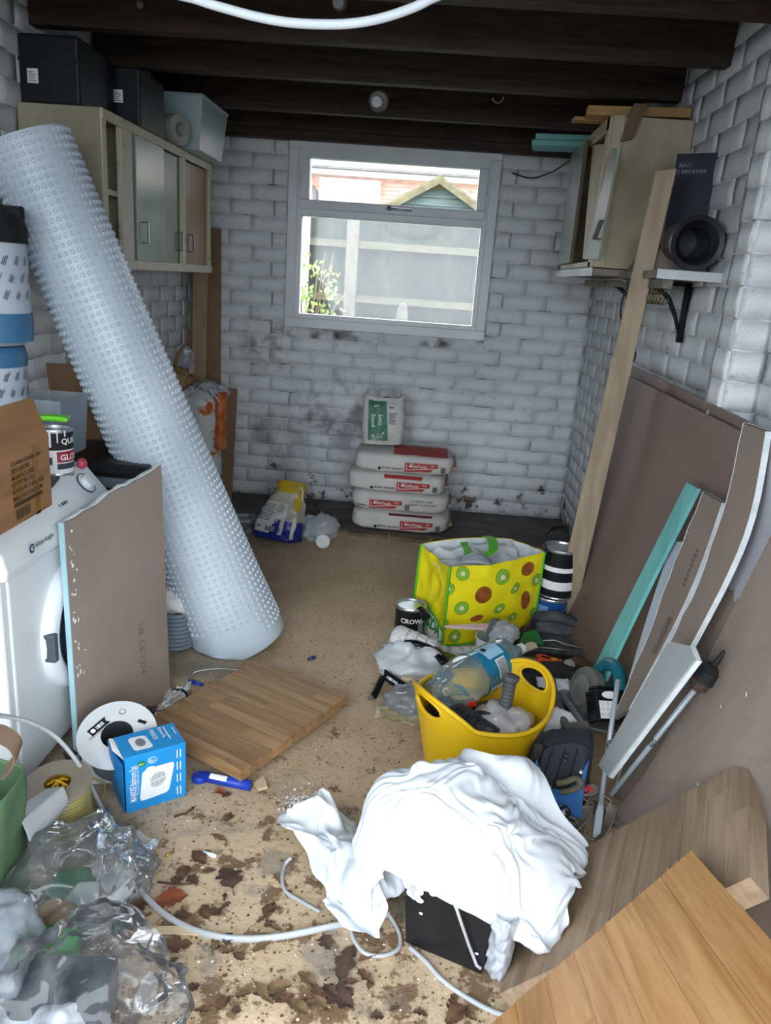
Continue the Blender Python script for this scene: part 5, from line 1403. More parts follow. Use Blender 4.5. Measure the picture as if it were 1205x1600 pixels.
# staves run across (left-right), stacked from front to back
M1 = frame(qa, ux, z=(0, 0, 1))       # x: leftwards/back, y: ...
side = np.dot(fxd, M1[:3, 1])
if side > 0: M1 = frame(qa, ux, z=(0, 0, 1)); o1 = qa
else: M1 = frame(qb, ux, z=(0, 0, 1)); o1 = qb
worktop('worktop_offcut', 'brown wooden worktop offcut lying flat in the middle of the floor', M1, dW, LY, .032, .042, M_ACACIA, 11)
# little prop under it
# 2. dusty board leaning at the right, low edge on the floor, staves running away from the door
dA = unit(V(.355, .935, 0)); dBv = V(.599, -.227, .768); dBv = unit(dBv - dA*np.dot(dA, dBv))
nG = np.cross(dA, dBv); nG = nG if nG[2] > 0 else -nG
T2 = .04
NL = P(780, 1553, 2, T2*nG[2] + .002)
M2 = frame(NL, dA, z=nG)
LB2 = .525
if np.dot(M2[:3, 1], dBv) < 0: M2 = frame(NL + dBv*LB2, dA, z=nG)
worktop('worktop_offcut', 'dusty grey-brown wooden worktop offcut leaning between the white dust sheet and the golden offcut', M2, .34, LB2, T2, .047, M_OAKDUST, 5)
# 3. golden board lying on top of it at the lower right corner
aG = ray(717, 921); aG = -unit(aG - nG*np.dot(aG, nG))          # staves run towards the door
T3 = .03
Cc = PP(1080, 1328, NL + nG*(T3 + .004), nG)
e1_ = np.cross(nG, aG); e1_ = e1_ if e1_[2] < 0 else -e1_
W3 = min(.50, (Cc[2] - T3*nG[2] - .004)/(-e1_[2]))
M3 = frame(Cc, aG, z=nG)
if np.dot(M3[:3, 1], e1_) < 0: M3 = frame(Cc + e1_*W3, aG, z=nG)
worktop('worktop_offcut', 'clean golden oak worktop offcut in the near lower right corner, with a rough sawn edge', M3, .46, W3, T3, .062, M_OAKNEW, 21, rough_x0=True)
# ================================================================== KIWI SHOPPER
M_YEL = mat('yellow_woven_plastic', 'efe021', 'e3d018', scale=6, rough=.32, bump=.25, bscale=7)
M_LIME = mat('lime_webbing', '58b52b', '4ea524', rough=.5)
M_LIN = mat('white_bag_lining', 'dcdfe2', 'cdd1d5', rough=.4, bump=.3, bscale=9)
FL, FR, BL_, BR_ = V(.131, 2.483, 0), V(.472, 2.655, 0), V(.018, 2.655, 0), V(.360, 2.83, 0)
FLt, FRt, BLt, BRt = P(703, 886, 1, 2.47), P(851, 862, 1, 2.66), P(659, 850, 1, 2.66), P(800, 842, 1, 2.84)
kb = thing('shopping_bag', 'yellow shopping bag printed with kiwi fruit standing on the floor', 'shopping bag', (.25, 2.65, 0))
def face_fn(bl, br, tl, tr, bulge, seed, sag=0.0):
    bl, br, tl, tr = V(*bl), V(*br), V(*tl), V(*tr)
    n = unit(np.cross(br - bl, tl - bl))
    def fn(u, v, h=0.0):
        p = (bl*(1-u) + br*u)*(1-v) + (tl*(1-u) + tr*u)*v
        w = math.sin(PI*min(max(u, 0), 1))*math.sin(PI*min(max(v, 0), 1)*.85 + .12)
        d = bulge*w + (.006*nz((u*3, v*3.4, seed), 1.3) + .008*(ridged((u*2.2+v*1.2, v*2.4-u*.6, seed), 1.2, seed)-.5))*min(1, 6*u*(1-u)+.15)
        p = p + n*(d + h)
        p[2] -= sag*math.sin(PI*u)*v*v
        p[2] = max(p[2], .002)
        return p
    return fn
ff = face_fn(FL, FR, FLt, FRt, .028, 1, .010)
fl = face_fn(BL_, FL, BLt, FLt, -.02, 2, .012)
fr = face_fn(FR, BR_, FRt, BRt, .01, 3)
fb = face_fn(BR_, BL_, BRt, BLt, .02, 4, -.012)
for nm, fn, mt in (('front_panel', ff, M_YEL), ('side_panel', fl, M_YEL), ('side_panel', fr, M_YEL), ('back_panel', fb, M_YEL)):
    mb = MB(); mb.grid(lambda u, v: fn(u, v), 40, 40); mb.build(nm, mt, kb, smooth=True)
    mb = MB(); mb.grid(lambda u, v: fn(u, .02+.975*v, -.003), 30, 30); mb.build('lining', M_LIN, kb, smooth=True)
mb = MB(); mb.add([FL+V(0,0,.003), FR+V(0,0,.003), BR_+V(0,0,.003), BL_+V(0,0,.003)], [(0, 1, 2, 3)]); mb.build('base', M_YEL, kb)
pip = MB()
for fn, u in ((ff, 0.0), (ff, 1.0), (fl, 0.0)): pip.tube([fn(u, v/22, .002) for v in range(23)], .005, 6)
pip.tube([ff(u/18, 0, .002) for u in range(19)], .005, 6)
pip.build('piping', M_LIME, kb, smooth=True)
def ff_uv(px, py):
    """where a photograph position falls on the front panel"""
    n = unit(np.cross(FR-FL, FLt-FL)); q = PP(px, py, FL + n*.012, n)
    u, v = .5, .5
    for _ in range(25):
        c = (FL*(1-u)+FR*u)*(1-v) + (FLt*(1-u)+FRt*u)*v; du = (FR-FL)*(1-v) + (FRt-FLt)*v; dv = (FLt*(1-u)+FRt*u) - (FL*(1-u)+FR*u)
        d = q - c; A = np.stack([du, dv], 1); s = np.linalg.lstsq(A, d, rcond=None)[0]; u += s[0]; v += s[1]
    return u, v
Wf, Hf = np.linalg.norm(FR-FL), np.linalg.norm(FLt-FL)
M_KG = mat('kiwi_flesh', '8fbf3c', '7fb232', scale=60, rough=.35); M_KC = mat('kiwi_core', 'dfe6b4', 'cfdc98', rough=.35); M_KS = mat('kiwi_skin', '9a5a2a', '84481f', scale=40, rough=.4, bump=.2); M_KR = mat('kiwi_rim', '6f8f2a', '5f7f25', rough=.4); M_SEED = mat('kiwi_seed', '23241a', '23241a')
def clip01(x): return min(max(x, 0.004), .996)
kz = 560; 
slices = [(452, 263, 32, 1, 0), (615, 267, 36, 1, 0), (668, 318, 28, .7, .9), (390, 335, 30, 1, 0), (442, 410, 33, 1, .3), (595, 405, 32, .6, .4), (772, 295, 28, 1, 0), (655, 443, 22, 1, .5), (365, 487, 30, 1, 0), (416, 537, 30, 1, .4), (752, 432, 22, .8, 1.0), (688, 142, 16, 1, 0)]
for i, (zx, zy, r, asp, ang) in enumerate(slices):
    u, v = ff_uv(560 + zx/2.739, 800 + zy/2.739)
    if not (-.03 < u < 1.03 and -.02 < v < 1.0): continue
    rm = r/2.739*2.35/1200*1.12
    g = lambda x, y, h=0.0: ff(clip01(u + x/Wf), clip01(v + y/Hf), h)
    mb = MB(); disc(mb, g, 0, 0, rm, rm*asp, .0022, 26, 3, ang=ang); s = mb.build('kiwi_print', M_KR, kb, smooth=True)
    mb = MB(); disc(mb, g, 0, 0, rm*.92, rm*asp*.92, .0030, 26, 3, ang=ang); mb.build('kiwi_flesh', M_KG, s, smooth=True)
    mb = MB(); disc(mb, g, 0, 0, rm*.34, rm*asp*.30, .0038, 16, 2, ang=ang)
    for k in range(14):
        a = 2*PI*k/14; c_, s_ = math.cos(ang), math.sin(ang); ex, ey = math.cos(a)*rm*.62, math.sin(a)*rm*.62*asp
        b1, b2 = math.cos(a+.10)*rm*.3, math.sin(a+.10)*rm*.3*asp; d1, d2 = math.cos(a-.10)*rm*.3, math.sin(a-.10)*rm*.3*asp
        R2 = lambda x, y: (c_*x - s_*y, s_*x + c_*y)
        poly(mb, g, [R2(b1, b2), R2(ex, ey), R2(d1, d2)], .0038)
    mb.build('kiwi_core', M_KC, s)
    mb = MB()
    for k in range(14):
        a = 2*PI*(k+.5)/14; x, y = math.cos(a)*rm*.46, math.sin(a)*rm*.46*asp; c_, s_ = math.cos(ang), math.sin(ang)
        disc(mb, g, c_*x - s_*y, s_*x + c_*y, rm*.07, rm*.045, .0045, 6, ang=a+ang)
    mb.build('kiwi_seeds', M_SEED, s)
for i, (zx, zy, rx_, ry_, ang) in enumerate([(530, 345, 41, 40, 0), (733, 243, 34, 30, .3), (715, 375, 27, 42, .1), (706, 508, 24, 27, 0), (500, 447, 30, 15, .3)]):
    u, v = ff_uv(560 + zx/2.739, 800 + zy/2.739); k = 1/2.739*2.35/1200*1.12
    g = lambda x, y, h=0.0: ff(clip01(u + x/Wf), clip01(v + y/Hf), h)
    mb = MB(); disc(mb, g, 0, 0, rx_*k, ry_*k, .0024, 26, 4, ang=ang); mb.build('kiwi_print', M_KS, kb, smooth=True, label='whole brown kiwi print')
# shop name on the side panel
mb = MB(); tri = [(.52, .02), (.98, .02), (.98, .12), (.62, .42), (.50, .36)]
def side_map(x, y, h=0.0): return fl(clip01(x), clip01(y), -h if False else h)
nside = unit(np.cross(FL - BL_, BLt - BL_)); sg_side = 1 if np.dot(nside, V(0, 0, CAM_H) - FL) > 0 else -1
sm = lambda x, y, h=0.0: fl(clip01(x), clip01(y), h*sg_side)
mb = MB(); mb.grid(lambda a, b: sm(.30 + .68*a, (.02 + (.34 - .16*a)*b), .002), 16, 10); mb.build('white_corner', M_WHITE, kb, smooth=True)
vs, fs = text_geo('ASDA', .34, .012)
mb = MB(); Wl = np.linalg.norm(FL-BL_)/Hf
mb.add([sm(.34 + v[0]*.66, .15 - v[0]*.07 + v[1]*.52 , .0045) for v in vs], fs); mb.build('lettering', mat('asda_green', '2f8f2f', '2f8f2f', rough=.5), kb)
mb = MB(); mb.tube([sm(.30 + .68*k/10, .36 - .16*k/10, .003) for k in range(11)], .004, 5); mb.build('green_trim', M_LIME, kb)
# webbing handles
def strap(p0, p1, mid, w, nm='handle', m=M_LIME, parent=kb):
    c = spline([p0, mid[0], mid[1], p1] if len(mid) == 2 else [p0, *mid, p1], 7)
    wv = V(*w); mb = MB(); mb.slab(lambda u, v: V(*c[int(round(v*(len(c)-1)))]) + wv*(u-.5), 3, len(c), .003); return mb.build(nm, m, parent, smooth=False)
h0, h1 = fb(.60, .97, -.004), fb(.36, .97, -.004)
strap(P(716, 842, 1, 2.80), P(728, 877, 1, 2.62), [P(722, 845, 1, 2.76), P(731, 862, 1, 2.68)], V(.026, .0, .0))
strap(P(760, 838, 1, 2.78), P(748, 873, 1, 2.63), [P(768, 842, 1, 2.74), P(770, 860, 1, 2.66)], V(.034, .01, 0))
# what is in the bag
mb = MB()
def lin(u, v):
    p = (FLt*(1-u) + FRt*u)*(1-v) + (BLt*(1-u) + BRt*u)*v
    p = p*(1-.06) + (FLt+FRt+BLt+BRt)/4*.06
    p[2] = .248 + .030*v + .028*ridged((u*3, v*3, 1), 1.3, 4) + .006*nz((u*9, v*9, 3)) - .03*(1-v)
    return p
mb.grid(lin, 34, 26); mb.build('white_polythene', M_LIN, label='crumpled white polythene filling the top of the kiwi shopping bag', cat='polythene', smooth=True)
mb = MB(); mb.grid(lambda u, v: P(742, 884, 1, 2.52) + V(-.05+.11*u, .06*v, .008+.028*math.sin(PI*v)*math.sin(PI*u) ), 10, 8); mb.build('grey_plastic_piece', mat('grey_plastic', '8d949b', '7c838a', rough=.4), label='grey plastic piece sticking out of the front of the kiwi shopping bag', cat='plastic piece', solid=.004, smooth=True)

# ================================================================== TINS AROUND THE BAG
M_TINBLACK = mat('black_tin_label', '16171a', '1d1e22', rough=.35)
tcc = V(.012, 2.545, 0); aa_ = math.atan2(-tcc[1], -tcc[0])
t, fn = tin('paint_tin', 'small black and silver paint tin beside the left side of the kiwi bag', tcc, .055, .125, M_TINBLACK, [(.0, .02, aa_-1.4, aa_+1.4, M_TIN, 'silver_band')], [('CROWN', .024, aa_-.62, .073, M_WHITE)])
mb = MB(); patch(mb, fn, (aa_+.55)*.055, .015, (aa_+.95)*.055, .085, .001, 6, 2); mb.build('silver_panel', M_TIN, t)
MB().cone(tcc + V(.03, -.028, .118), tcc + V(.055, -.06, .105), .017).build('black_stopper', M_BLACK, label='black stopper lying on the edge of the small black paint tin', cat='stopper')
t2c = V(.565, 2.74, 0)
aa2 = math.atan2(-t2c[1], -t2c[0])
bt, _ = tin('paint_tin', 'blue tin standing under the black and white paint tin behind the kiwi bag', (.535, 2.70, 0), .062, .145, mat('blue_tin_label', '1f4f97', '2a5fa8', rough=.35), [(.05, .12, aa2-1.0, aa2-.1, mat('pale_blue_print', '6f9bd0'), 'panel')], [])
t, _ = tin('paint_tin', 'black and white striped paint tin stacked behind the right corner of the kiwi bag', (.548, 2.71, .149), .066, .185, M_TINBLACK, [(.105, .123, -PI, PI, M_WHITE, 'white_stripe'), (.035, .068, -PI, PI, M_WHITE, 'white_stripe')], [])
mb = MB(); mb.tube(spline([(.498, 2.665, .30), (.475, 2.66, .36), (.490, 2.70, .395), (.55, 2.74, .40)], 6), .007, 8, flat=(1.5, .6)); mb.build('handle', M_BLACK, t, smooth=True)
# open white tub in front of the bag with a knife and cling bag
op = thing('paint_kettle', 'small white-rimmed open tub in front of the kiwi bag', 'tub', (.265, 2.35, 0))
MO = frame((.29, 2.36, .0), (1, 0, 0), z=(0, 0, 1))
mb = MB(MO); mb.lathe([(.046, .002), (.054, .105), (.057, .110), (.057, .115), (.052, .115), (.044, .01)], 32, capt=True); mb.build('tub', mat('dusty_white_plastic', 'cfd2d3', 'b9bdbf', scale=8, rough=.4), op, smooth=False)
crumple((.315, 2.34, .140), (.055, .048, .038), seed=8, amp=.25, flat=False).build('cling_bag', film('milky_polythene', 'd5dde4', .32), label='crumpled cling bag sitting on the small open tub', cat='plastic bag', smooth=True)
mb = MB(); mb.slab(lambda u, v: V(*spline([(.268, 2.315, .11), (.274, 2.315, .16), (.287, 2.335, .187), (.30, 2.36, .178)], 5)[int(round(v*15))]) + V(.018*(u-.5), 0, 0), 3, 16, .003); mb.build('grey_strap', mat('grey_webbing', '4f5255', '5c6063', rough=.8), label='grey strap looped over the small open tub', cat='strap')
mb = MB(frame((.125, 2.36, .135), unit(V(1, -.08, .12)), z=(0, -.3, 1))); mb.prism([(0, .0), (.03, -.008), (.15, -.014), (.20, -.010), (.20, .012), (.12, .014), (.03, .006)], -.005, .006); mb.build('pink_trowel', mat('pale_pink_plastic', 'd2b6ac', 'c4a79c', rough=.5), label='pale pink pointed tool lying across the small open tub', cat='tool', bevel=.003)
mb = MB(frame((.345, 2.21, .13), unit(V(.75, .55, .15)), z=(0, 0, 1))); mb.prism([(0, -.014), (.085, -.018), (.095, .0), (.085, .018), (0, .014)], 0, .007); mb.build('wooden_stick', mat('pale_wood_stick', 'd5bd9d', 'c7ae8d', rough=.6), label='flat pale wooden stick poking out behind the water bottle', cat='stick', bevel=.002)

# ================================================================== ROLLER SLEEVES, POLYTHENE, BLACK BITS LEFT OF THE TRUG
M_FLUFF = mat('white_roller_pile', 'e2e2df', 'd2d2cf', scale=60, rough=1, bump=.8, bscale=120)
def sleeve(label, p0, p1, r, seed):
    t = thing('roller_sleeve', label, 'paint roller', (V(*p0)+V(*p1))/2)
    d = unit(V(*p1)-V(*p0)); M = frame(p0, np.cross(d, V(0, 0, 1)), z=d); L = np.linalg.norm(V(*p1)-V(*p0))
    mb = MB(M); mb.lathe([(r*.55, 0), (r*.85, -.002), (r, .010)] + [(r*(1+.02*math.sin(k*2)), .01+(L-.02)*k/10) for k in range(1, 10)] + [(r, L-.010), (r*.85, L+.002), (r*.5, L)], 26); mb.build('pile', M_FLUFF, t, smooth=True)
    st = MB()
    for k in range(4):
        st.tube([(M @ V((r*1.012)*math.cos(a), (r*1.012)*math.sin(a), L*(.15+.22*k) + .035*a/(2*PI), 1))[:3] for a in np.linspace(0, 2*PI, 26)], .0016, 4)
    st.build('stripe', mat('grey_stripe', '9a9a98', rough=1), t)
sleeve('white roller sleeve with grey stripes lying left of the kiwi bag', (-.035, 2.335, .095), (.105, 2.265, .08), .043, 1)
sleeve('white roller sleeve lying in front of the kiwi bag', (.105, 2.285, .05), (.25, 2.34, .045), .038, 2)
crumple((.035, 2.25, .05), (.115, .10, .06), seed=12, amp=.30).build('white_polythene_bag', film('white_polythene', 'dfe3e6', .72, rough=.3, edge=.2), label='crumpled white polythene bag under the roller sleeves', cat='plastic bag', smooth=True)
bkk = thing('paint_roller', 'glossy black plastic roller frame lying under the striped roller sleeve', 'paint roller', (.08, 2.26, .07))
mb = MB(); mb.tube(spline([(.005, 2.285, .105), (.05, 2.265, .112), (.10, 2.235, .105), (.135, 2.20, .085)], 5), [.016]*5+[.013]*5+[.017]*6, 8, flat=(1.4, .7)); mb.build('arm', mat('gloss_black', '131418', '1a1b20', rough=.2), bkk, smooth=True)
mb = MB(); mb.hexa([(.12, 2.21, .05), (.19, 2.17, .05), (.20, 2.24, .05), (.14, 2.27, .05), (.11, 2.205, .095), (.18, 2.165, .095), (.19, 2.235, .095), (.13, 2.265, .095)]); mb.build('block', mat('gloss_black', '131418', '1a1b20', rough=.2), bkk, bevel=.006)
bb2 = thing('black_bracket', 'black angled metal bracket with pale lettering on the floor left of the trug', 'bracket', (-.03, 2.10, 0))
pA, pB, pC = V(-.085, 2.075, .004), V(-.055, 2.13, .062), V(.06, 2.035, .045)
mb = MB(); mb.slab(lambda u, v: pB*(1-u) + pC*u + V(.02*0, .03*(v-.5), .02*(v-.5)), 8, 4, .012); mb.slab(lambda u, v: pB*(1-u) + pA*u + V(.022*(v-.5), .016*(v-.5), 0), 6, 3, .010); mb.build('bracket', mat('gloss_black', '131418', '1a1b20', rough=.2), bb2, bevel=.002)
MP_ = frame(pB + V(.012, -.012, -.004), pC - pB, y=V(0, .03, .02)); mb = MB(); bars(mb, flat_map(MP_), .0, -.004, .045, .004, 7, .6, True, .0085 if MP_[2, 2] > 0 else -.0085); mb.build('lettering', M_WHITE, bb2)
MB().cone(pA + V(0, 0, .003), pA + V(-.006, -.006, .010), .008).build('tip', M_STEEL, bb2)
mb = MB(frame((.0, 2.12, .055), unit(V(1, -.12, -.02)), z=(0, 0, 1))); mb.bx(V(0, -.012, 0), V(.13, .012, .014)); mb.build('wood_offcut', mat('pale_wood_stick', 'd5bd9d', 'c7ae8d', rough=.6), label='short pale wood offcut poking out left of the water bottle', cat='offcut', bevel=.002)
crumple((.045, 2.03, .04), (.085, .06, .05), seed=21, amp=.3).build('grey_polythene_scrap', film('smoky_polythene', 'aeb2b6', .35, rough=.2, edge=.35), label='smoky polythene scrap hanging beside the left handle of the trug', cat='plastic film', smooth=True)
mb = MB(); mb.grid(lambda u, v: V(-.07 + .13*u, 1.955 + .055*v + .012*math.sin(u*5), .008 + .010*ridged((u*4, v*4, 2), 1.2)), 16, 10); mb.build('cream_film_scrap', film('cream_film', 'd8cf9f', .45, rough=.3, edge=.2), label='thin cream film scrap on the floor left of the trug', cat='plastic film', smooth=True)

# ================================================================== YELLOW TRUG
M_TRUG = mat('yellow_rubber', 'e3b81a', 'd8aa12', scale=5, rough=.38, bump=.06)
tg = thing('garden_trug', 'yellow flexible garden trug with two loop handles full of tools', 'trug', (.21, 1.765, 0))
TC = V(.213, 1.775, 0); aH = .60      # handle axis
def trug_rim(a):
    c = abs(math.cos(a - aH)); return .216 + .054*max(0, (c - .70)/.30)**.9 - .012*(1-c)
def trug_p(a, v, dr=0.0):
    top = trug_rim(a)
    r = .128 + .048*(v*top/.25) + dr
    sx = 1 + .03*v*abs(math.cos(a - aH))
    return TC + V(r*sx*math.cos(a), r*.97*math.sin(a), .003 + v*top)
mb = MB()
n, m_ = 72, 22
def hole(a, z):
    """opening of the hand-holds"""
    d = min(abs((a - aH + PI) % (2*PI) - PI), abs((a - aH + 2*PI) % (2*PI) - PI))
    rim = trug_rim(a)
    return (d/.31)**2 + ((z - .232)/.027)**2 < 1
def side(dr, flip):
    vs = []; fs = []
    for j in range(m_):
        for i in range(n): vs.append(trug_p(2*PI*i/n, j/(m_-1), dr))
    for j in range(m_-1):
        for i in range(n):
            i2 = (i+1) % n; a = 2*PI*(i+.5)/n; z = (j+.5)/(m_-1)*trug_rim(a)
            if hole(a, z): continue
            f = (j*n+i, j*n+i2, (j+1)*n+i2, (j+1)*n+i); fs.append(f)
    return vs, fs
# refined: walls as one sheet, thickened, with a rolled rim
n, m_ = 120, 48
vs, fs = side(0, False)
mb.add(vs, fs); mb.add([trug_p(2*PI*i/60, 0) for i in range(60)], [tuple(range(60))[::-1]])
mb.build('tub', M_TRUG, tg, smooth=True, solid=.006)
mb = MB(); mb.tube([trug_p(2*PI*i/96, 1.0) for i in range(96)], .0065, 8, closed=True); mb.build('rim', M_TRUG, tg, smooth=True)
for s in (0, PI):
    mb = MB(); pts = []
    for k in range(40):
        q = 2*PI*k/40; a = aH + s + .315*math.cos(q); z = .232 + .0275*math.sin(q)
        rim = trug_rim(a); pts.append(trug_p(a, z/rim))
    mb.tube(pts, .0055, 8, closed=True); mb.build('handle_edge', M_TRUG, tg, smooth=True)
# things in the trug
gr = thing('angle_grinder', 'black power tool lying in the yellow trug with its ribbed side grip standing up', 'power tool', (.2, 1.72, .12))
M_TOOL = mat('dark_grey_tool_plastic', '2c2d30', '3b3c40', scale=10, rough=.45)
mb = MB(); mb.tube(spline([(.10, 1.80, .155), (.15, 1.75, .175), (.20, 1.70, .178), (.245, 1.675, .165)], 5), [.024]*5+[.030]*5+[.026]*6, 14); mb.build('body', M_TOOL, gr, smooth=True)
mb = MB(); mb.cone((.225, 1.675, .175), (.222, 1.648, .196), .017, .014, 20); mb.cone((.222, 1.648, .196), (.221, 1.644, .199), .009, .009, 14); mb.build('gear_head', mat('black_rubber', '1d1d1f', '252528', rough=.6), gr)
for k in range(5):
    MB().tube([V(.150+.012*k, 1.735-.012*k, .176) + V(.029*math.cos(q)*.6, .029*math.cos(q)*.75, .029*math.sin(q)) for q in np.linspace(0.2, PI-.2, 10)], .0022, 5).build('vent', M_BLACK, gr)
gp0, gp1 = P(778, 1113, 1, 1.765), P(795, 1068, 1, 1.80)
gp0 = V(.268, 1.765, .165); gp1 = gp0 + unit(V(.10, .16, 1))*.125
dg_ = unit(gp1 - gp0); Mg = frame(gp0, np.cross(dg_, V(0, 1, 0)), z=dg_)
mb = MB(Mg); pr = [(.020, 0), (.020, .006), (.0155, .008)] 
for k in range(9): pr += [(.0165, .012+.010*k), (.0182, .0145+.010*k), (.0165, .017+.010*k), (.0155, .0195+.010*k)]
pr += [(.0195, .107), (.022, .112), (.022, .120), (.012, .124)]
mb.lathe(pr, 22); mb.build('side_grip', mat('grey_rubber_grip', '4b4d4f', '5a5c5e', rough=.55), gr, smooth=False)
mb = MB(); mb.tube([gp0 - dg_*.06, gp0], .006, 8); mb.build('grip_bolt', M_STEEL, gr)
crumple((.272, 1.745, .165), (.072, .08, .04), seed=31, amp=.26, flat=False).build('clear_bag_in_trug', film('pinkish_clear_bag', 'e2dcdd', .42, rough=.12, edge=.4, streak=.3), label='crumpled clear bag in the right half of the yellow trug', cat='plastic bag', smooth=True)
crumple((.135, 1.80, .13), (.07, .085, .04), seed=33, amp=.28, flat=False).build('dark_brown_bag', mat('dark_brown_polythene', '2c2320', '3a2f2a', rough=.25), label='dark brown plastic bag under the power tool in the yellow trug', cat='plastic bag', smooth=True)
crumple((.215, 1.82, .10), (.12, .10, .05), seed=35, amp=.2, flat=False).build('grey_rag', mat('dusty_rag', 'a19c98', '8b8580', rough=1), label='dusty grey rag in the bottom of the yellow trug', cat='rag', smooth=True)
mb = MB(); mb.tube(spline([(.105, 1.70, .205), (.15, 1.685, .205), (.20, 1.73, .20), (.25, 1.73, .195)], 6), .005, 7); mb.build('black_flex', M_BLACK, label='short black power flex lying over the tool in the yellow trug', cat='cable', smooth=True)
mb = MB(); mb.box((.185, 1.80, .185), (.03, .02, .018), rotz((0,0,0), .6)); mb.build('red_plug', mat('red_plastic', 'c02a20', rough=.4), label='small red plastic cap beside the bottle in the yellow trug', cat='cap', bevel=.004)
mb = MB(); mb.hexa([(.10, 1.715, .19), (.14, 1.70, .19), (.145, 1.73, .19), (.11, 1.74, .19), (.10, 1.715, .198), (.14, 1.70, .198), (.145, 1.73, .198), (.11, 1.74, .198)]); mb.build('white_tag', M_WHITE, label='small white tag on top of the tools in the yellow trug', cat='tag', bevel=.002)

# ================================================================== WATER BOTTLE
wb = thing('water_bottle', 'large crumpled clear water bottle with a blue label lying across the trug', 'bottle', (.185, 1.87, .27))
b_l, b_r = P(694, 1082, 1, 1.80), P(800, 1022, 1, 2.02)
dB = unit(b_r - b_l); LB = np.linalg.norm(b_r - b_l)
MBt = frame(b_l, unit(np.cross(dB, V(0, 1, 0))), z=dB); RB = .062
def bot_r(z): 
    s = z/LB
    if s < .10: return RB*(.72 + 2.8*s)
    if s > .86: return RB*max(.25, 1 - ((s-.86)/.14)**1.6*.75)
    return RB
def bot_p(u, v, dr=0.0):
    z = -.03 + (LB+.06)*v; a = 2*PI*u
    r = bot_r(max(0, min(LB, z))) * (.0 if v < .004 else 1) + dr
    d = (1 + .05*math.sin(3*a+z*30) * (1 if v < .42 or v > .75 else .25) + .13*(ridged((math.cos(a), math.sin(a), z*10), 1.5, 3)-.5)*(1 if v < .42 else .25))
    return V(r*d*math.cos(a), r*d*math.sin(a), z)
mb = MB(MBt); mb.grid(lambda u, v: bot_p(u, v), 56, 70, cu=True)
M_PET = film('clear_bottle_plastic', 'a9c3ca', .14, rough=.05, edge=.45, streak=.10)
mb.build('bottle', M_PET, wb, smooth=True)
mb = MB(MBt); mb.grid(lambda u, v: bot_p(u, .40 + .30*v, .0012), 56, 18, cu=True); mb.build('label', mat('teal_blue_label', '1a7596', '176a8a', rough=.25), wb, smooth=True)
# direction on the label that faces the camera
tocam = np.linalg.inv(MBt)[:3, :3] @ unit(V(0, 0, CAM_H) - (b_l+b_r)/2); ac = math.atan2(tocam[1], tocam[0])/(2*PI)
lb = lambda x, y, h=0.0: (MBt @ np.append(bot_p(ac + x, .40 + .30*y, .0022 + h), 1))[:3]
mb = MB(); patch(mb, lb, -.02, .42, .11, .80, 0, 8, 6); mb.build('white_panel', M_WHITE, wb)
mb = MB(); [patch(mb, lb, -.012, .45+.045*k, .10, .475+.045*k, .001, 6, 2) for k in range(8)]; mb.build('barcode', mat('blue_grey_print', '3e4f66'), wb)
mb = MB(); patch(mb, lb, -.18, .30, -.04, .90, 0, 8, 6); mb.build('pale_blue_panel', mat('pale_blue_panel', '9cc7dc'), wb)
mb = MB(); patch(mb, lb, -.15, .36, -.11, .50, .001, 4, 3); mb.build('mark', M_INK, wb)
mb = MB(); bars(mb, lb, .15, .12, .20, .85, 6, .6, False, .001); mb.build('lettering', M_WHITE, wb)
mb = MB(MBt); mb.lathe([(.016, LB+.03), (.016, LB+.05), (.001, LB+.05)], 18, capb=False); mb.build('cap', M_WHITE_PLASTIC, wb)

# ================================================================== TOOLS RIGHT OF THE TRUG
tr_ = thing('paint_tray', 'dusty black paint tray on the floor to the right of the kiwi bag', 'paint tray', (.545, 2.42, 0))
M_DUSTB = mat('dusty_black_rubber', '2f3032', '56565a', scale=12, rough=.7, bump=.2)
t00, t10, t11, t01 = P(800, 1012, 2, .05), P(938, 1027, 2, .06), P(915, 975, 2, .09), P(835, 965, 2, .09)
def trf(u, v, s=0.0): return (t00*(1-u)+t10*u)*(1-v) + (t01*(1-u)+t11*u)*v
mb = MB()
def tray_in(u, v):
    p = trf(u, v); e = min(u, 1-u, v, 1-v)
    p[2] += -.038*min(1, e/.12) + .006*nz((u*6, v*6, 1)); return p
mb.slab(tray_in, 24, 18, .006); mb.build('basin', M_DUSTB, tr_)
mb = MB(); mb.tube([trf(0, 0), trf(1, 0), trf(1, 1), trf(0, 1)], .011, 8, closed=True); mb.build('rim', M_DUSTB, tr_)
mb = MB(); mb.tube([trf(.02, .93) + V(0, 0, .012), trf(.4, .96) + V(0, 0, .02), trf(.7, .93) + V(0, 0, .012), trf(.9, .9)], [.018, .022, .019, .012], 10); mb.build('rolled_liner', M_DUSTB, tr_, smooth=True)
mb = MB(); mb.tube([trf(.05, .12)+V(0, 0, .006), trf(.45, .30)+V(0, 0, .008), trf(.9, .10)+V(0, 0, .006)], .003, 6); mb.tube([trf(.1, .05)+V(0, 0, .008), trf(.92, .03)+V(0, 0, .008)], .003, 6); mb.tube([trf(.92, .03)+V(0, 0, .008), trf(.93, .12)+V(0, 0, .008), trf(.55, .2)+V(0, 0, .008)], .003, 6)
mb.build('wire_roller', M_STEEL, label='bent wire roller frame lying in the dusty paint tray', cat='roller frame', smooth=True)
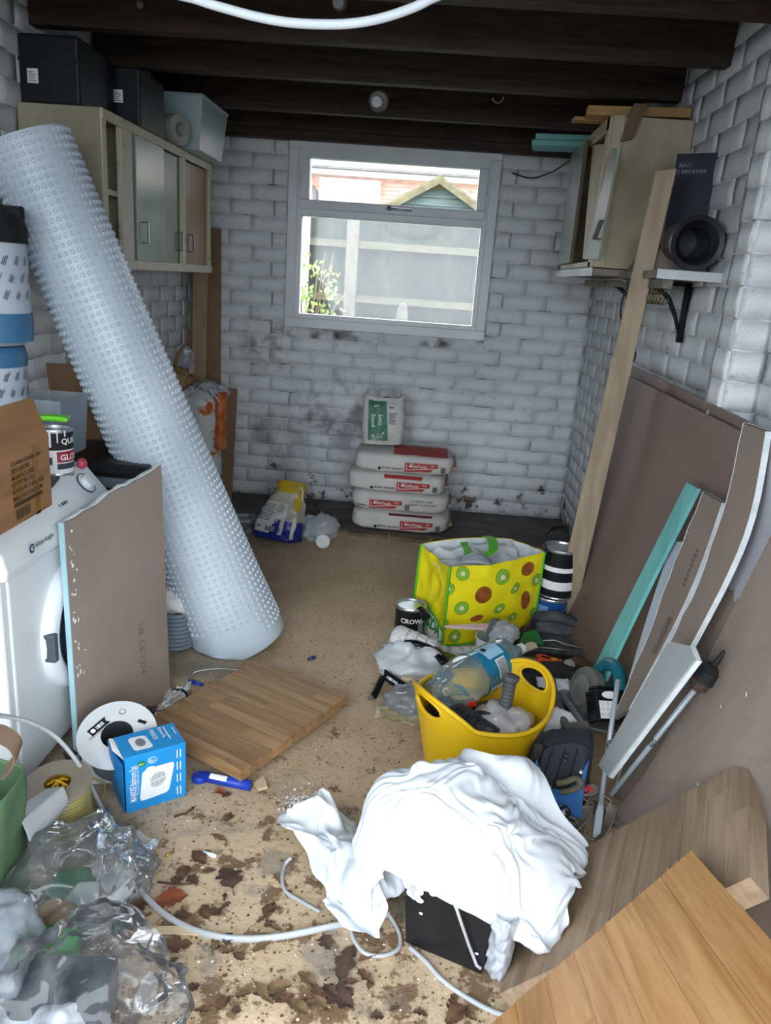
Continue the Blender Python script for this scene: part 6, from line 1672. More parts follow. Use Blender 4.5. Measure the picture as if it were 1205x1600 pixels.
mb = MB(); q = [P(812, 1003, 2, .07), P(850, 1008, 2, .07), P(838, 985, 2, .075), P(818, 990, 2, .075)]; mb.add([*q, *[p + V(0, 0, .004) for p in q]], [(3, 2, 1, 0), (4, 5, 6, 7), (0, 1, 5, 4), (1, 2, 6, 5), (2, 3, 7, 6), (3, 0, 4, 7)]); mb.build('green_scraper', mat('mid_green_plastic', '1f8a4a', '1a7a40', rough=.4), label='mid green plastic piece lying in the paint tray', cat='plastic piece')
mb = MB(frame(P(934, 1022, 2, .08), unit(V(.3, .2, .1)), z=(0, 0, 1))); mb.bx(V(-.02, -.018, -.02), V(.022, .018, .02)); mb.bx(V(-.016, -.01, .02), V(-.006, .01, .034)); mb.bx(V(.012, -.01, .02), V(.02, .01, .03)); mb.build('dark_clamp', mat('dark_blue_grey_plastic', '25323c', '2e3d48', rough=.4), label='dark blue-grey clamp at the corner of the paint tray', cat='clamp', bevel=.003)
kn = thing('utility_knife', 'orange utility knife lying on the black bag in front of the paint tray', 'knife', P(853, 1035, 2, .105))
k0_, k1_ = P(836, 1026, 2, .11), P(878, 1037, 2, .105)
Mk = frame(k0_, k1_ - k0_, z=(0, -.4, 1)); Lk = np.linalg.norm(k1_ - k0_)
mb = MB(Mk); mb.prism([(0, .004), (.02, .014), (Lk*.6, .010), (Lk, .010), (Lk, -.010), (Lk*.45, -.012), (.035, -.010), (.02, -.024), (.008, -.022), (.014, -.006)], -.008, .008); mb.build('body', mat('orange_red_plastic', 'd8512a', 'c94522', rough=.4), kn, bevel=.003)
mb = MB(Mk); mb.bx(V(.02, -.002, .0082), V(Lk*.55, .004, .0095)); mb.build('slot', M_BLACK, kn)
mb = MB(Mk); mb.bx(V(Lk*.62, -.003, .0082), V(Lk*.78, .006, .012)); mb.build('slider', mat('yellow_slider', 'd8a524', rough=.4), kn)
MB(frame(P(889, 1040, 2, .10), (1, 0, 0), z=unit(V(0, -.7, .7)))).lathe([(.001, 0), (.019, 0), (.02, .004), (.018, .008), (.001, .009)], 24).build('grey_disc', mat('dusty_pale_grey', 'a5a19b', '928e88', scale=30, rough=.8), label='dusty pale grey disc beside the utility knife', cat='disc')
crumple((.48, 2.16, .055), (.14, .13, .058), seed=41, amp=.22).build('black_rag_bag', mat('dusty_black_fabric', '232426', '3d3d3e', scale=10, rough=.85), label='black fabric tool roll between the trug and the circular saw', cat='tool roll', smooth=True)
crumple((.60, 2.30, .035), (.09, .08, .04), seed=43, amp=.25).build('brown_rag', mat('brown_dusty_rag', '75614c', '5f5040', rough=1), label='brown dusty rag in front of the paint tray corner', cat='rag', smooth=True)
mb = MB(); mb.grid(lambda u, v: P(845, 1072, 2, .12) + V(.10*u - .01, .06*v - .02, .012*ridged((u*3, v*3, 7), 1.2) - .02*v*0), 14, 10); mb.build('white_paper_scrap', mat('white_tissue', 'e4e5e6', 'd6d8da', rough=.9), label='white paper scrap on the black tool roll above the trug handle', cat='paper', smooth=True, solid=.002)
# hammer-like tool with wooden and rubber handle
hm = thing('lump_hammer', 'old hammer with a worn grey handle lying between the trug and the saw', 'hammer', (.45, 1.9, .12))
hp = [P(862, 1062, 2, .15), P(868, 1090, 2, .14), P(878, 1120, 2, .13), P(893, 1150, 2, .125)]
mb = MB(); mb.tube(spline(hp[:3], 5), [.012]*5+[.015]*5+[.016], 10); mb.build('rubber_grip', mat('worn_rubber', '4a4a48', '5b5b58', scale=20, rough=.7), hm, smooth=True)
mb = MB(); mb.tube(spline(hp[2:], 5), [.011]*6, 10); mb.build('shaft', mat('grey_wood_handle', '77736a', '656159', rough=.7), hm, smooth=True)
crumple((.43, 1.86, .07), (.07, .06, .06), seed=45, amp=.28).build('white_rag', mat('white_tissue', 'e4e5e6', 'd6d8da', rough=.9), label='crumpled white rag between the trug and the tool bag', cat='rag', smooth=True)
db = MB(frame(P(902, 1142, 2, .13), unit(V(1, .25, .05)), z=unit(V(-.1, -.6, .8)))); db.bx(V(-.035, -.02, -.02), V(.035, .022, .012)); db = db.build('grey_battery_pack', mat('dusty_grey_plastic', '55554f', '66665f', scale=14, rough=.7), label='dusty grey battery pack behind the black tool bag', cat='battery', bevel=.004)
# ---- circular saw
cs = thing('circular_saw', 'teal and grey cordless circular saw with black battery on the tool pile', 'circular saw', P(935, 1090, 1, 1.95))
O = P(918, 1085, 1, 1.97)
an = unit(V(-.94, -.20, .28))         # blade axis, towards the camera and left
upS = unit(V(.30, .10, 1) - an*np.dot(V(.30, .10, 1), an))
MS = frame(O, np.cross(upS, an), y=upS)      # x along the base, y up, z = blade axis
MS[:3, 2] = an
M_GUARD = mat('grey_cast_guard', '7d7f78', '6c6e67', scale=18, rough=.45, metal=.3)
M_TEALP = mat('teal_tool_plastic', '155a68', '1c6a76', scale=8, rough=.4)
mb = MB(MS); mb.prism([(.076*math.cos(a), .076*math.sin(a)) for a in np.linspace(-.15, PI+.15, 30)] + [(-.05, -.035), (.05, -.035)], -.012, .024); mb.build('upper_guard', M_GUARD, cs, bevel=.006)
mb = MB(MS); mb.prism([(.045*math.cos(a), .045*math.sin(a)+.005) for a in np.linspace(0, 2*PI, 26)[:-1]], .024, .030); mb.build('guard_cover', mat('bright_cast_metal', 'b5b7b2', 'a1a39e', rough=.3, metal=.7), cs, bevel=.003)
mb = MB(MS); mb.prism([(.060*math.cos(a), .060*math.sin(a)) for a in np.linspace(PI, 2*PI, 24)], -.001, .012); mb.build('lower_guard', mat('bright_cast_metal', 'b5b7b2', 'a1a39e', rough=.3, metal=.7), cs)
mb = MB(MS); mb.bx(V(-.085, -.052, -.075), V(.105, -.047, .045)); mb.bx(V(-.085, -.052, .040), V(.105, -.035, .045)); mb.bx(V(-.085, -.052, -.075), V(-.08, -.03, .045)); mb.build('base_plate', mat('pale_pressed_steel', 'bcc1c2', 'a6abad', rough=.35, metal=.6), cs)
mb = MB(MS); mb.tube(spline([(-.045, .045, -.02), (-.02, .095, -.03), (.04, .105, -.032), (.085, .06, -.035), (.085, .01, -.035)], 6), [.017]*6+[.019]*12+[.022]*7, 12); mb.build('handle', M_TEALP, cs, smooth=True)
mb = MB(MS); mb.bx(V(-.045, -.035, -.085), V(.050, .052, -.014)); mb.build('body', M_TEALP, cs, bevel=.012)
mb = MB(MS); mb.lathe([(.034, -.105), (.036, -.10), (.036, -.03), (.030, -.012)], 22); mb.build('motor_housing', M_TEALP, cs, smooth=False)
mb = MB(MS); mb.M = MS @ frame((0.03, .0, -.112), (1, 0, 0), z=(0, 0, 1)); mb.lathe([(.028, -.02), (.031, -.016), (.031, .01)], 22); mb.build('motor_cap', M_BLACK, cs)
Ob = P(953, 1106, 1, 1.86)
MBa = frame(Ob, unit(V(1, .30, -.12)), z=unit(V(-.25, -.75, .60)))
mb = MB(MBa); mb.bx(V(-.054, -.042, -.03), V(.052, .046, .022)); mb.bx(V(-.044, .046, -.03), V(.044, .058, .008)); ba = mb.build('battery', mat('gloss_black', '131418', '1a1b20', rough=.2), cs, bevel=.006)
mb = MB(MBa); mb.M = MBa @ frame((.058, .01, -.006), (0, 1, 0), z=(1, .1, 0)); mb.lathe([(.026, -.02), (.03, -.014), (.03, .016), (.026, .02)], 24); mb.build('battery_end', M_BLACK, ba)
fb_ = flat_map(MBa)
mb = MB(); patch(mb, fb_, -.045, -.032, .010, .014, .0228); disc(mb, fb_, -.01, .030, .024, .010, .0228, 18); mb.build('rating_label', M_WHITE, ba)
mb = MB()
for k in range(3):
    for j in range(3):
        disc(mb, fb_, -.036+.017*k, -.022+.014*j, .0055, .0045, .0232, 12)
mb.build('symbol_rings', mat('grey_print', '777a80'), ba)
mb = MB()
for k in range(3):
    for j in range(3):
        disc(mb, fb_, -.036+.017*k, -.022+.014*j, .0042, .0033, .0236, 10)
mb.build('symbol_centres', M_WHITE, ba)
# ---- aluminium rods: mixing paddle and straight rod
M_ALU = mat('pale_grey_paint_rod', 'a9b4ba', '98a3a9', scale=12, rough=.4, metal=.25)
r0, r1 = P(931, 1308, 2, .02), P(966, 1062, 1, 1.70)
rd = thing('steel_rod', 'pale grey steel rod with a flattened foot standing in front of the tool bag', 'rod', r0)
mb = MB(); mb.tube([r0 + (r1-r0)*.20, r1], .0062, 10, flat=(1, 1)); mb.build('shaft', M_ALU, rd, smooth=True)
mb = MB(); mb.slab(lambda u, v: r0 + (r1-r0)*.22*v + V(1, .2, 0)*(.018*(u-.5)*(1 if v < .75 else 1-.5*(v-.75)*4)), 4, 8, .006); mb.build('flattened_foot', M_ALU, rd)
mid = r0 + (r1-r0)*.55; du_ = unit(r1-r0)
MB().cone(mid, mid + du_*.022, .0068, seg=10).build('worn_patch', mat('dark_worn_paint', '3b4043', '8c9397', scale=120, rough=.5), rd)
p0_, p1_ = P(955, 1242, 0, .505), P(1092, 1070, 0, .632)
pd = thing('mixing_paddle', 'long plaster mixing rod with a black drill chuck leaning on the plasterboard sheet', 'mixing paddle', p0_)
mb = MB(); mb.tube([p0_, p1_], .0062, 10); mb.build('shaft', M_ALU, pd, smooth=True)
du_ = unit(p1_ - p0_); Mc = frame(p1_ - du_*.012, np.cross(du_, V(0, 1, 0)), z=du_)
mb = MB(Mc); mb.lathe([(.011, 0), (.020, .006), (.021, .026), (.017, .030)], 22); mb.build('rusty_collar', mat('rusty_brown_metal', '5b4436', '3d3029', scale=30, rough=.6), pd)
mb = MB(Mc); mb.lathe([(.026, .028)] + sum([[(.027, .032+.006*k), (.0245, .035+.006*k)] for k in range(4)], []) + [(.027, .058), (.016, .066), (.006, .068)], 24); mb.build('chuck', mat('black_chuck', '222326', '2e2f33', rough=.4), pd)
mb = MB(Mc); mb.lathe([(.006, .066), (.006, .105), (.004, .107)], 10); mb.build('shank', mat('black_chuck', '222326', '2e2f33', rough=.4), pd)
mid = p0_ + (p1_-p0_)*.47; MB().cone(mid, mid + du_*.02, .0068, seg=10).build('worn_patch', mat('dark_worn_paint', '3b4043', '8c9397', scale=120, rough=.5), pd)
# ---- tool bag
M_NAVY = mat('black_quilted_fabric', '30333b', '3b3e45', scale=6, rough=.9, bump=.2)
M_BLUEF = mat('blue_lining_fabric', '3f78b8', '386ca6', scale=6, rough=.85)
tb = thing('tool_bag', 'black fabric tool bag with a blue lining slumped beside the trug', 'tool bag', (.42, 1.66, 0))
cq = [P(835, 1255, 2, .02), P(925, 1290, 2, .02), P(935, 1160, 2, .19), P(845, 1160, 2, .19)]
f00, f10, f11, f01 = P(828, 1258, 2, .01), P(915, 1282, 2, .01), P(930, 1160, 2, .20), P(848, 1163, 2, .20)
mb = MB()   # bag body
dpt = V(.03, .16, -.02)
mb.hexa([f00, f10, f10+dpt, f00+dpt, f01, f11, f11+dpt*.6, f01+dpt*.6]); mb.build('body', M_NAVY, tb, bevel=.02, bseg=3)
def flap(u, v):
    p = (f00*(1-u)+f10*u)*(1-v) + (f01*(1-u)+f11*u)*v
    return p + V(-.02, -.035, .015)*math.sin(PI*min(1, v*.8+.15)) + V(0, -.004, .004)*ridged((u*2.5, v*2.2, 3), 1.4)
mb = MB(); mb.grid(lambda u, v: flap(.10+.84*u + .05*(1-v)*(.5-u), (.42+.18*abs(2*u-1)**2) + (.60 - .18*abs(2*u-1)**2 - .10*abs(2*u-1)**3)*v) + V(-.006, -.014, .006), 26, 20); mb.build('flap', M_NAVY, tb, smooth=True, solid=.006)
mb = MB(); mb.grid(lambda u, v: flap(.02+.96*u, .0 + (.80 - .40*math.sin(PI*u))*v) + V(-.004, -.010, .004), 22, 14); mb.build('blue_front', M_BLUEF, tb, smooth=True, solid=.004)
mb = MB()
for uu in (.28, .50, .74): mb.tube([flap(uu + .0*k, .45+.055*k) + V(-.010, -.0205, .0105) for k in range(10)], .0012, 4)
mb.build('stitch_seam', mat('dark_seam', '17181b'), tb)
mb = MB()
for uu, vv in ((.56, .86), (.57, .80)): mb.M = frame(flap(uu, vv) + V(-.010, -.022, .011), (1, 0, 0), z=unit(V(-.1, -.7, .7))); mb.lathe([(.005, 0), (.005, .003), (.001, .004)], 14)
mb.build('press_studs', M_BLACK, tb)
for uu, vv in ((.13, .66), (.90, .66), (.40, .42)):
    MB(frame(flap(uu, vv) + V(-.010, -.022, .011), (1, 0, 0), z=unit(V(-.1, -.7, .7)))).lathe([(.005, 0), (.005, .004), (.001, .005)], 12).build('rivet', M_STEEL, tb)
mb = MB(); mb.slab(lambda u, v: f00*(1-v) + f01*v + V(-.022+.02*u, -.012, .004), 3, 8, .012); mb.build('side_strip', mat('dusty_black_fabric', '232426', '3d3d3e', scale=10, rough=.85), tb)
# khaki pouch with pliers handles, red knife
kp = [flap(.58, .50) + V(-.02, -.035, .02), flap(.70, .56) + V(-.02, -.045, .02), flap(.86, .60) + V(-.02, -.04, .02)]
mb = MB(); mb.tube(spline(kp, 6), .010, 8, flat=(1, .7)); mb.tube(spline([k + V(.008, -.016, -.012) for k in kp], 6), .009, 8, flat=(1, .7)); mb.tube([kp[2], kp[2] + V(.012, -.008, -.004), kp[2] + V(.008, -.016, -.012)], .009, 8); mb.build('pliers', mat('khaki_grip', '6f6a55', '5d5947', rough=.7), label='khaki-handled pliers poking out of the black tool bag', cat='pliers', smooth=True)
rk = thing('folding_knife', 'grey folding knife with a red side lying at the front of the tool bag', 'knife', flap(.78, .28))
k0_, k1_ = P(884, 1238, 2, .085), P(937, 1235, 2, .10)
Mk = frame(k0_, k1_ - k0_, z=unit(V(-.2, -.6, .75))); Lk = np.linalg.norm(k1_-k0_)
mb = MB(Mk); mb.prism([(0, -.004), (.01, .008), (.05, .014), (Lk-.01, .016), (Lk, .006), (Lk, -.006), (Lk-.02, -.014), (.03, -.012)], -.008, .008); mb.build('body', mat('dusty_grey_metal', '6b6862', '575550', scale=20, rough=.6), rk, bevel=.003)
mb = MB(Mk); mb.prism([(.024, -.002), (.045, .008), (Lk-.02, .010), (Lk-.012, .0), (Lk-.03, -.009), (.04, -.008)], .0082, .0105); mb.build('red_inlay', mat('rose_red_plastic', 'c03a44', 'b03039', rough=.4), rk)
mb = MB(Mk @ frame((Lk-.035, .001, .010), (1, 0, 0), z=(0, 0, 1))); mb.lathe([(.009, 0), (.009, .003), (.006, .003)], 16); mb.build('dial', M_BLACK, rk)
mb = MB(Mk @ frame((Lk-.034, .001, .013), (1, 0, 0), z=(0, 0, 1))); mb.lathe([(.006, 0), (.006, .004), (.001, .005)], 14, capb=False); mb.build('button', mat('rose_red_plastic', 'c03a44', 'b03039', rough=.4), rk)
# webbing belt heap
wbm = mat('khaki_grey_webbing', '807a6c', '6f6a5e', scale=14, rough=.9)
bl = thing('webbing_belt', 'tangle of dusty khaki webbing belt at the foot of the tool bag', 'belt', (.43, 1.58, 0))
def web(keys, w=.028):
    c = spline([P(x, y, 2, z) for x, y, z in keys], 6); mb = MB(); n_ = len(c)
    def fn(u, v):
        i = int(round(v*(n_-1))); t_ = unit(c[min(i+1, n_-1)] - c[max(i-1, 0)]); s = unit(np.cross(t_, V(0, .6, .8)) + 1e-6)
        return c[i] + s*w*(u-.5)
    mb.slab(fn, 3, n_, .003); return mb.build('loop', wbm, bl)
web([(905, 1300, .03), (920, 1260, .06), (908, 1245, .075), (915, 1232, .085), (940, 1242, .085), (956, 1258, .07), (948, 1290, .04), (930, 1316, .02)])
web([(870, 1300, .02), (885, 1296, .03), (905, 1306, .03), (925, 1312, .02)]); web([(880, 1318, .015), (905, 1290, .04), (935, 1262, .05)], .018); web([(868, 1280, .03), (880, 1275, .04), (900, 1280, .04), (912, 1296, .03)], .03)
mb = MB(); mb.tube([P(884, 1330, 2, .02), P(884, 1298, 2, .05)], [.011, .010], 8); mb.build('grey_chisel', mat('grey_blue_handle', '5c6468', rough=.6), label='stubby grey tool handle standing in the webbing belt', cat='tool handle', smooth=True)
ct = MB(); ct.tube(spline([P(850, 1298, 2, .03), P(868, 1283, 2, .05), P(884, 1266, 2, .06)], 5), [.013]*6+[.016]*5, 12); ct.build('camouflage_tube', mat('black_white_splashed_plastic', '2a2c30', 'c7c9cc', scale=38, rough=.4, mix=(.5, .56)), label='black tube splashed with white paint below the blue lining', cat='tube', smooth=True)
crumple((.345, 1.50, .03), (.07, .06, .045), seed=51, amp=.3).build('splashed_rag', mat('black_white_splashed_plastic', '2a2c30', 'c7c9cc', scale=38, rough=.4, mix=(.5, .56)), label='paint-splashed black rag at the edge of the white dust sheet', cat='rag', smooth=True)
mb = MB(); mb.hexa([P(806, 1265, 2, .01), P(820, 1270, 2, .01), P(843, 1150, 2, .18)+V(.02, .02, 0), P(835, 1150, 2, .18)+V(0, .02, 0)] + [p + V(.0, -.015, .012) for p in (P(806, 1265, 2, .01), P(820, 1270, 2, .01), P(843, 1150, 2, .18)+V(.02, .02, 0), P(835, 1150, 2, .18)+V(0, .02, 0))]); mb.build('black_case_edge', mat('dusty_black_fabric', '232426', '3d3d3e', scale=10, rough=.85), label='dusty black strip wedged between the trug and the tool bag', cat='strip')
# ---- battery tool box at the right edge
tbx = thing('battery_charger', 'black plastic tool with green symbols and a white rating label at the lower right edge', 'power tool', P(1190, 1420, 2, .1))
c_ = P(1195, 1400, 2, .13); Mx = frame(c_, unit(V(.85, -.5, -.05)), z=unit(V(-.25, -.45, .85)))
mb = MB(Mx); mb.bx(V(-.06, -.13, -.10), V(.13, .06, 0)); mb.build('body', mat('gloss_black', '131418', '1a1b20', rough=.2), tbx, bevel=.01)
fx_ = flat_map(Mx)
mb = MB(); mb.tube([fx_(-.055+.02*k, .055+.004*math.sin(k*.5), .003) for k in range(10)], .004, 6); mb.build('lime_edge', mat('yellow_green_trim', 'b3bd3c', rough=.4), tbx)
mb = MB(); disc(mb, fx_, -.035, .036, .011, .009, .0012, 20); disc(mb, fx_, -.008, .032, .012, .009, .0012, 20); disc(mb, fx_, .004, .012, .009, .008, .0012, 20); mb.build('green_symbols', mat('pale_green_print', '86c48a', rough=.4), tbx)
mb = MB(); put_text(mb, 'CE', .022, sub_map(fx_, -.030, -.030, -.25), bold=.0004, h=.0026); mb.build('lettering', M_INK, tbx)
mb = MB(); poly(mb, fx_, [(-.036, -.075), (.055, -.090), (.062, -.030), (-.030, -.012)], .0012); mb.build('rating_label', M_WHITE, tbx)
mb = MB(); disc(mb, fx_, .015, -.055, .013, .013, .002, 22); bars(mb, fx_, -.03, -.085, .05, -.078, 9, .6, True, .002); mb.build('print', mat('faint_rose_print', 'a8868a'), tbx)
mb = MB(); disc(mb, fx_, .015, -.055, .0105, .0105, .0026, 20); mb.build('symbol_centre', M_WHITE, tbx)
mb = MB(); put_text(mb, 'TO', .02, sub_map(fx_, -.03, -.118, -.1), h=.0012); put_text(mb, 'LI-ION BATTERY', .012, sub_map(fx_, 0, -.112, -.1), h=.0012); mb.build('lettering', M_WHITE, tbx)
# ================================================================== BLACK BUCKET AND WHITE DUST SHEET
M_BUCKET = mat('black_mortar_bucket', '131417', '1c1d21', scale=10, rough=.45, bump=.15)
M_DRIP = mat('dried_white_paint', 'e9eaea', 'dedfdf', rough=.6)
bk_ = thing('mortar_bucket', 'square black bucket with white paint drips under the white dust sheet', 'bucket', (.16, 1.25, 0))
q0, q1 = P(634, 1474, 2, 0), P(752, 1524, 2, 0); q0[2] = q1[2] = 0
ub = unit(q1 - q0); vb = V(-ub[1], ub[0], 0); WB = np.linalg.norm(q1 - q0)
HB_ = .182
def bq(s, z, e=0.0):
    c = q0 + ub*WB/2 + vb*WB/2; h = WB/2*s
    return [c - ub*h - vb*h + V(0, 0, z), c + ub*h - vb*h + V(0, 0, z), c + ub*h + vb*h + V(0, 0, z), c - ub*h + vb*h + V(0, 0, z)]
mb = MB(); A = bq(1.0, .002) + bq(1.16, HB_) + bq(1.12, HB_) + bq(.96, .008)
mb.add(A, [(3, 2, 1, 0)] + [(i, (i+1) % 4, 4+(i+1) % 4, 4+i) for i in range(4)] + [(4+i, 4+(i+1) % 4, 8+(i+1) % 4, 8+i) for i in range(4)] + [(8+i, 8+(i+1) % 4, 12+(i+1) % 4, 12+i) for i in range(4)] + [(12, 13, 14, 15)])
mb.build('tub', M_BUCKET, bk_, bevel=.012, bseg=3)
def bfront(u, z, h=0.0):
    s = 1.0 + .16*z/HB_; c = q0 + ub*WB/2 + vb*WB/2; hh = WB/2*s
    n = unit(V(vb[0], vb[1], 0)*-1 + V(0, 0, -.07)); return c - vb*hh + ub*(u*2-1)*hh + V(0, 0, z) + n*h
mb = MB(); mb.grid(lambda u, v: bfront(-.005+1.01*u, HB_ - .022*(1-v) , .006), 30, 3); 
mb.build('rim_band', M_BUCKET, bk_)
r = random.Random(12); mb = MB()
for k in range(70):
    u = r.uniform(.0, 1.0); z = HB_ - abs(r.gauss(0, .010)); s = r.uniform(.002, .008); disc(mb, lambda x, y, h=0: bfront(u + x/WB, min(HB_, z + y), h), 0, 0, s*1.6, s, .0072 if z > HB_-.024 else .0014, 7, ang=r.uniform(0, 3))
for (u, z, s) in ((.10, HB_-.05, .010), (.13, HB_-.055, .008), (.18, HB_-.060, .006), (.07, HB_-.035, .010), (.20, HB_-.09, .003), (.58, HB_-.028, .006), (.90, .05, .003), (.13, HB_-.040, .012)):
    disc(mb, lambda x, y, h=0: bfront(u + x/WB, z + y, h), 0, 0, s*1.3, s, .0016, 9, ang=.4)
mb.build('paint_drips', M_DRIP, bk_)
mb = MB(); mb.tube([bfront(.58, HB_-.02, .012), bfront(.62, HB_-.03, .014), bfront(.80, .075, .010), bfront(.93, .03, .008), bfront(.99, .026, .008)], .0032, 7); mb.build('wire_handle', mat('pale_wire', 'c3c8cc', 'b3b8bc', rough=.4, metal=.3), bk_, smooth=True)
cB = q0 + ub*WB/2 + vb*WB/2

M_SHEET = mat('white_cotton_sheet', 'dde2e7', 'd6dce2', scale=3, rough=.85, spec=.15)
def heap(hem, apex, seed, na=150, nt=64, plate=.55, bumps=(), amp=1.0, scale=9.0, nm='dust_sheet', lip=.012):
    """cloth heaped over something: from the apex out to a hem given as a closed run of points"""
    H_ = spline([V(*h) for h in hem] + [V(*hem[0])], 10)[:-1]; A = np.array(H_)
    d = np.concatenate([[0], np.cumsum(np.linalg.norm(np.diff(np.vstack([A, A[:1]]), axis=0), axis=1))]); tt = np.linspace(0, d[-1], na+1)[:-1]
    A2 = np.vstack([A, A[:1]]); hemp = np.stack([np.interp(tt, d, A2[:, k]) for k in range(3)], 1)
    ap = V(*apex); pts = np.zeros((nt, na, 3))
    for j in range(nt):
        t = j/(nt-1)
        for i in range(na):
            h = hemp[i]; sp = math.sin(PI/2*min(1, t*1.04)) if t < .96 else 1.0
            c = max(0.0, math.cos(PI/2*t))**plate
            p = ap*(1-sp) + h*sp
            p[2] = h[2] + (ap[2]-h[2])*c
            if t > .85: p[:2] += (h[:2]-ap[:2])/np.linalg.norm(h[:2]-ap[:2])*lip*math.sin((t-.85)/.15*PI)
            for bx0, by0, rr, hh in bumps:
                g = ((p[0]-bx0)**2 + (p[1]-by0)**2)/rr**2; p[2] += hh*math.exp(-g*g)*(1 if t < .98 else .5)
            pts[j, i] = p
    du = np.roll(pts, -1, 1) - np.roll(pts, 1, 1); dv = np.gradient(pts, axis=0); n = np.cross(du, dv); n /= np.linalg.norm(n, axis=2, keepdims=True) + 1e-9
    if n[nt//2, :, 2].mean() < 0: n = -n
    n[0] = V(0, 0, 1)
    for j in range(nt):
        for i in range(na):
            p = pts[j, i]; w = amp*(.55 + .45*min(1, j/(nt*.2)))
            f = fold(p if j else ap, seed, scale)*1.25 + fold(p if j else ap, seed+50, scale*2.2)*1.15 + fold(p if j else ap, seed+90, scale*4.5)*.8
            q = p + n[j, i]*f*w
            q[2] = max(q[2], .004)
            pts[j, i] = q
    mb = MB(); vs = pts.reshape(-1, 3).tolist(); fs = []
    for j in range(nt-1):
        for i in range(na):
            i2 = (i+1) % na
            fs.append((j*na+i, (j+1)*na+i, (j+1)*na+i2, j*na+i2))
    mb.add(vs, fs); return mb
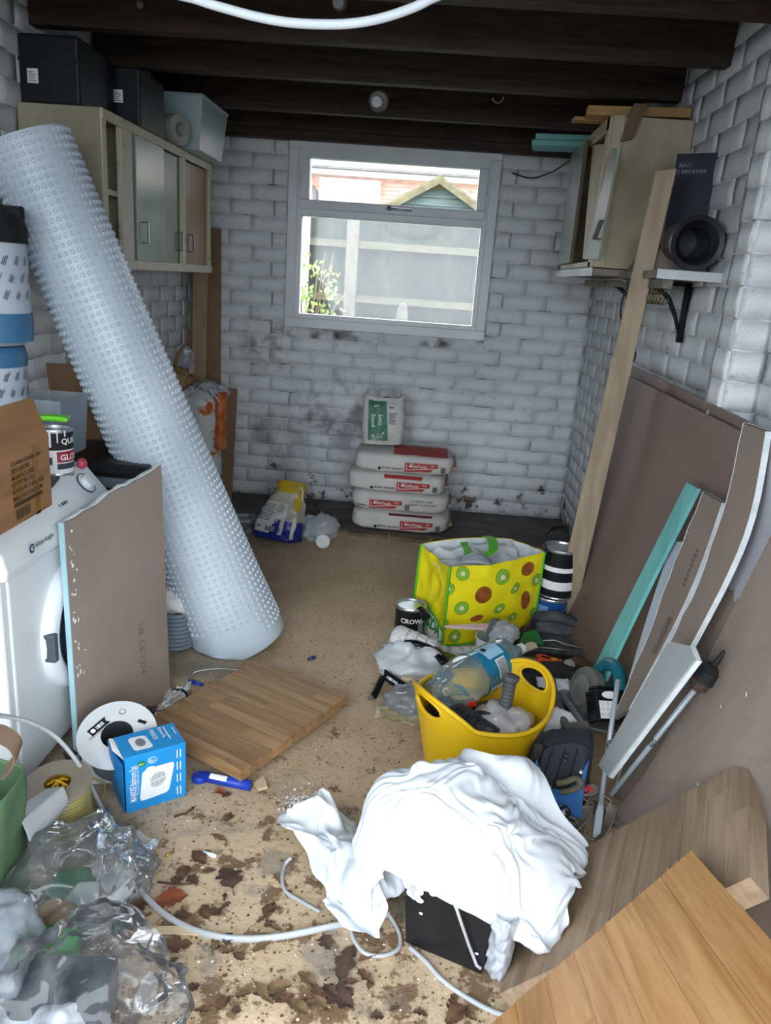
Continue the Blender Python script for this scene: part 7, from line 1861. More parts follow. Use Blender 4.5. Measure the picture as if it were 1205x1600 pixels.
# the two draped sheets: a settled cloth each, rows of points in steps of 1.5 mm, written as differences
def points(d, nv, nu):
    d = np.array(d).reshape(nv, nu, 3); d[:, 0] = np.cumsum(d[:, 0], 0); return np.cumsum(d, 1)*.0015
mb = MB(); grid_mesh(mb, points([
-45,858,21,2,-7,2,4,-9,7,5,-10,8,3,-9,5,4,-8,6,3,-7,8,2,-7,8,4,-4,9,4,-2,9,3,-1,8,5,4,2,5,2,2,0,-4,4,-4,-2,5,1,-1,5,4,3,2,0,-2,1,0,-1,-1,5,-1,1,5,-4,0,7,-4,-1,8,-4,-1,10,-4,-1,11,-3,-1,11,-4,-1,9,-3,-2,8,-3,-2,9,-2,-2,10,-2,-3,8,-4,0,9,-2,-1,8,-3,-2,6,-3,-1,7,-2,-1,4,0,-4,5,0,-3,5,-2,0,5,-2,-3,5,-2,-3,7,-1,-1,6,1,-2,4,-2,-3,6,2,-4,5,0,-4,4,-1,-2,5,0,-1,5,2,3,13,6,-1,-13,2,-11,-10,-7,-5,-1,-3,-8,-1,4,-6,-3,0,2,
-5,3,8,5,-5,2,5,-9,5,4,-8,8,3,-9,6,1,-9,6,2,-7,9,3,-6,10,5,-4,8,6,0,7,6,-1,8,1,-2,7,2,2,4,3,0,3,-3,-1,5,0,-2,4,4,2,2,3,-2,7,2,-5,4,7,-1,-1,6,-4,2,7,-5,0,10,-5,-1,10,-5,0,11,-5,0,10,-5,-3,9,-4,-4,8,-4,-3,8,-4,-3,9,-4,-3,9,-3,-2,8,-3,-2,8,-3,-2,7,-1,-3,6,-1,-2,4,-3,0,4,-1,-3,5,0,-4,5,0,-3,5,-1,-3,7,-2,1,6,-1,-1,5,-2,-1,4,0,-5,4,-1,-3,3,-1,-2,4,-1,-5,6,8,-7,13,16,-3,-12,-3,-13,-2,3,-5,0,7,-1,2,0,-3,0,-3,-5,
3,4,10,-2,-6,2,3,-9,3,9,-4,6,1,-8,7,1,-8,7,2,-7,9,2,-6,11,7,-2,8,7,0,6,4,-3,10,-1,-4,10,2,-2,6,2,5,-2,4,-1,8,-1,-4,13,7,1,5,4,-2,4,0,-5,2,7,-2,-2,7,-3,1,9,-6,-1,10,-5,1,12,-4,-1,12,-3,-3,10,-4,-4,10,-3,-4,7,-4,-4,8,-5,-5,8,-5,-4,9,-5,-5,9,-3,-5,7,-5,0,6,-2,-3,6,3,-6,4,-3,0,4,-2,3,4,0,-4,4,0,-4,5,1,-4,5,-1,-3,5,-4,-2,6,-4,2,4,-2,1,3,-1,-5,6,-1,1,4,0,-6,7,2,-16,9,18,-1,-3,6,-1,5,3,-6,-3,4,4,2,2,-8,-4,-4,-4,
2,5,9,-1,-8,2,-3,-7,4,7,-4,5,5,-6,8,-3,-6,9,5,-5,7,4,-5,8,3,-3,9,6,-2,9,2,-3,10,1,-3,8,1,-3,11,5,3,6,6,-1,8,4,1,6,2,-1,7,6,0,-1,4,-5,2,6,-5,0,8,-5,1,9,-6,0,10,-5,-1,11,-5,-2,12,-5,-4,11,-4,-4,9,-4,-3,8,-4,-3,9,-4,-4,8,-4,-6,8,-5,-3,9,-5,-4,7,-4,-6,7,-3,-7,4,1,-6,4,1,-4,3,-2,2,3,-3,-1,4,0,-3,5,-1,-3,5,-1,-3,5,-1,-5,4,-3,-4,5,-2,1,5,-1,1,1,-1,-5,5,0,-2,9,1,-12,7,7,-7,4,2,4,3,4,4,3,7,0,-3,8,0,-2,6,-8,
-5,0,4,2,-3,7,-1,-6,2,5,-5,4,3,-6,9,1,-3,11,1,-4,8,5,-3,5,4,-3,8,3,-3,10,2,-4,10,5,-2,17,6,2,11,7,1,6,4,0,7,0,-3,5,6,-1,2,5,-2,3,6,-4,2,5,-5,0,8,-6,0,9,-5,1,11,-6,-1,11,-6,-3,11,-5,-4,11,-4,-5,10,-4,-3,8,-4,-4,8,-4,-3,9,-5,-6,7,-6,-3,7,-6,-3,7,-4,-5,7,-6,-7,5,-3,-8,2,3,-7,3,3,-2,3,-6,-1,3,-2,-3,5,-2,-2,7,-1,-3,6,0,-4,4,-1,-4,4,-1,-4,4,2,-1,2,-1,-4,0,-2,-6,7,1,-4,2,3,-1,3,5,3,6,0,3,5,-1,3,4,7,0,-4,8,-3,
0,6,3,0,-4,9,5,-4,2,1,-5,6,-2,-6,10,2,-3,11,3,-2,7,7,-2,4,2,-4,10,2,-4,11,6,-3,19,8,-1,15,5,-2,10,6,0,6,6,3,1,4,-2,1,3,-3,6,3,-3,5,6,-3,-1,5,-6,1,8,-4,2,10,-5,0,9,-7,-3,11,-6,-2,11,-6,-4,11,-4,-4,10,-4,-2,8,-4,-4,8,-6,-3,7,-7,-5,9,-5,-4,8,-3,-2,6,-6,-4,6,-6,-7,5,-1,-9,3,0,-7,3,-2,-5,1,3,-8,3,-4,-4,3,-2,-3,8,-2,-1,6,0,-4,4,-1,-5,3,0,-5,1,-2,-5,3,0,-4,4,1,-2,3,2,3,4,4,4,5,-4,1,6,-2,2,4,7,0,7,4,2,5,1,-1,
-1,5,5,4,-5,7,3,-3,5,-3,-5,8,-1,-5,9,7,-1,7,1,-3,9,1,-3,9,4,-4,8,6,-3,16,6,-4,20,10,-1,10,6,-2,7,7,-3,7,5,-1,2,4,5,-1,4,-4,3,2,-3,4,5,-3,2,7,-5,1,7,-4,3,8,-4,-1,9,-7,-1,10,-7,-3,10,-5,-3,10,-5,-6,10,-6,-1,8,-4,-1,9,-6,-4,9,-5,-6,8,-3,-5,8,-5,-3,7,-3,-4,5,-5,-6,4,-5,-2,2,0,-10,3,-4,-4,3,-3,-4,1,-2,-9,2,-1,-10,6,0,-4,5,0,-5,5,-1,-4,5,0,-4,3,-1,-4,5,1,-1,6,1,2,1,-4,5,5,1,1,4,5,0,5,1,2,4,5,-1,5,3,1,6,-1,4,
6,1,4,-5,-1,6,-1,-5,7,0,-3,10,3,-4,9,3,-5,7,5,1,6,5,-5,9,-1,-3,16,9,-4,20,6,-4,14,10,-3,7,10,0,3,5,-5,6,4,0,5,4,4,-2,2,-4,3,5,-2,1,7,-3,5,4,-4,2,8,-2,0,7,-5,0,7,-6,-1,8,-8,0,9,-7,-3,10,-6,-4,9,-2,-7,9,-5,-6,9,-6,-3,10,-5,-3,9,-6,1,8,-2,-5,7,-1,-6,4,-2,-6,4,-5,1,3,-1,-3,4,-4,-6,0,-8,-2,5,-3,-6,2,-3,-12,0,-3,-10,7,1,-5,6,4,-7,5,-1,-2,5,-2,-1,4,-2,-1,5,4,1,5,-1,3,4,-4,3,6,5,1,0,6,-1,6,3,0,4,5,0,3,-2,4,
-1,5,3,3,-3,6,-1,-2,6,1,-4,9,2,-4,9,-2,-2,10,1,-3,9,5,-4,14,5,-6,19,8,-5,15,9,-3,11,8,-5,7,8,-2,3,6,1,4,5,-3,5,4,-2,2,5,2,1,4,1,1,4,-4,0,5,-5,1,4,-4,4,7,-3,-2,8,-3,-1,8,-6,-2,7,-7,-3,10,-6,-2,9,-4,-5,9,-5,-6,9,-6,-3,10,-4,-3,8,-6,-2,8,-2,-6,6,-1,-5,6,-1,-2,5,-2,-1,3,-4,1,3,-1,-5,3,-7,-2,3,-5,-5,0,-5,-10,1,-2,-10,3,-5,-11,7,1,-3,8,2,-3,6,-2,0,5,1,-2,4,0,1,4,-2,2,5,3,0,4,4,1,6,1,3,4,4,1,4,4,0,1,6,0,
-6,4,7,5,-5,7,7,1,3,2,-2,7,-1,-3,12,-3,-3,12,6,-6,14,6,-10,22,2,-5,16,10,-3,8,10,-2,3,5,-4,6,7,-1,7,8,-1,2,5,-4,5,5,-5,4,5,0,0,6,3,1,2,-1,-3,3,-6,0,2,-2,6,4,-5,1,7,-4,-2,6,-6,-3,8,-6,0,10,-5,-2,9,-5,-6,10,-4,-5,8,-8,-4,9,-5,-3,10,-3,-3,7,3,-7,8,-2,-2,6,-2,-1,5,-1,-1,4,-1,-1,3,-2,-4,4,-5,-4,3,-4,-5,-4,-5,-6,4,-4,-6,1,-6,-11,5,-3,-10,8,-3,2,8,5,-4,6,2,-2,6,0,0,6,-1,1,3,-2,3,5,4,1,5,6,0,5,2,5,7,5,1,3,3,-4,
8,4,0,2,-1,9,1,0,7,3,-2,7,-4,-3,12,4,-8,17,5,-13,28,8,-6,14,8,-4,9,7,-5,7,9,-1,-1,5,-1,3,6,0,7,10,-6,2,5,-5,3,4,-1,5,3,-4,1,3,4,1,3,2,0,4,-4,-2,3,-4,-1,3,-4,3,5,-4,3,6,-5,-3,8,-4,-3,9,-5,-1,8,-6,-1,10,-6,-4,9,-4,-5,8,-6,-4,10,-3,-3,9,-1,-2,4,3,-2,6,-3,-1,4,-1,-5,5,0,-4,4,-1,-4,1,-5,-5,2,-4,-4,-1,-3,-4,2,-6,-6,8,-9,-3,1,-6,-13,6,-3,-1,10,5,-2,7,1,-1,6,1,-2,7,2,0,5,0,2,6,3,4,5,6,-2,4,6,-3,7,4,0,3,2,3,
3,8,2,3,-3,10,-3,-1,10,1,-3,9,3,-6,12,2,-13,33,8,-10,21,11,-5,9,6,-6,9,10,-3,4,9,3,-4,2,-5,0,4,-4,0,10,-6,4,6,-1,5,4,-2,4,2,0,1,1,-1,3,2,0,3,3,-4,-1,5,-2,-2,3,0,-1,3,-4,0,7,-3,-2,8,-5,-2,7,-4,-3,8,-7,-1,9,-6,-4,11,-2,-4,9,-5,-4,9,-5,0,7,-2,4,6,1,-3,5,2,-4,0,-1,-6,4,-1,-7,2,-4,-4,3,-1,-4,2,-3,-2,3,-3,-3,3,-5,-5,4,-8,-2,6,-6,-7,4,-5,-6,9,1,-1,8,0,-1,7,4,-4,6,0,-1,8,4,-2,6,3,5,8,5,2,5,7,-4,2,4,-6,4,0,-1,
-5,3,3,8,-1,10,3,-3,12,-5,-3,11,1,-9,19,12,-14,29,8,-9,21,10,-7,11,11,-2,-1,5,-4,5,2,-4,1,7,2,-3,2,-4,-2,8,-1,3,7,-6,2,6,-1,3,3,-1,4,3,-1,3,2,-2,0,2,0,-2,0,-1,4,4,-3,-1,4,-2,-1,6,-3,-2,5,-7,0,9,-4,-3,9,-3,-4,9,-5,-4,9,-3,-3,10,-5,-3,5,-8,2,10,0,2,8,-1,-1,1,2,-8,2,2,-6,4,-1,-7,3,-5,-2,1,0,-4,2,0,-4,3,-4,-2,5,-3,-2,3,-7,-3,6,-10,-5,5,-8,-4,8,2,-3,7,1,-2,9,1,-2,7,1,-2,6,5,-3,7,5,-1,7,7,1,4,4,-3,5,2,-2,2,3,-3,
3,4,0,2,-1,14,3,-5,13,2,-5,13,0,-10,29,8,-12,23,11,-9,11,12,-5,9,10,-3,3,6,-4,2,1,-5,4,4,-3,-1,5,1,-1,7,0,1,8,-3,1,5,-2,3,5,-3,4,5,-2,3,0,-3,2,3,1,-3,1,1,-3,2,-1,0,5,-2,1,3,-6,1,7,-4,-2,5,-8,0,8,-5,-3,9,-5,-4,8,-4,-4,10,-4,-2,6,-5,0,8,1,2,7,-2,-2,3,3,-9,4,3,-6,4,-4,-4,4,-4,-2,3,0,-1,0,-1,-6,2,-3,-2,3,-3,-1,5,-7,-3,6,-6,-4,5,-7,-4,7,-2,-4,8,1,-2,9,1,-3,7,4,-3,9,2,0,9,6,-1,7,6,-3,9,3,-1,2,1,-7,0,1,-7,
5,1,-1,0,0,17,-1,-3,13,2,-6,17,7,-14,28,5,-10,26,11,-7,8,12,-5,1,9,-5,3,4,-3,9,5,-5,1,3,-5,1,5,-3,3,6,0,-1,8,1,2,5,-3,4,6,-1,2,5,2,0,3,-1,1,2,-2,2,3,1,-4,1,-2,2,2,-4,1,5,-3,-2,4,-6,-2,6,-5,-4,5,-7,-1,8,-6,-1,8,-6,-4,9,-5,-2,8,-1,-5,9,0,-3,5,0,5,4,1,-7,4,1,-4,5,-4,-3,3,0,-4,2,-1,-3,1,0,-7,2,-2,-2,3,-5,2,5,-5,-5,6,-5,-3,5,-7,-2,8,-3,-5,7,1,-3,8,1,-1,8,3,-4,8,4,-4,9,4,-1,9,5,1,8,5,-5,4,1,-8,4,-2,-6,
-2,6,3,4,-3,14,1,-4,13,2,-7,24,6,-13,32,9,-11,20,10,-9,9,12,-4,-1,7,-3,0,4,-4,4,4,-2,6,5,-3,3,6,-2,1,7,-3,2,7,0,1,6,0,0,3,0,3,6,0,-3,2,0,4,3,1,3,4,-1,-2,2,-2,-1,2,-4,1,1,-4,-4,3,-6,-1,5,-6,-3,6,-5,-3,7,-7,-2,7,-6,-1,9,-5,-2,7,-3,-2,7,-1,-4,8,0,3,7,-2,-2,4,-2,-5,1,2,-6,2,-1,-3,3,1,-5,1,0,-5,4,0,-3,2,-6,-1,4,-5,-4,4,-4,-2,7,-5,-1,8,-4,-2,7,-1,-3,8,1,-1,8,3,-3,9,2,-3,6,4,-5,7,4,-4,5,2,-7,7,4,-6,5,0,-4,
1,4,0,0,-3,13,1,-5,16,4,-7,28,9,-14,34,12,-10,14,11,-11,8,7,-8,7,7,-2,0,6,1,-2,5,-2,-1,3,-1,6,5,-1,5,7,-1,0,7,0,1,8,-1,-2,5,0,5,5,1,-1,4,0,1,3,0,1,5,-1,-3,2,-1,3,2,-5,2,-1,-4,-5,3,-6,0,4,-8,0,4,-7,-2,6,-5,-6,7,-5,-3,7,-7,1,8,-1,-3,7,-4,-2,6,0,-6,8,-2,1,7,-4,0,-2,6,-9,1,-2,-6,4,0,-1,5,-1,-1,2,-4,-4,2,0,-4,0,-4,-6,4,-2,-2,6,-4,1,8,-4,0,9,-3,0,8,1,-3,8,1,-3,9,3,-5,7,3,-3,5,3,-7,7,1,-4,10,3,-4,4,2,-8,
2,6,-4,3,-5,13,0,-4,19,3,-8,30,10,-14,36,11,-13,18,14,-9,1,7,-7,5,4,-3,4,3,-3,3,5,2,-1,5,2,-3,4,1,3,7,-2,2,8,0,3,8,0,2,7,1,3,8,0,0,5,1,-1,4,-1,1,2,0,-4,2,-2,3,2,-4,3,0,-5,-5,1,-7,-2,3,-8,-1,3,-8,0,5,-7,0,7,-5,-3,6,-6,-2,7,0,-6,9,-3,0,7,-3,-3,5,-2,-7,7,-3,2,3,2,-3,-1,-1,-5,1,-1,-3,4,-2,1,2,-3,-2,2,-1,-5,4,-1,-6,1,0,-4,3,-5,0,8,-3,1,11,-1,-3,8,0,-1,7,1,-3,9,2,-3,8,2,-4,8,1,-5,6,3,-7,4,2,-7,6,2,-6,
1,8,-5,4,-6,14,0,-5,22,5,-10,30,9,-13,37,13,-14,17,11,-11,7,8,-7,2,6,-1,0,0,-1,4,2,-1,6,5,2,-2,6,2,-1,8,1,0,9,0,-1,8,0,3,8,1,5,9,1,1,6,2,-4,4,0,4,3,-2,-1,2,-3,-3,1,-4,5,0,-5,-4,0,-7,-3,3,-9,-1,2,-8,-2,4,-7,-1,6,-6,2,7,-6,0,5,-1,-8,8,-2,-4,8,-3,1,4,-2,-6,6,-3,-2,6,-3,2,3,-1,-7,-3,2,-5,0,-1,-4,3,-2,2,4,-1,3,2,-4,-4,3,-1,-6,4,-2,-4,3,-1,-4,11,1,0,9,0,-1,7,1,-1,8,1,-3,8,0,-4,7,3,-7,7,-1,-5,4,2,-8,3,-1,-9,
2,8,-5,4,-6,14,1,-7,24,5,-10,31,10,-13,39,13,-15,16,10,-12,4,5,-6,6,6,-1,4,3,-2,3,-2,1,5,5,0,3,8,2,1,8,1,-1,9,-1,-2,9,4,-3,10,1,3,10,3,3,6,-1,-2,6,-1,-4,2,0,5,2,-3,-2,1,-4,0,0,-6,0,0,-7,-4,3,-9,0,1,-8,-2,2,-8,-2,6,-6,-1,7,-5,0,7,-4,-1,4,0,-8,6,-4,-4,8,-3,-2,6,-3,-4,4,0,4,6,-2,-2,-2,0,-5,-2,0,-4,1,-1,-4,4,-2,2,3,-3,2,3,-4,-3,3,1,-5,1,0,-6,9,1,-2,11,2,1,7,1,-2,6,0,-2,9,0,-3,7,0,-6,9,0,-5,3,1,-10,6,-1,-7,
4,7,-3,4,-6,16,1,-7,22,5,-10,28,10,-13,41,12,-16,19,10,-14,4,7,-9,3,4,0,7,-1,3,4,3,-3,3,2,3,5,7,3,3,9,-1,-3,9,1,-1,12,2,0,10,1,-1,9,1,0,7,1,1,7,-1,-5,3,-2,3,2,-3,3,0,-2,-5,1,-7,2,1,-6,-2,1,-9,-3,1,-8,-2,1,-8,-1,5,-6,-1,8,-4,1,7,-5,0,5,-3,-6,4,-2,-7,5,-3,-4,4,-1,-4,6,1,3,7,-2,1,-1,-1,-5,-1,-1,-4,2,-3,1,2,-1,-4,1,-2,-3,4,-2,3,3,-4,-2,3,2,-5,6,1,-3,7,5,-4,9,0,0,8,2,0,8,-2,-5,10,-1,-4,6,-1,-7,8,0,-5,4,-4,-8,
5,9,-1,3,-6,16,4,-11,19,4,-9,25,8,-10,39,12,-19,23,8,-14,11,7,-10,5,6,-3,0,0,1,7,0,1,5,6,0,0,5,5,2,8,0,-3,8,-2,-1,11,5,1,11,2,4,9,0,-4,8,-1,-1,8,0,-1,4,-3,1,2,-2,5,0,-4,-3,0,-5,-3,2,-6,4,0,-9,-2,0,-9,-2,3,-7,-4,3,-6,-5,5,-5,-2,8,-3,1,7,-3,1,6,-2,-5,5,-2,-5,3,0,-6,5,1,-3,3,0,4,4,-1,-1,-2,0,-5,3,-3,-1,2,-3,3,0,-1,-6,4,-3,-3,7,-4,1,4,-3,0,-1,5,-4,4,8,-6,9,0,-4,10,0,-1,10,-2,-2,8,-2,-5,6,-1,-9,6,-3,-5,5,-2,-6,
6,10,-2,3,-5,14,6,-14,15,5,-11,25,5,-8,35,9,-15,27,8,-16,13,7,-14,9,4,-4,5,2,-3,3,2,-2,1,5,-1,1,5,3,-1,7,4,0,6,1,-1,12,-1,2,11,6,3,10,3,-1,6,0,3,8,-2,1,5,-1,0,4,-1,0,1,-6,1,-1,-5,-4,1,-5,-4,1,-8,3,1,-8,-2,2,-7,-4,4,-6,-3,4,-4,-4,5,-4,-4,7,-3,0,6,-1,1,6,0,-1,4,1,-4,3,0,-5,3,2,-2,5,0,3,2,-1,-3,-4,-3,-4,4,-3,2,2,-4,-2,5,-2,-2,6,-3,-3,6,-4,-1,5,-2,-4,1,9,-4,3,7,-6,7,-2,-5,13,-3,0,9,-2,-4,6,-2,-8,8,-5,-6,0,-3,-8,
6,12,-3,5,-5,12,6,-17,12,6,-13,25,3,-7,32,8,-13,30,6,-16,16,7,-15,10,2,-7,8,2,-3,7,4,-2,-2,1,0,-4,5,2,3,6,-1,-4,8,4,4,11,-3,-1,10,-1,3,10,2,0,7,5,0,6,2,5,5,0,0,4,-1,-2,5,-3,1,2,-6,0,0,-7,-1,1,-5,-6,2,-8,4,1,-6,-4,3,-6,-4,5,-5,-2,6,-3,-5,4,-2,-5,5,-2,-2,5,2,3,6,2,2,1,0,-5,3,1,-1,5,2,-1,2,-1,-5,-5,-4,-4,3,-3,-1,6,-3,2,3,-4,-3,6,-3,-1,8,-4,-3,7,-3,-4,6,-1,-3,0,12,-8,5,0,-7,13,-3,1,6,-4,-5,4,-7,-8,11,0,-5,5,-5,-6,
6,14,-5,6,-10,11,7,-19,11,6,-14,24,2,-5,25,6,-11,35,7,-17,17,4,-12,12,4,-8,8,1,-5,8,3,-1,3,2,-3,-3,3,0,-1,5,1,2,7,3,1,11,-2,0,9,-2,0,9,0,-2,8,0,0,5,1,4,4,1,1,5,0,1,4,1,-1,4,-4,0,2,-6,0,3,-7,-1,2,-5,-1,3,-7,2,3,-5,-5,4,-4,-5,6,-3,-2,5,-3,-3,3,0,-5,3,1,-4,6,4,2,2,-1,-5,1,0,-4,4,3,4,2,-1,-4,-3,-3,-4,2,-4,-1,6,-3,2,3,-4,-4,4,-5,-3,7,-4,-2,9,-1,-1,10,-2,-2,6,5,-10,4,3,-11,8,-6,1,9,-3,-2,5,-5,-5,1,-4,-8,5,-4,-4,
5,10,-2,7,-16,3,6,-15,12,7,-15,21,4,-7,27,3,-7,32,4,-13,25,3,-13,12,6,-10,5,4,-6,6,-2,-1,8,5,-3,2,-1,-3,-5,6,2,4,5,3,1,10,-3,1,9,-1,1,6,1,-3,7,-4,0,7,1,3,4,0,1,4,-3,1,4,-2,-3,2,1,2,4,-5,0,6,-3,-3,6,-5,1,3,-6,4,4,-4,-5,4,-5,-5,4,-2,-5,6,-2,-1,6,-1,-2,-1,2,-7,4,1,-3,3,2,-2,1,-2,-4,4,2,1,5,0,2,-1,-2,-4,-2,-4,-4,5,-3,4,1,-5,-5,5,-5,-4,7,-5,-4,9,-3,-2,13,1,-1,12,0,-8,4,3,-16,5,-10,0,11,3,0,0,-7,-3,2,-3,-7,-5,-8,-4,
5,6,2,4,-16,0,5,-14,7,9,-15,19,4,-8,22,3,-5,24,5,-12,32,2,-12,18,1,-10,9,5,-5,5,2,-5,6,2,0,5,2,-3,-4,4,1,0,4,2,7,9,-3,2,7,-3,-3,7,-1,1,6,-5,3,6,-1,1,5,2,3,5,0,0,2,-5,-5,2,-1,-3,4,-3,1,6,-2,-1,8,-2,2,6,-4,3,5,-5,-4,5,-4,-4,5,-2,-5,4,-3,-5,5,0,0,4,1,-3,2,0,-4,1,0,-5,0,-1,-4,3,0,-2,4,1,3,3,-1,1,-1,-5,-5,3,-4,0,4,-4,-3,5,-4,-2,6,-4,-5,5,-4,-6,12,-1,-3,17,-1,-6,10,-4,-16,2,-7,-6,11,3,2,1,-5,-1,-3,-6,-6,-2,-1,2,
1,10,1,0,-17,3,5,-12,3,11,-18,10,6,-8,22,5,-8,19,3,-10,22,1,-14,24,2,-8,15,3,-2,12,2,-6,3,3,-3,3,4,2,1,1,-3,-4,5,3,7,8,-3,5,6,-3,0,8,-5,1,5,-3,6,5,-3,0,5,-1,0,3,0,1,4,-5,-2,4,1,-1,5,-2,-2,4,-3,-2,6,-4,1,9,0,1,3,-6,-4,8,-1,-3,3,-4,-5,4,-3,-4,5,-2,-3,5,0,-1,6,2,1,4,-1,-3,-1,-1,-4,0,1,-5,0,-1,-2,2,-3,-1,3,-3,-1,5,-3,0,6,-4,-2,3,-5,-5,10,-2,0,7,-5,-5,6,-1,-11,17,-2,-9,13,-6,-13,4,-7,-9,7,2,4,4,-3,3,-4,-5,-5,-2,-2,-5,
0,-2,-5,2,-4,8,3,-17,0,10,-14,7,9,-15,19,3,-4,21,3,-5,14,4,-14,20,1,-13,19,1,-4,14,2,-1,8,2,-6,-1,2,1,6,4,0,0,5,-2,2,7,-2,4,6,-1,4,6,-5,7,5,-6,4,6,-2,3,4,-5,-5,4,-3,-1,4,0,0,6,1,5,6,-1,-1,5,-5,-2,5,-4,-5,7,-3,-1,5,-2,-3,5,-3,-6,8,-2,0,4,-2,-4,6,-1,0,3,0,-3,3,-1,-5,4,1,-2,4,-1,0,0,-1,-4,1,-3,0,0,-2,-4,3,-4,-4,4,-3,-1,7,-3,-1,5,-5,-5,8,-4,-4,10,-1,0,8,-5,-6,15,-1,-11,10,-6,-18,7,-7,-15,6,0,2,5,5,4,4,-3,3,-2,-2,-2,
0,-2,-5,2,3,8,4,-11,7,3,-16,-2,14,-17,13,7,-11,20,1,-2,17,2,-2,15,1,-10,19,3,-13,16,0,-1,9,3,-4,1,3,-4,1,2,4,7,7,-6,5,7,-4,2,6,-4,4,5,-4,6,3,-4,5,6,-3,6,7,-3,2,4,-3,0,4,-2,-3,5,-2,2,5,-1,0,8,-2,-2,7,-3,-1,4,-4,-7,7,-3,1,5,-1,-7,6,-3,-4,5,-4,-3,7,1,1,6,1,-1,0,-3,-5,2,0,-6,3,-1,-1,0,-2,-5,3,-3,2,4,-3,1,3,-3,-2,1,-4,-8,7,-4,-2,8,-4,-3,8,-3,-6,8,-2,-1,11,0,-1,12,-6,-7,10,-8,-17,6,1,-16,3,1,-7,6,0,-2,4,3,5,-2,1,5,
-5,4,1,6,1,1,4,-5,10,2,-17,-4,11,-13,6,9,-13,18,5,-7,17,3,-4,15,-1,-2,13,4,-5,15,4,-8,9,1,-5,4,2,-3,2,4,-1,8,4,-4,18,4,-5,7,7,-5,3,5,-5,1,5,-6,7,4,-6,2,4,-3,4,7,0,2,6,-1,1,6,-4,0,3,-4,-4,6,-3,-1,7,-2,-2,9,0,-1,7,-3,-4,7,-3,-1,7,-3,-5,2,-1,-8,6,-3,-2,7,3,1,3,-5,-1,1,0,-8,2,0,-4,1,-4,-1,1,-4,-3,4,-2,3,4,-3,-1,2,-2,-10,5,-6,-3,9,-3,0,10,-3,-1,6,-1,-8,10,-2,-2,14,-3,-5,8,-5,-14,1,-1,-17,2,2,-11,-8,-2,-2,5,0,-5,4,3,1,
-4,-1,3,5,3,1,7,-6,2,4,-6,5,7,-13,-1,9,-11,6,3,-9,20,4,-7,16,3,-4,13,4,-5,10,3,0,2,6,-2,2,1,0,9,6,-10,10,4,-13,20,4,-6,14,5,-3,12,7,-6,4,3,-6,4,2,-4,4,5,-5,-2,4,-4,-2,5,0,2,8,-2,2,9,-1,0,4,-5,-5,6,-2,-3,9,2,1,8,-3,-4,6,-6,-5,7,-1,-3,4,-3,-5,4,-4,-5,8,2,0,4,-1,3,0,-5,-3,4,0,-4,1,-2,-7,1,-3,-3,3,-4,0,4,-3,-3,2,-3,-6,6,-3,-2,10,-3,3,9,-1,0,5,-3,-10,12,0,-3,12,-3,-7,9,-6,-7,-3,-2,-17,-1,3,-18,-7,2,-2,-6,-3,-8,1,2,-8,
2,-5,-2,1,7,5,5,-4,2,8,-3,-3,4,-6,9,6,-10,-4,8,-10,10,3,-9,16,3,-3,15,4,-4,13,5,-1,5,6,-2,-1,5,-5,9,4,-4,10,0,-9,17,5,-13,18,8,-11,11,6,-6,10,6,-5,5,1,-3,7,4,-4,3,5,-1,-6,5,-6,-1,6,-4,1,9,3,1,7,-3,-1,3,-3,-6,8,0,-2,6,-6,-4,7,-2,-6,6,-2,-1,8,-1,-3,4,-6,-4,6,1,-2,7,0,5,0,-6,-2,3,-4,-4,4,4,-3,2,-3,-4,3,-3,-2,4,-4,-5,3,-2,-5,5,-4,-2,9,1,2,7,-4,0,5,-4,-10,9,-5,-10,12,-4,-10,13,-3,-7,-3,-2,-5,0,6,-19,-10,0,-7,-6,5,-5,-8,-6,-9,
3,2,-7,-1,0,8,1,2,7,4,-5,-2,7,-2,0,9,-6,7,8,-10,-3,6,-9,10,4,-6,14,4,-3,13,3,-1,12,4,-1,10,4,-5,8,6,-4,8,5,-4,9,0,-9,17,6,-14,17,8,-10,10,4,-6,5,6,-6,4,3,-2,7,5,-5,1,6,-4,-1,6,-3,-2,3,-2,-5,8,-1,-1,5,-1,-1,6,-4,-5,8,-2,-4,7,-3,-6,6,-3,-3,7,-4,1,7,-1,-4,4,-3,-4,7,-1,2,0,-4,-2,3,-3,-1,4,-1,0,5,-1,-2,4,-3,-3,3,-6,-4,4,2,-4,2,-7,-4,8,0,-1,9,0,-3,12,-4,-9,7,-6,-13,11,-2,-12,5,2,-13,3,-2,-1,2,-1,-7,-12,-3,-12,-7,7,-7,-9,3,-4,
1,7,-3,0,-7,4,-2,3,6,3,-4,5,6,-3,-2,9,1,8,8,-10,4,10,-13,-4,4,-8,14,6,-3,12,4,-1,13,4,-2,15,3,-2,11,3,-1,10,4,-3,8,5,-5,8,0,-10,16,7,-14,13,3,-6,10,6,-6,1,6,-8,2,6,-6,5,6,-4,5,4,-5,-5,6,0,-6,5,-2,0,5,-3,-2,7,-1,0,8,-2,-7,9,-5,-1,7,-2,-6,4,-7,-4,6,-3,-1,8,0,-1,5,-1,-3,4,-3,-1,-2,-4,-3,4,-6,2,6,-3,-1,3,-5,-2,2,-2,-6,3,-1,-2,8,-2,-4,5,-2,-4,12,3,-5,13,-3,-9,15,-5,-9,6,-1,-15,0,2,-7,-1,1,-7,-2,-2,-7,-4,-1,-9,-6,1,-9,-8,6,-7,
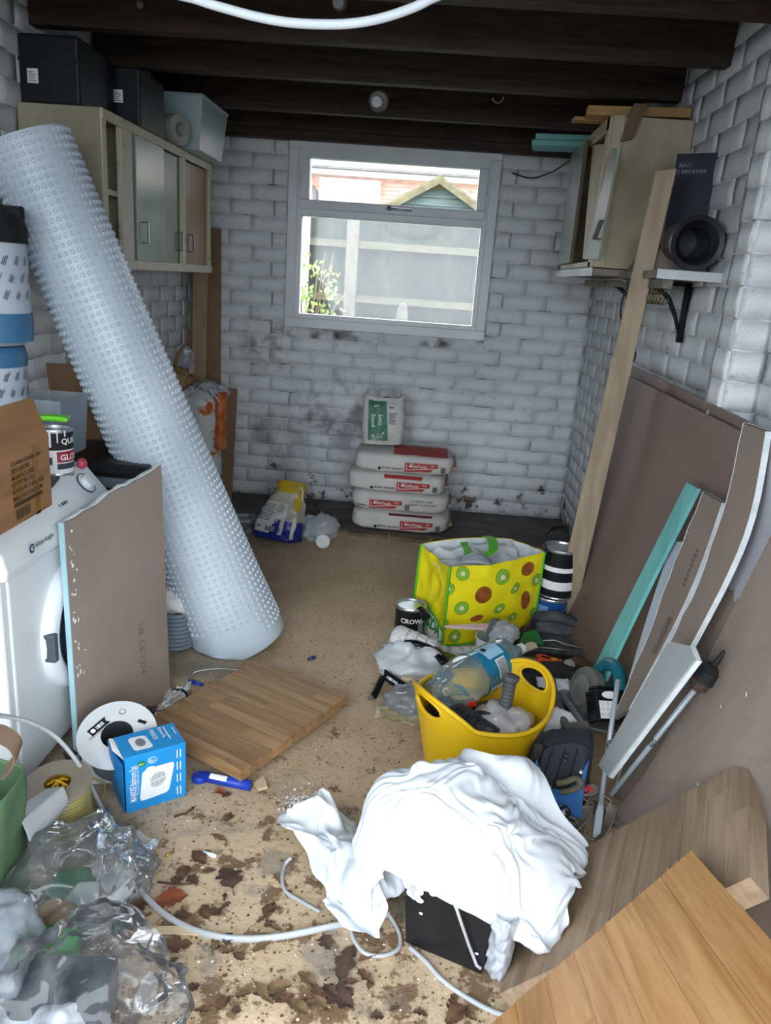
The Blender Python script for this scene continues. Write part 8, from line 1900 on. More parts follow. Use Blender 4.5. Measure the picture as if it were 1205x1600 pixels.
-5,-2,2,8,-2,0,-5,0,4,2,0,6,5,-5,-1,9,1,3,5,-7,6,12,-8,3,9,-14,4,5,-2,12,2,-1,16,5,0,14,5,-2,9,5,-5,8,5,-4,9,3,-3,9,1,-3,12,-1,-7,17,7,-11,11,6,-9,7,5,-10,4,7,-8,4,5,-6,-1,2,-4,-2,8,-2,0,7,-2,-2,6,-2,-3,7,-2,0,8,-4,-2,6,-4,-3,7,-4,-4,6,-2,-4,5,-4,-6,6,-1,-2,7,-2,2,7,-4,-1,-1,-2,-8,2,-5,-3,3,-5,0,3,-5,-3,4,-2,-6,7,1,-2,1,-5,-3,10,2,1,11,0,-9,18,-4,-9,16,-3,-8,8,-2,-14,-3,3,-7,-2,-2,-9,-6,2,-7,-7,2,-8,-2,2,-12,-11,0,-11,
0,4,6,5,-3,-3,5,-1,0,-3,3,6,4,-3,0,8,-2,1,3,-8,2,9,-8,3,13,-8,7,9,-6,8,2,-1,13,6,-2,11,5,-4,9,5,-1,10,3,-2,12,1,-3,11,1,-3,13,1,-3,11,3,-4,7,4,-16,9,4,-13,9,7,-10,5,7,-6,1,5,-7,0,6,-2,4,8,-2,1,6,0,-3,5,-3,-6,6,-3,-4,6,-4,-3,10,-4,0,11,-2,2,6,-3,-3,3,-3,-8,3,-3,-7,8,-3,0,7,-2,0,0,-5,-4,3,-4,-4,4,-6,-2,5,0,-7,6,0,-4,4,-4,0,9,1,1,16,-1,-7,18,-5,-7,13,-3,-15,-2,2,-12,-5,-2,-9,0,2,-8,-8,2,-7,-5,-1,-9,-3,6,-10,-10,1,-12,
-1,0,-5,0,1,4,8,1,-2,1,-3,3,3,1,6,5,-4,5,8,-5,0,4,-7,-8,8,-8,1,12,-4,9,9,-2,12,7,-3,10,3,-2,12,1,-2,13,0,-3,13,1,-2,12,4,-2,11,5,-4,9,4,-4,6,0,-6,2,2,-16,9,6,-12,13,5,-11,4,6,-7,-1,7,-5,2,6,-1,4,3,-2,-2,5,0,-4,12,-3,0,15,-4,2,14,0,3,10,1,1,7,-3,-2,3,-3,-5,3,-4,-8,0,-5,-10,4,-8,-7,6,-5,2,4,-5,0,6,-5,-3,7,-4,-5,6,2,-5,10,0,-11,9,-5,-16,7,-5,3,15,0,-9,12,2,-9,1,0,-7,-8,0,-8,-9,2,-8,0,-1,-8,-7,3,-6,-10,-4,-11,-12,2,-8,
6,5,1,0,2,3,4,-2,5,2,0,-6,6,-5,1,5,-1,5,1,-1,4,7,-7,-3,5,-5,-5,9,-4,4,10,-5,7,3,-1,13,6,-1,14,1,-5,14,2,-4,13,4,0,11,5,-5,7,4,-4,6,2,-2,9,1,-2,8,3,-7,0,2,-10,12,4,-14,12,4,-11,0,7,-6,6,2,-5,8,6,-3,2,11,-4,-1,21,-12,6,14,0,5,13,6,2,10,4,-1,6,-1,-3,6,-2,-4,4,-4,-5,1,-3,-10,0,-4,-12,3,-14,-14,8,-9,-4,5,-5,-2,10,-3,-2,14,-1,-4,12,-3,-10,6,-4,-14,4,-3,-11,5,1,-7,5,7,-8,1,-3,-4,-3,-2,-8,-6,3,-3,-5,0,-3,-7,0,-9,-11,0,-11,-12,-5,-6,
6,10,2,2,-1,-4,5,-2,4,4,-5,-1,1,-3,-5,4,-3,2,-2,1,7,6,-4,6,6,-3,-5,5,-2,-6,7,-3,9,4,-5,12,2,-3,14,3,-4,16,4,-2,10,7,-4,4,6,-3,6,3,-2,8,1,-2,11,-1,-2,11,7,-5,3,5,-7,7,2,-4,9,3,-12,6,-1,-12,13,3,-6,7,3,-5,8,24,-27,7,20,-3,3,16,11,3,11,9,-2,9,3,-1,6,1,-4,4,-4,-5,4,-5,-5,7,-4,-1,2,-8,-7,2,-8,-15,8,-16,-24,12,-6,-6,11,-6,-11,11,0,-2,16,-2,-4,10,-7,-8,1,1,-9,0,3,-6,0,4,-8,-12,-4,-4,-1,2,-8,3,-1,-6,-9,-1,-4,-11,-1,-2,-10,-3,-10,-10,1,-10,
13,5,2,1,1,-4,4,-3,-3,0,-2,6,1,-4,-3,2,-2,-6,1,-5,6,2,-1,6,2,-1,3,5,-2,-7,6,-3,0,6,-2,9,-3,-3,13,1,-2,14,6,-3,7,5,-5,4,7,-3,10,4,-3,10,1,-2,11,4,-3,12,3,-5,11,6,-5,7,5,-4,6,4,-4,6,2,-7,8,-2,-6,9,0,-23,18,27,-33,11,21,6,-4,12,10,0,9,7,-1,9,4,-3,8,4,-3,4,-2,-5,6,-3,-3,7,-5,-2,5,-8,-5,6,-10,-7,4,-16,-15,25,-12,-30,17,-4,-13,2,-6,-7,5,-3,-3,6,1,-2,3,1,-4,3,4,-5,-4,0,-6,-4,-3,-8,-11,-3,-7,5,3,-5,-7,-1,-5,-10,-3,-2,-12,-4,-7,-4,1,-12,
10,7,4,-1,-2,0,2,0,-4,4,-2,-2,0,-4,1,-1,-6,-4,3,-4,-4,-2,-1,5,-3,2,5,9,-2,2,3,-2,-5,4,0,3,7,-4,7,-6,-2,10,5,-1,9,0,-7,3,7,-2,10,4,-3,15,5,-3,11,6,-4,11,5,-4,11,5,-3,9,5,-3,8,5,-1,6,5,-6,4,1,-8,12,-8,-31,28,28,-31,14,16,2,-4,8,10,-5,11,7,-5,10,7,-4,10,4,-3,8,3,-1,5,-2,-3,8,-5,-4,7,-8,-3,6,-9,-3,6,-15,-9,13,-24,-22,39,-1,-32,5,-6,-10,-6,4,0,2,-2,-7,-7,-1,-3,2,3,-5,-2,-3,-7,-2,-4,-6,-11,-5,-4,2,1,-5,-4,3,0,-12,-6,-2,-7,0,-10,-2,-3,-10], 42, 54))
mb.build('dust_sheet', M_SHEET, label='crumpled white dust sheet heaped over the black bucket', cat='dust sheet', smooth=True, sub=2, solid=.0015)
mb = MB(); grid_mesh(mb, points([
-41,795,12,-5,0,3,-5,0,0,1,0,5,3,-1,2,-6,-5,5,9,-8,-1,15,-2,0,14,5,-3,7,2,-11,6,6,-6,3,-2,3,-3,-2,9,0,0,10,7,7,8,2,-4,15,2,-5,15,-10,3,15,-8,6,13,-5,13,9,-7,12,-2,-10,9,-5,0,7,2,5,-1,1,1,1,2,1,-3,-4,1,-2,3,2,2,3,
-7,6,2,-3,0,3,-6,0,4,-1,0,3,5,1,1,-6,-5,2,14,-5,1,11,-4,-1,11,2,-10,11,6,-4,7,3,0,4,-2,4,-1,-3,5,-3,-1,-2,-3,-1,1,1,-1,11,5,0,16,9,2,12,-11,6,13,1,6,12,1,8,6,-13,13,-3,-8,11,3,2,3,5,2,-2,-3,3,1,6,1,-4,-2,-1,0,-2,
-9,6,6,-4,2,1,-4,-1,1,0,2,6,5,2,-1,1,-2,3,11,-8,1,9,-4,-7,8,-1,-8,14,4,2,8,0,2,5,0,4,-1,-6,3,-4,-1,-2,-1,2,-3,-3,-3,0,-2,-2,7,4,7,18,13,2,2,2,3,13,4,1,12,-5,10,7,-10,13,-1,-7,11,8,0,5,5,2,-2,-2,3,1,3,-1,0,-6,
-8,8,-2,-4,0,2,-4,-1,4,1,4,3,5,0,-2,7,-1,-1,8,-5,-1,7,-8,-4,12,-3,3,9,-5,0,8,5,3,7,-1,2,0,-3,5,-3,-3,3,-3,1,2,-2,3,2,-3,3,5,3,6,-1,6,-2,3,9,4,0,10,-1,7,8,-2,14,-3,11,7,-10,15,3,-14,8,8,-6,5,2,0,3,6,-3,-1,-1,
-6,4,8,-2,1,-5,-4,0,0,3,6,-1,4,-1,1,6,-1,-2,5,-6,1,11,-6,-1,9,-7,7,10,-2,-1,6,-4,5,7,0,4,2,-2,17,-2,-2,8,1,4,5,2,8,1,0,6,1,0,4,0,5,-2,-3,6,-2,-4,5,4,-6,11,-5,-5,6,1,14,-6,12,14,-11,14,3,-12,7,7,-6,6,7,-4,2,0,
-2,10,-1,-1,-4,-2,-6,1,2,2,4,2,8,-1,-1,1,0,-11,8,-1,4,9,-11,3,8,-8,4,10,-4,5,11,1,12,-3,-4,14,4,4,5,1,5,3,-2,0,6,4,9,-1,1,3,7,2,6,-4,6,-3,0,8,-5,-1,9,-3,-6,8,-3,-9,9,-1,-4,2,6,18,-11,9,10,-14,7,8,-7,16,3,-9,3,-3,
0,1,-10,-3,-2,3,-6,1,2,2,2,3,7,0,-1,4,2,-5,5,-2,4,6,-10,7,11,-8,0,10,-4,7,7,3,19,1,2,9,0,5,3,3,6,3,-4,2,7,4,4,6,5,7,1,4,1,-4,5,1,1,5,-7,-5,11,-5,-5,12,-3,-4,7,-2,-11,8,-4,3,-3,8,11,-10,9,12,-12,9,5,-11,3,-2,
0,5,1,-6,-2,-1,-1,1,3,1,-1,4,7,1,0,5,0,-1,3,4,-1,6,-12,4,6,-10,5,8,-6,10,6,6,20,2,7,8,0,8,7,2,6,6,4,3,2,2,4,-1,5,5,0,1,1,0,4,-1,2,4,-4,-6,10,-7,-2,10,-5,-7,11,-2,-7,10,-4,-3,6,2,-1,-5,5,10,-14,4,8,-11,5,8,
4,1,2,-6,0,0,0,-1,2,-3,2,0,5,2,2,3,-5,5,5,5,-2,5,-7,-7,7,-9,4,3,-4,12,3,5,22,2,8,12,5,10,7,4,5,3,5,3,3,3,4,3,-1,4,-3,1,5,2,2,-5,4,6,-3,-1,7,-3,-7,10,-7,-4,10,-5,-9,10,-2,-5,9,-1,-3,5,1,-3,-6,3,8,-12,-2,8,
-1,7,0,-1,-3,1,-2,-3,3,-3,0,3,-2,3,0,5,3,5,3,-1,0,5,-6,-2,6,-2,-2,1,-5,3,3,3,13,2,9,18,8,7,8,6,6,8,6,4,1,-1,3,7,0,4,4,-2,4,0,5,1,1,3,-6,2,6,-2,-4,10,-3,-5,14,-6,-5,5,-4,-13,11,-3,-4,6,-1,-7,4,3,-5,-2,1,13,
-3,3,8,-2,0,-3,-4,-1,4,-2,-2,10,0,-1,4,3,5,-4,2,4,-5,8,-1,1,1,-6,3,6,0,1,0,-3,-4,5,7,13,5,7,17,7,7,9,7,2,6,5,2,2,-1,1,0,-2,5,-2,1,0,6,5,-4,-1,3,0,4,8,0,-2,11,-4,-3,9,-7,-9,13,-1,-7,3,-2,-10,1,3,-12,9,2,-1,
-13,9,1,-3,-4,4,2,1,6,4,5,4,3,1,3,1,3,-4,0,1,-3,6,1,-1,0,-6,6,7,-1,-2,2,-2,2,6,5,-2,5,1,8,8,5,13,10,3,7,4,1,6,3,4,0,-1,3,4,-1,-2,4,3,-3,-1,4,-1,0,3,1,1,8,-6,-6,11,1,0,10,-2,-6,4,-1,-10,1,4,-12,2,10,-12,
-14,11,-1,6,1,10,4,1,3,2,3,2,2,0,5,3,3,-3,3,2,-4,2,-2,5,4,-3,4,3,-5,0,2,0,-5,6,0,1,7,3,5,10,3,2,9,4,5,8,0,6,4,3,4,0,-4,4,2,-1,3,2,-2,0,3,1,2,2,1,4,5,-3,-1,9,2,-3,8,1,-4,2,-2,-8,8,7,-11,7,10,-17,
-8,18,4,9,1,8,4,-1,6,5,1,-1,2,1,4,4,-2,2,5,0,-1,0,0,6,4,-3,-3,3,-2,-3,4,-3,-3,5,-1,2,5,4,2,9,3,2,10,4,5,9,3,2,6,-2,-1,3,-2,1,3,-6,1,2,2,4,3,-3,2,3,2,6,1,-6,-2,5,0,-5,6,2,-2,7,7,-2,10,8,-10,4,4,-12,
-6,20,2,8,-1,8,7,-5,8,4,-4,5,6,1,-5,4,-2,5,5,-1,-4,4,0,1,4,-2,3,1,-3,-4,4,0,2,0,-2,4,5,3,3,7,4,2,9,5,1,10,1,-3,9,0,0,9,-2,-1,6,-4,-5,5,-3,-4,5,-2,4,5,3,4,2,-4,1,-2,0,-4,4,1,-5,7,2,-9,0,5,5,3,5,-1,
-15,11,8,10,1,4,10,-6,8,8,-5,3,10,-4,-5,7,-1,-1,7,-5,-2,4,3,-2,3,1,3,-1,-3,4,-1,2,4,4,2,-2,4,1,-4,0,5,7,8,4,-2,11,0,-3,11,-3,-2,11,-1,4,9,-9,-6,11,1,-1,5,1,3,6,5,-3,1,-3,-3,-1,-5,0,-4,-1,-1,1,-1,-5,6,4,-1,2,4,8,
-9,9,6,11,0,-1,10,-5,9,15,-5,2,11,-5,-7,7,-4,5,4,-4,-7,4,2,-1,3,4,0,-1,1,3,-4,-1,2,4,4,2,2,1,1,2,1,-6,8,3,-3,11,4,-2,14,-2,1,8,-4,3,10,-8,-5,11,-2,-2,3,-1,7,5,5,1,2,-1,-6,-4,-3,-2,4,1,-2,0,-2,-3,8,2,-1,7,3,4,
-2,5,3,7,-1,-1,14,-3,-1,11,-9,3,14,1,-3,9,-7,0,1,-1,5,3,3,-5,0,3,2,-3,1,6,1,2,0,4,0,1,3,-1,-4,4,3,0,8,2,-4,10,3,-6,11,-1,-1,11,-2,10,10,-5,-4,5,-5,-6,7,-3,3,2,2,-2,3,3,-1,1,3,2,5,0,-3,3,1,0,6,-1,-3,7,-2,-4,
-5,0,-4,14,2,2,15,-4,3,7,-10,-6,8,-1,-2,10,2,-1,0,0,8,3,3,-3,-1,3,2,1,3,3,4,-2,-2,3,-1,-1,5,-3,-3,4,4,5,7,4,-1,10,2,-4,9,-2,-4,9,-2,6,11,2,1,7,-4,-6,5,-5,2,-1,-3,-1,-3,0,-6,2,7,2,5,0,-4,6,4,1,9,-1,-4,8,-4,-6,
0,1,4,14,0,-7,17,0,6,6,-10,-2,5,0,-1,-2,1,5,1,6,-2,5,6,-5,5,2,1,3,1,3,5,-4,0,4,-2,-4,6,-3,3,8,-2,-2,6,5,-1,7,7,1,9,-1,-1,4,-6,5,8,4,0,5,-3,-4,2,-6,0,3,-3,-1,-3,3,-5,1,3,-4,7,5,-2,6,0,-5,8,-3,-3,9,-4,-5,
-2,2,1,14,2,-4,14,-4,-3,9,-8,-3,8,1,-1,1,5,1,-4,1,-6,-3,7,2,1,4,8,9,2,2,8,1,-2,9,-6,-1,9,-3,4,7,-4,-8,9,2,-1,5,5,-2,6,0,4,4,-4,-1,2,3,6,3,-5,-1,0,-4,-5,5,1,0,0,5,-2,2,-1,-6,7,4,-7,7,3,-1,5,-4,-7,7,-8,-2,
-7,-3,-4,14,4,-7,15,-2,0,10,-1,0,2,0,-2,9,13,8,-3,5,10,3,6,3,0,3,-4,6,-1,1,4,-1,-6,10,-8,-11,13,-3,3,9,-5,-2,5,2,-1,6,1,1,6,0,-3,3,-3,0,3,-1,4,3,0,1,0,-2,-4,2,-4,-3,6,4,2,-1,2,-10,7,1,-3,7,2,-3,4,-2,1,9,-2,-5,
-6,8,5,13,1,-6,14,0,-2,10,-1,1,5,5,-1,5,12,8,5,8,10,3,3,5,-1,5,-3,6,-1,2,0,-9,3,13,-1,-10,12,-8,-12,10,-2,-12,6,2,-1,6,-2,3,4,-1,0,5,-1,1,5,-3,-3,3,2,5,6,-3,0,1,-1,-4,0,1,-12,5,-2,-1,4,4,0,5,0,-5,7,-5,3,4,-1,5,
-6,6,-7,12,-2,4,13,2,1,8,1,-3,4,5,-6,13,16,10,5,8,12,-4,-5,2,0,0,5,5,2,4,6,-1,4,11,-5,-8,12,-2,-4,8,-2,-13,5,-1,-23,8,-1,-3,4,1,1,7,-3,0,4,-1,-4,7,-1,2,9,-2,1,5,-3,0,0,-3,-2,3,-1,-5,4,3,-2,5,-3,-1,6,-1,0,4,1,4,
-3,12,-6,9,-7,2,11,1,-2,7,3,4,2,4,-2,9,13,6,13,7,15,-2,-4,5,4,1,3,2,-1,7,5,4,-3,9,0,-6,9,-2,0,10,-2,-2,4,-4,-16,9,0,-18,8,0,1,5,0,-6,5,-2,-3,7,-2,-3,9,-5,-1,8,-6,-1,6,-2,4,3,-4,2,3,-1,-3,5,-2,0,4,1,0,1,4,-2,
3,17,0,5,-8,3,6,-3,1,6,3,-4,0,-2,8,3,5,-1,18,4,15,5,9,7,6,-3,3,5,4,1,5,2,5,1,3,-9,8,-1,0,8,-3,3,5,-5,-10,5,-3,-14,14,4,-20,8,1,3,5,-2,-4,6,-3,-7,7,-6,1,11,-7,-2,11,-8,-2,4,-3,9,2,-3,0,5,-2,0,1,1,2,-3,1,-7,
9,12,-5,6,-8,6,-7,-2,9,4,-2,0,4,4,0,3,-2,4,-3,4,1,23,3,6,10,3,7,4,4,1,1,4,7,7,2,2,4,-2,-4,6,-1,0,4,-6,-6,2,-4,-10,24,3,-23,3,4,-8,9,-1,1,3,-4,-6,6,-6,-4,10,-7,7,11,-12,-1,10,-4,-2,3,-6,3,1,-1,4,2,4,-9,-2,1,-3], 27, 28))
mb.build('dust_sheet', M_SHEET, label='end of white dust sheet spread on the floor left of the black bucket', cat='dust sheet', smooth=True, sub=2, solid=.0015)
# scrap of clear wrap hanging at the right of the bucket
w0, w1 = P(772, 1428, 2, .17), P(812, 1432, 2, .17); w2, w3 = P(757, 1515, 2, .004), P(795, 1520, 2, .004)
def wrapf(u, v):
    p = (w2*(1-u)+w3*u)*(1-v) + (w0*(1-u)+w1*u)*v
    a = PI*u*1.0
    return p + V(.0, -.028, .010)*math.sin(PI*u) + V(-.4, -1, .3)*(.012*(ridged((u*2.4, v*3, 3), 1.3, 1)-.5) + .006*nz((u*6, v*8, 1)))
mb = MB(); mb.grid(wrapf, 22, 36); mb.build('clear_wrap', film('milky_wrap', 'd3d9e3', .50, rough=.2, edge=.3, streak=.3), label='scrap of milky plastic wrap hanging at the right side of the black bucket', cat='plastic film', smooth=True, solid=.003)

# ================================================================== LEFT FOREGROUND
# ---- cable drum
M_DRUMW = mat('white_card_flange', 'd9dbdd', 'cdd0d3', scale=5, rough=.6)
dc = V(-.655, 1.555, 0)
t_ = unit(V(.10, -.42, .90)); 
drum = thing('cable_drum', 'white cable drum of grey cable lying tipped behind the blue fan box', 'cable drum', dc)
Dtop = P(183, 1147, 2, .128)
Md = frame(Dtop, unit(np.cross(V(0, 1, 0), t_)), z=t_)
RD, RH = .094, .038
def ringdisc(mb, r0, r1, z0, z1, seg=44): return mb.lathe([(r0, z0), (r1, z0), (r1, z1), (r0, z1), (r0, z0)], seg, capb=False, capt=False)
ringdisc(MB(Md), RH, RD, -.003, .0).build('flange', M_DRUMW, drum); ringdisc(MB(Md), RH, RD, -.112, -.109).build('flange', M_DRUMW, drum)
MB(Md).lathe([(RH, -.11), (RH, -.002)], 32, capb=True, capt=False).build('core', mat('dark_drum_core', '3a3b3f', '2e2f33', rough=.8), drum, smooth=False)
mb = MB(Md)
for L_ in range(2):
    pts = [((.060+.008*L_)*math.cos(a), (.060+.008*L_)*math.sin(a), -.010 - .095*(a/(2*PI*11)) if L_ == 0 else -.105 + .095*(a/(2*PI*11))) for a in np.linspace(0, 2*PI*11, 220)]
    mb.tube(pts, .0046, 6)
mb.build('wound_cable', mat('grey_cable', '5d6066', '6a6d73', rough=.45), drum, smooth=True)
fd = flat_map(Md)
ca = np.linalg.inv(Md)[:3, :3] @ V(1, 0, 0); rotA = math.atan2(ca[1], ca[0])   # picture-right direction on the flange
rm_ = lambda ox, oy, a=0: sub_map(fd, ox*math.cos(rotA) - oy*math.sin(rotA), ox*math.sin(rotA) + oy*math.cos(rotA), rotA + a)
mb = MB(); q = rm_(-.052, .006, 1.05); patch(mb, q, -.020, -.010, .024, .012, .0008); poly(mb, q, [(.024, -.010), (.034, -.010), (.028, .001), (.034, .012), (.024, .012)], .0008)
q2 = rm_(.036, .040, -.15); patch(mb, q2, 0, 0, .022, .009, .0008); mb.build('black_print', M_INK, drum)
mb = MB(); disc(mb, q, -.010, .001, .006, .006, .0014, 14); bars(mb, q, 0, -.004, .022, .006, 6, .6, True, .0014); mb.build('white_print', M_WHITE, drum)
mb = MB(); q3 = rm_(-.056, -.030, 1.05); put_text(mb, '100M 2.5', .010, q3, h=.0008); disc(mb, rm_(-.008, .062), 0, 0, .008, .008, .0008, 18); mb.build('print', M_INK, drum)
mb = MB(); disc(mb, rm_(-.008, .062), 0, 0, .0065, .0065, .0014, 18); mb.build('ring_centre', M_DRUMW, drum)
# ---- blue fan box
M_BLUE = mat('bright_blue_card', '1e8fd0', '1b86c6', rough=.42)
k_ = V(0, 0, 0)
f0, f1, f2 = P(198, 1272, 2, 0), P(291, 1243, 2, 0), P(171, 1240, 2, 0)
uf = unit(f1 - f0); wf_ = np.linalg.norm(f1-f0)
vf = V(-uf[1], uf[0], 0); df_ = .095
hf = P(198, 1186, 1, f0[1])[2]
fan = thing('fan_box', 'bright blue bathroom fan box standing beside the flat worktop offcut', 'box', (f0+f1)/2 + vf*df_/2)
Mf = frame(f0, uf, z=-vf)
Mf[:3, 1] = (0, 0, 1); Mf[:3, 0] = uf; Mf[:3, 2] = -vf
mb = MB(); c0_, c1_, c2_, c3_ = f0, f1, f1 + vf*df_, f0 + vf*df_; z_ = V(0, 0, hf)
mb.hexa([c0_, c1_, c2_, c3_, c0_+z_, c1_+z_, c2_+z_, c3_+z_]); mb.build('box', M_BLUE, fan, bevel=.0015)
mb = MB(); fl0 = c3_ + z_ - uf*.002; fl1 = c0_ + z_*.93 - uf*.002 + vf*.02
mb.add([c3_ - uf*.004 + V(0,0,.004), c0_ - uf*.004 + V(0,0,.004), c0_ + z_*.90 - uf*.006, c0_ + z_*.98 + vf*df_*.55 - uf*.018, c3_ + z_*.985 - uf*.014], [(0, 1, 2, 3, 4)]); mb.build('side_flap', mat('deep_blue_card', '1a74b4', '196dab', rough=.45), fan, solid=.0012)
mb = MB(); mb.add([c0_ + z_*.985 - uf*.002, c0_ + z_*.985 + vf*df_*.5 - uf*.016, c3_ + z_ - uf*.012, c3_ + z_*.985 - uf*.002], [(0, 1, 2, 3)]); mb.build('white_tuck_flap', M_WHITE, fan, solid=.001)
ff_ = lambda x, y, h=0.0: (Mf @ np.array([x*wf_, y*hf, h, 1]))[:3]
Mt = np.eye(4); Mt[:3, 0] = uf; Mt[:3, 1] = vf; Mt[:3, 2] = (0, 0, 1); Mt[:3, 3] = c0_+z_
ft_ = lambda x, y, h=0.0: (Mt @ np.array([x*wf_, y*df_, h, 1]))[:3]
mb = MB(); poly(mb, ff_, [(.22, .22), (.24, .165), (.31, .16), (.42, .165), (.66, .185), (.71, .23), (.80, .66), (.78, .71), (.73, .715), (.48, .715), (.44, .74), (.36, .74), (.30, .68), (.27, .66)], .0008); mb.build('fan_picture', mat('printed_white_fan', 'e6eaee', 'dfe4e8'), fan)
mb = MB()
for k in range(12):
    for j, (ya, yb) in enumerate(((.33, .45), (.47, .59))):
        x = .40 + .021*k; e = math.sqrt(max(0, 1 - ((k-5.5)/6.4)**2)); ym = .46; ya2, yb2 = ym + (ya-ym)*e, ym + (yb-ym)*e; sl = .035*(k/12)
        poly(mb, ff_, [(x, ya2+sl), (x+.008, ya2+sl), (x+.014, yb2+sl), (x+.006, yb2+sl)], .0014)
mb.build('printed_slots', mat('dark_print', '4a525a'), fan)
mb = MB(); put_text(mb, 'MANROSE Bathroom Fan', .022, lambda x, y, h=0: (Mf @ np.array([.020 - y + .004, .028 + x*(hf*.70)/.255, .0012, 1]))[:3], bold=.0001)
put_text(mb, 'For your bathroom or WC', .008, lambda x, y, h=0: (Mf @ np.array([.030 - y, .045 + x*(hf*.60)/.10, .0012, 1]))[:3])
for k, yy in enumerate((.86, .64, .42, .18)):
    for j in range(2): bars(mb, ff_, .84 + .055*j, yy-.10, .865 + .055*j, yy + .05, 1, 1, True, .0012); 
mb.build('lettering', M_WHITE, fan)
mb = MB(); disc(mb, ff_, .26, .83, .070, .052, .0010, 24); mb.build('green_roundel', mat('roundel_green', '15803f', '15803f'), fan)
mb = MB(); mb.tube([ff_(.44 + .07*math.cos(a), .85 + .052*math.sin(a), .0014) for a in np.linspace(0, 2*PI, 30)[:-1]], .0007, 4, closed=True); put_text(mb, '3yr', .011, lambda x, y, h=0: (Mf @ np.array([.44*wf_ - .009 + x, .85*hf - .004 + y, .0014, 1]))[:3]); put_text(mb, 'A+', .010, lambda x, y, h=0: (Mf @ np.array([.26*wf_ - .006 + x, .83*hf - .004 + y, .0016, 1]))[:3]); mb.build('roundel_print', M_WHITE, fan)
mb = MB(); poly(mb, ft_, [(.22, .18), (.45, .16), (.50, .22), (.47, .70), (.42, .76), (.22, .78), (.18, .7), (.19, .25)], .0008); mb.build('fan_picture', mat('printed_white_fan', 'e6eaee', 'dfe4e8'), fan)
mb = MB(); disc(mb, ft_, .34, .48, .08, .18, .0014, 20); mb.build('printed_slots', mat('grey_print', '777a80'), fan)
mb = MB(); put_text(mb, 'MANROSE', .016, lambda x, y, h=0: ft_(.58 - (-y)/wf_*1.0 - .02, .92 - x/df_*.62, .001), bold=.0001); put_text(mb, 'Bathroom Fan', .013, lambda x, y, h=0: ft_(.71 + y/wf_, .92 - x/df_*.62, .001), bold=.0001); bars(mb, ft_, .80, .3, .83, .9, 1, 1, True, .001); bars(mb, ft_, .93, .45, .95, .8, 1, 1, True, .001); mb.build('lettering', M_WHITE, fan)
# ---- blue tube and lid under the worktop
bt_ = thing('sealant_tube', 'blue plastic tube with a white label under the edge of the flat worktop offcut', 'tube', P(330, 1220, 2, 0))
a_, b_ = P(318, 1213, 2, .014), P(392, 1228, 2, .014)
M_BLUEP = mat('royal_blue_plastic', '2244b8', '1d3aa6', rough=.35)
mb = MB(); mb.tube([a_, b_], .013, 12); mb.build('tube', M_BLUEP, bt_, smooth=True)
Mt2 = frame(a_, b_ - a_, z=(0, -.6, .8)); mb = MB(Mt2); mb.grid(lambda u, v: V(.02+.045*u, .0135*math.cos(.9+1.1*v), .0138*math.sin(.9+1.1*v)), 3, 6); mb.build('label', M_WHITE, bt_)
MB(frame(P(312, 1218, 2, .003), (1, 0, 0), z=(0, 0, 1))).lathe([(.019, 0), (.0195, .010), (.016, .014), (.001, .014)], 24).build('blue_disc', M_BLUEP, label='round royal blue lid beside the blue tube', cat='lid')
mb = MB(); c = [P(396, 1222, 2, .012), P(412, 1212, 2, .012), P(418, 1228, 2, .012), P(404, 1232, 2, .012)]; mb.add([p - V(0, 0, .009) for p in c] + c, [(3, 2, 1, 0), (4, 5, 6, 7), (0, 1, 5, 4), (1, 2, 6, 5), (2, 3, 7, 6), (3, 0, 4, 7)]); mb.build('wood_chip', mat('pale_wood_stick', 'd5bd9d', 'c7ae8d', rough=.6), label='flat pale wood chip at the front corner of the flat worktop offcut', cat='chip')
# ---- spool of yellow wire in cloudy plastic
sp_ = thing('wire_spool', 'dusty drum of yellow and green wire with a brown hollow centre near the washing appliance', 'cable drum', P(92, 1290, 2, 0))
cs_ = P(90, 1222, 2, .135); Ms = frame(cs_, (1, 0, 0), z=unit(V(.05, -.10, 1)))
M_DUSTY = mat('dusty_cream_card', '8f8577', '7d7468', scale=9, rough=.8)
ringdisc(MB(Ms), .028, .072, -.004, .0).build('flange', M_DUSTY, sp_); ringdisc(MB(Ms), .028, .072, -.128, -.124).build('flange', M_DUSTY, sp_)
MB(Ms).lathe([(.028, -.128), (.028, -.002)], 30, capb=True, capt=False).build('core', mat('ochre_core', '8d6a22', '7a5a1c', rough=.6), sp_)
mb = MB(Ms); mb.tube([(.062*math.cos(a), .062*math.sin(a), -.012 - .106*a/(2*PI*13)) for a in np.linspace(0, 2*PI*13, 240)], .0045, 6); mb.build('wound_wire', mat('yellow_green_wire', '9c9454', '8b8660', scale=20, rough=.5), sp_, smooth=True)
mb = MB(Ms); 
for k in range(4): mb.tube(spline([(.025*math.cos(k*1.6), .025*math.sin(k*1.6), -.01), (.0, .004*k, .004-.003*k), (.025*math.cos(k*1.6+2.6), .025*math.sin(k*1.6+2.6), -.012)], 5), .0025, 6)
mb.build('loose_wire', mat('bright_yellow_wire', 'd0a418', rough=.45), sp_, smooth=True)
mb = MB(); mb.tube(spline([P(135, 1225, 2, .06), P(150, 1240, 2, .02), P(152, 1260, 2, .012), P(165, 1228, 2, .012), P(145, 1216, 2, .02)], 6), .003, 6); mb.build('yellow_wire', mat('dull_yellow_wire', 'a89a52', rough=.5), label='loose yellow wire end on the floor beside the wire drum', cat='wire', smooth=True)
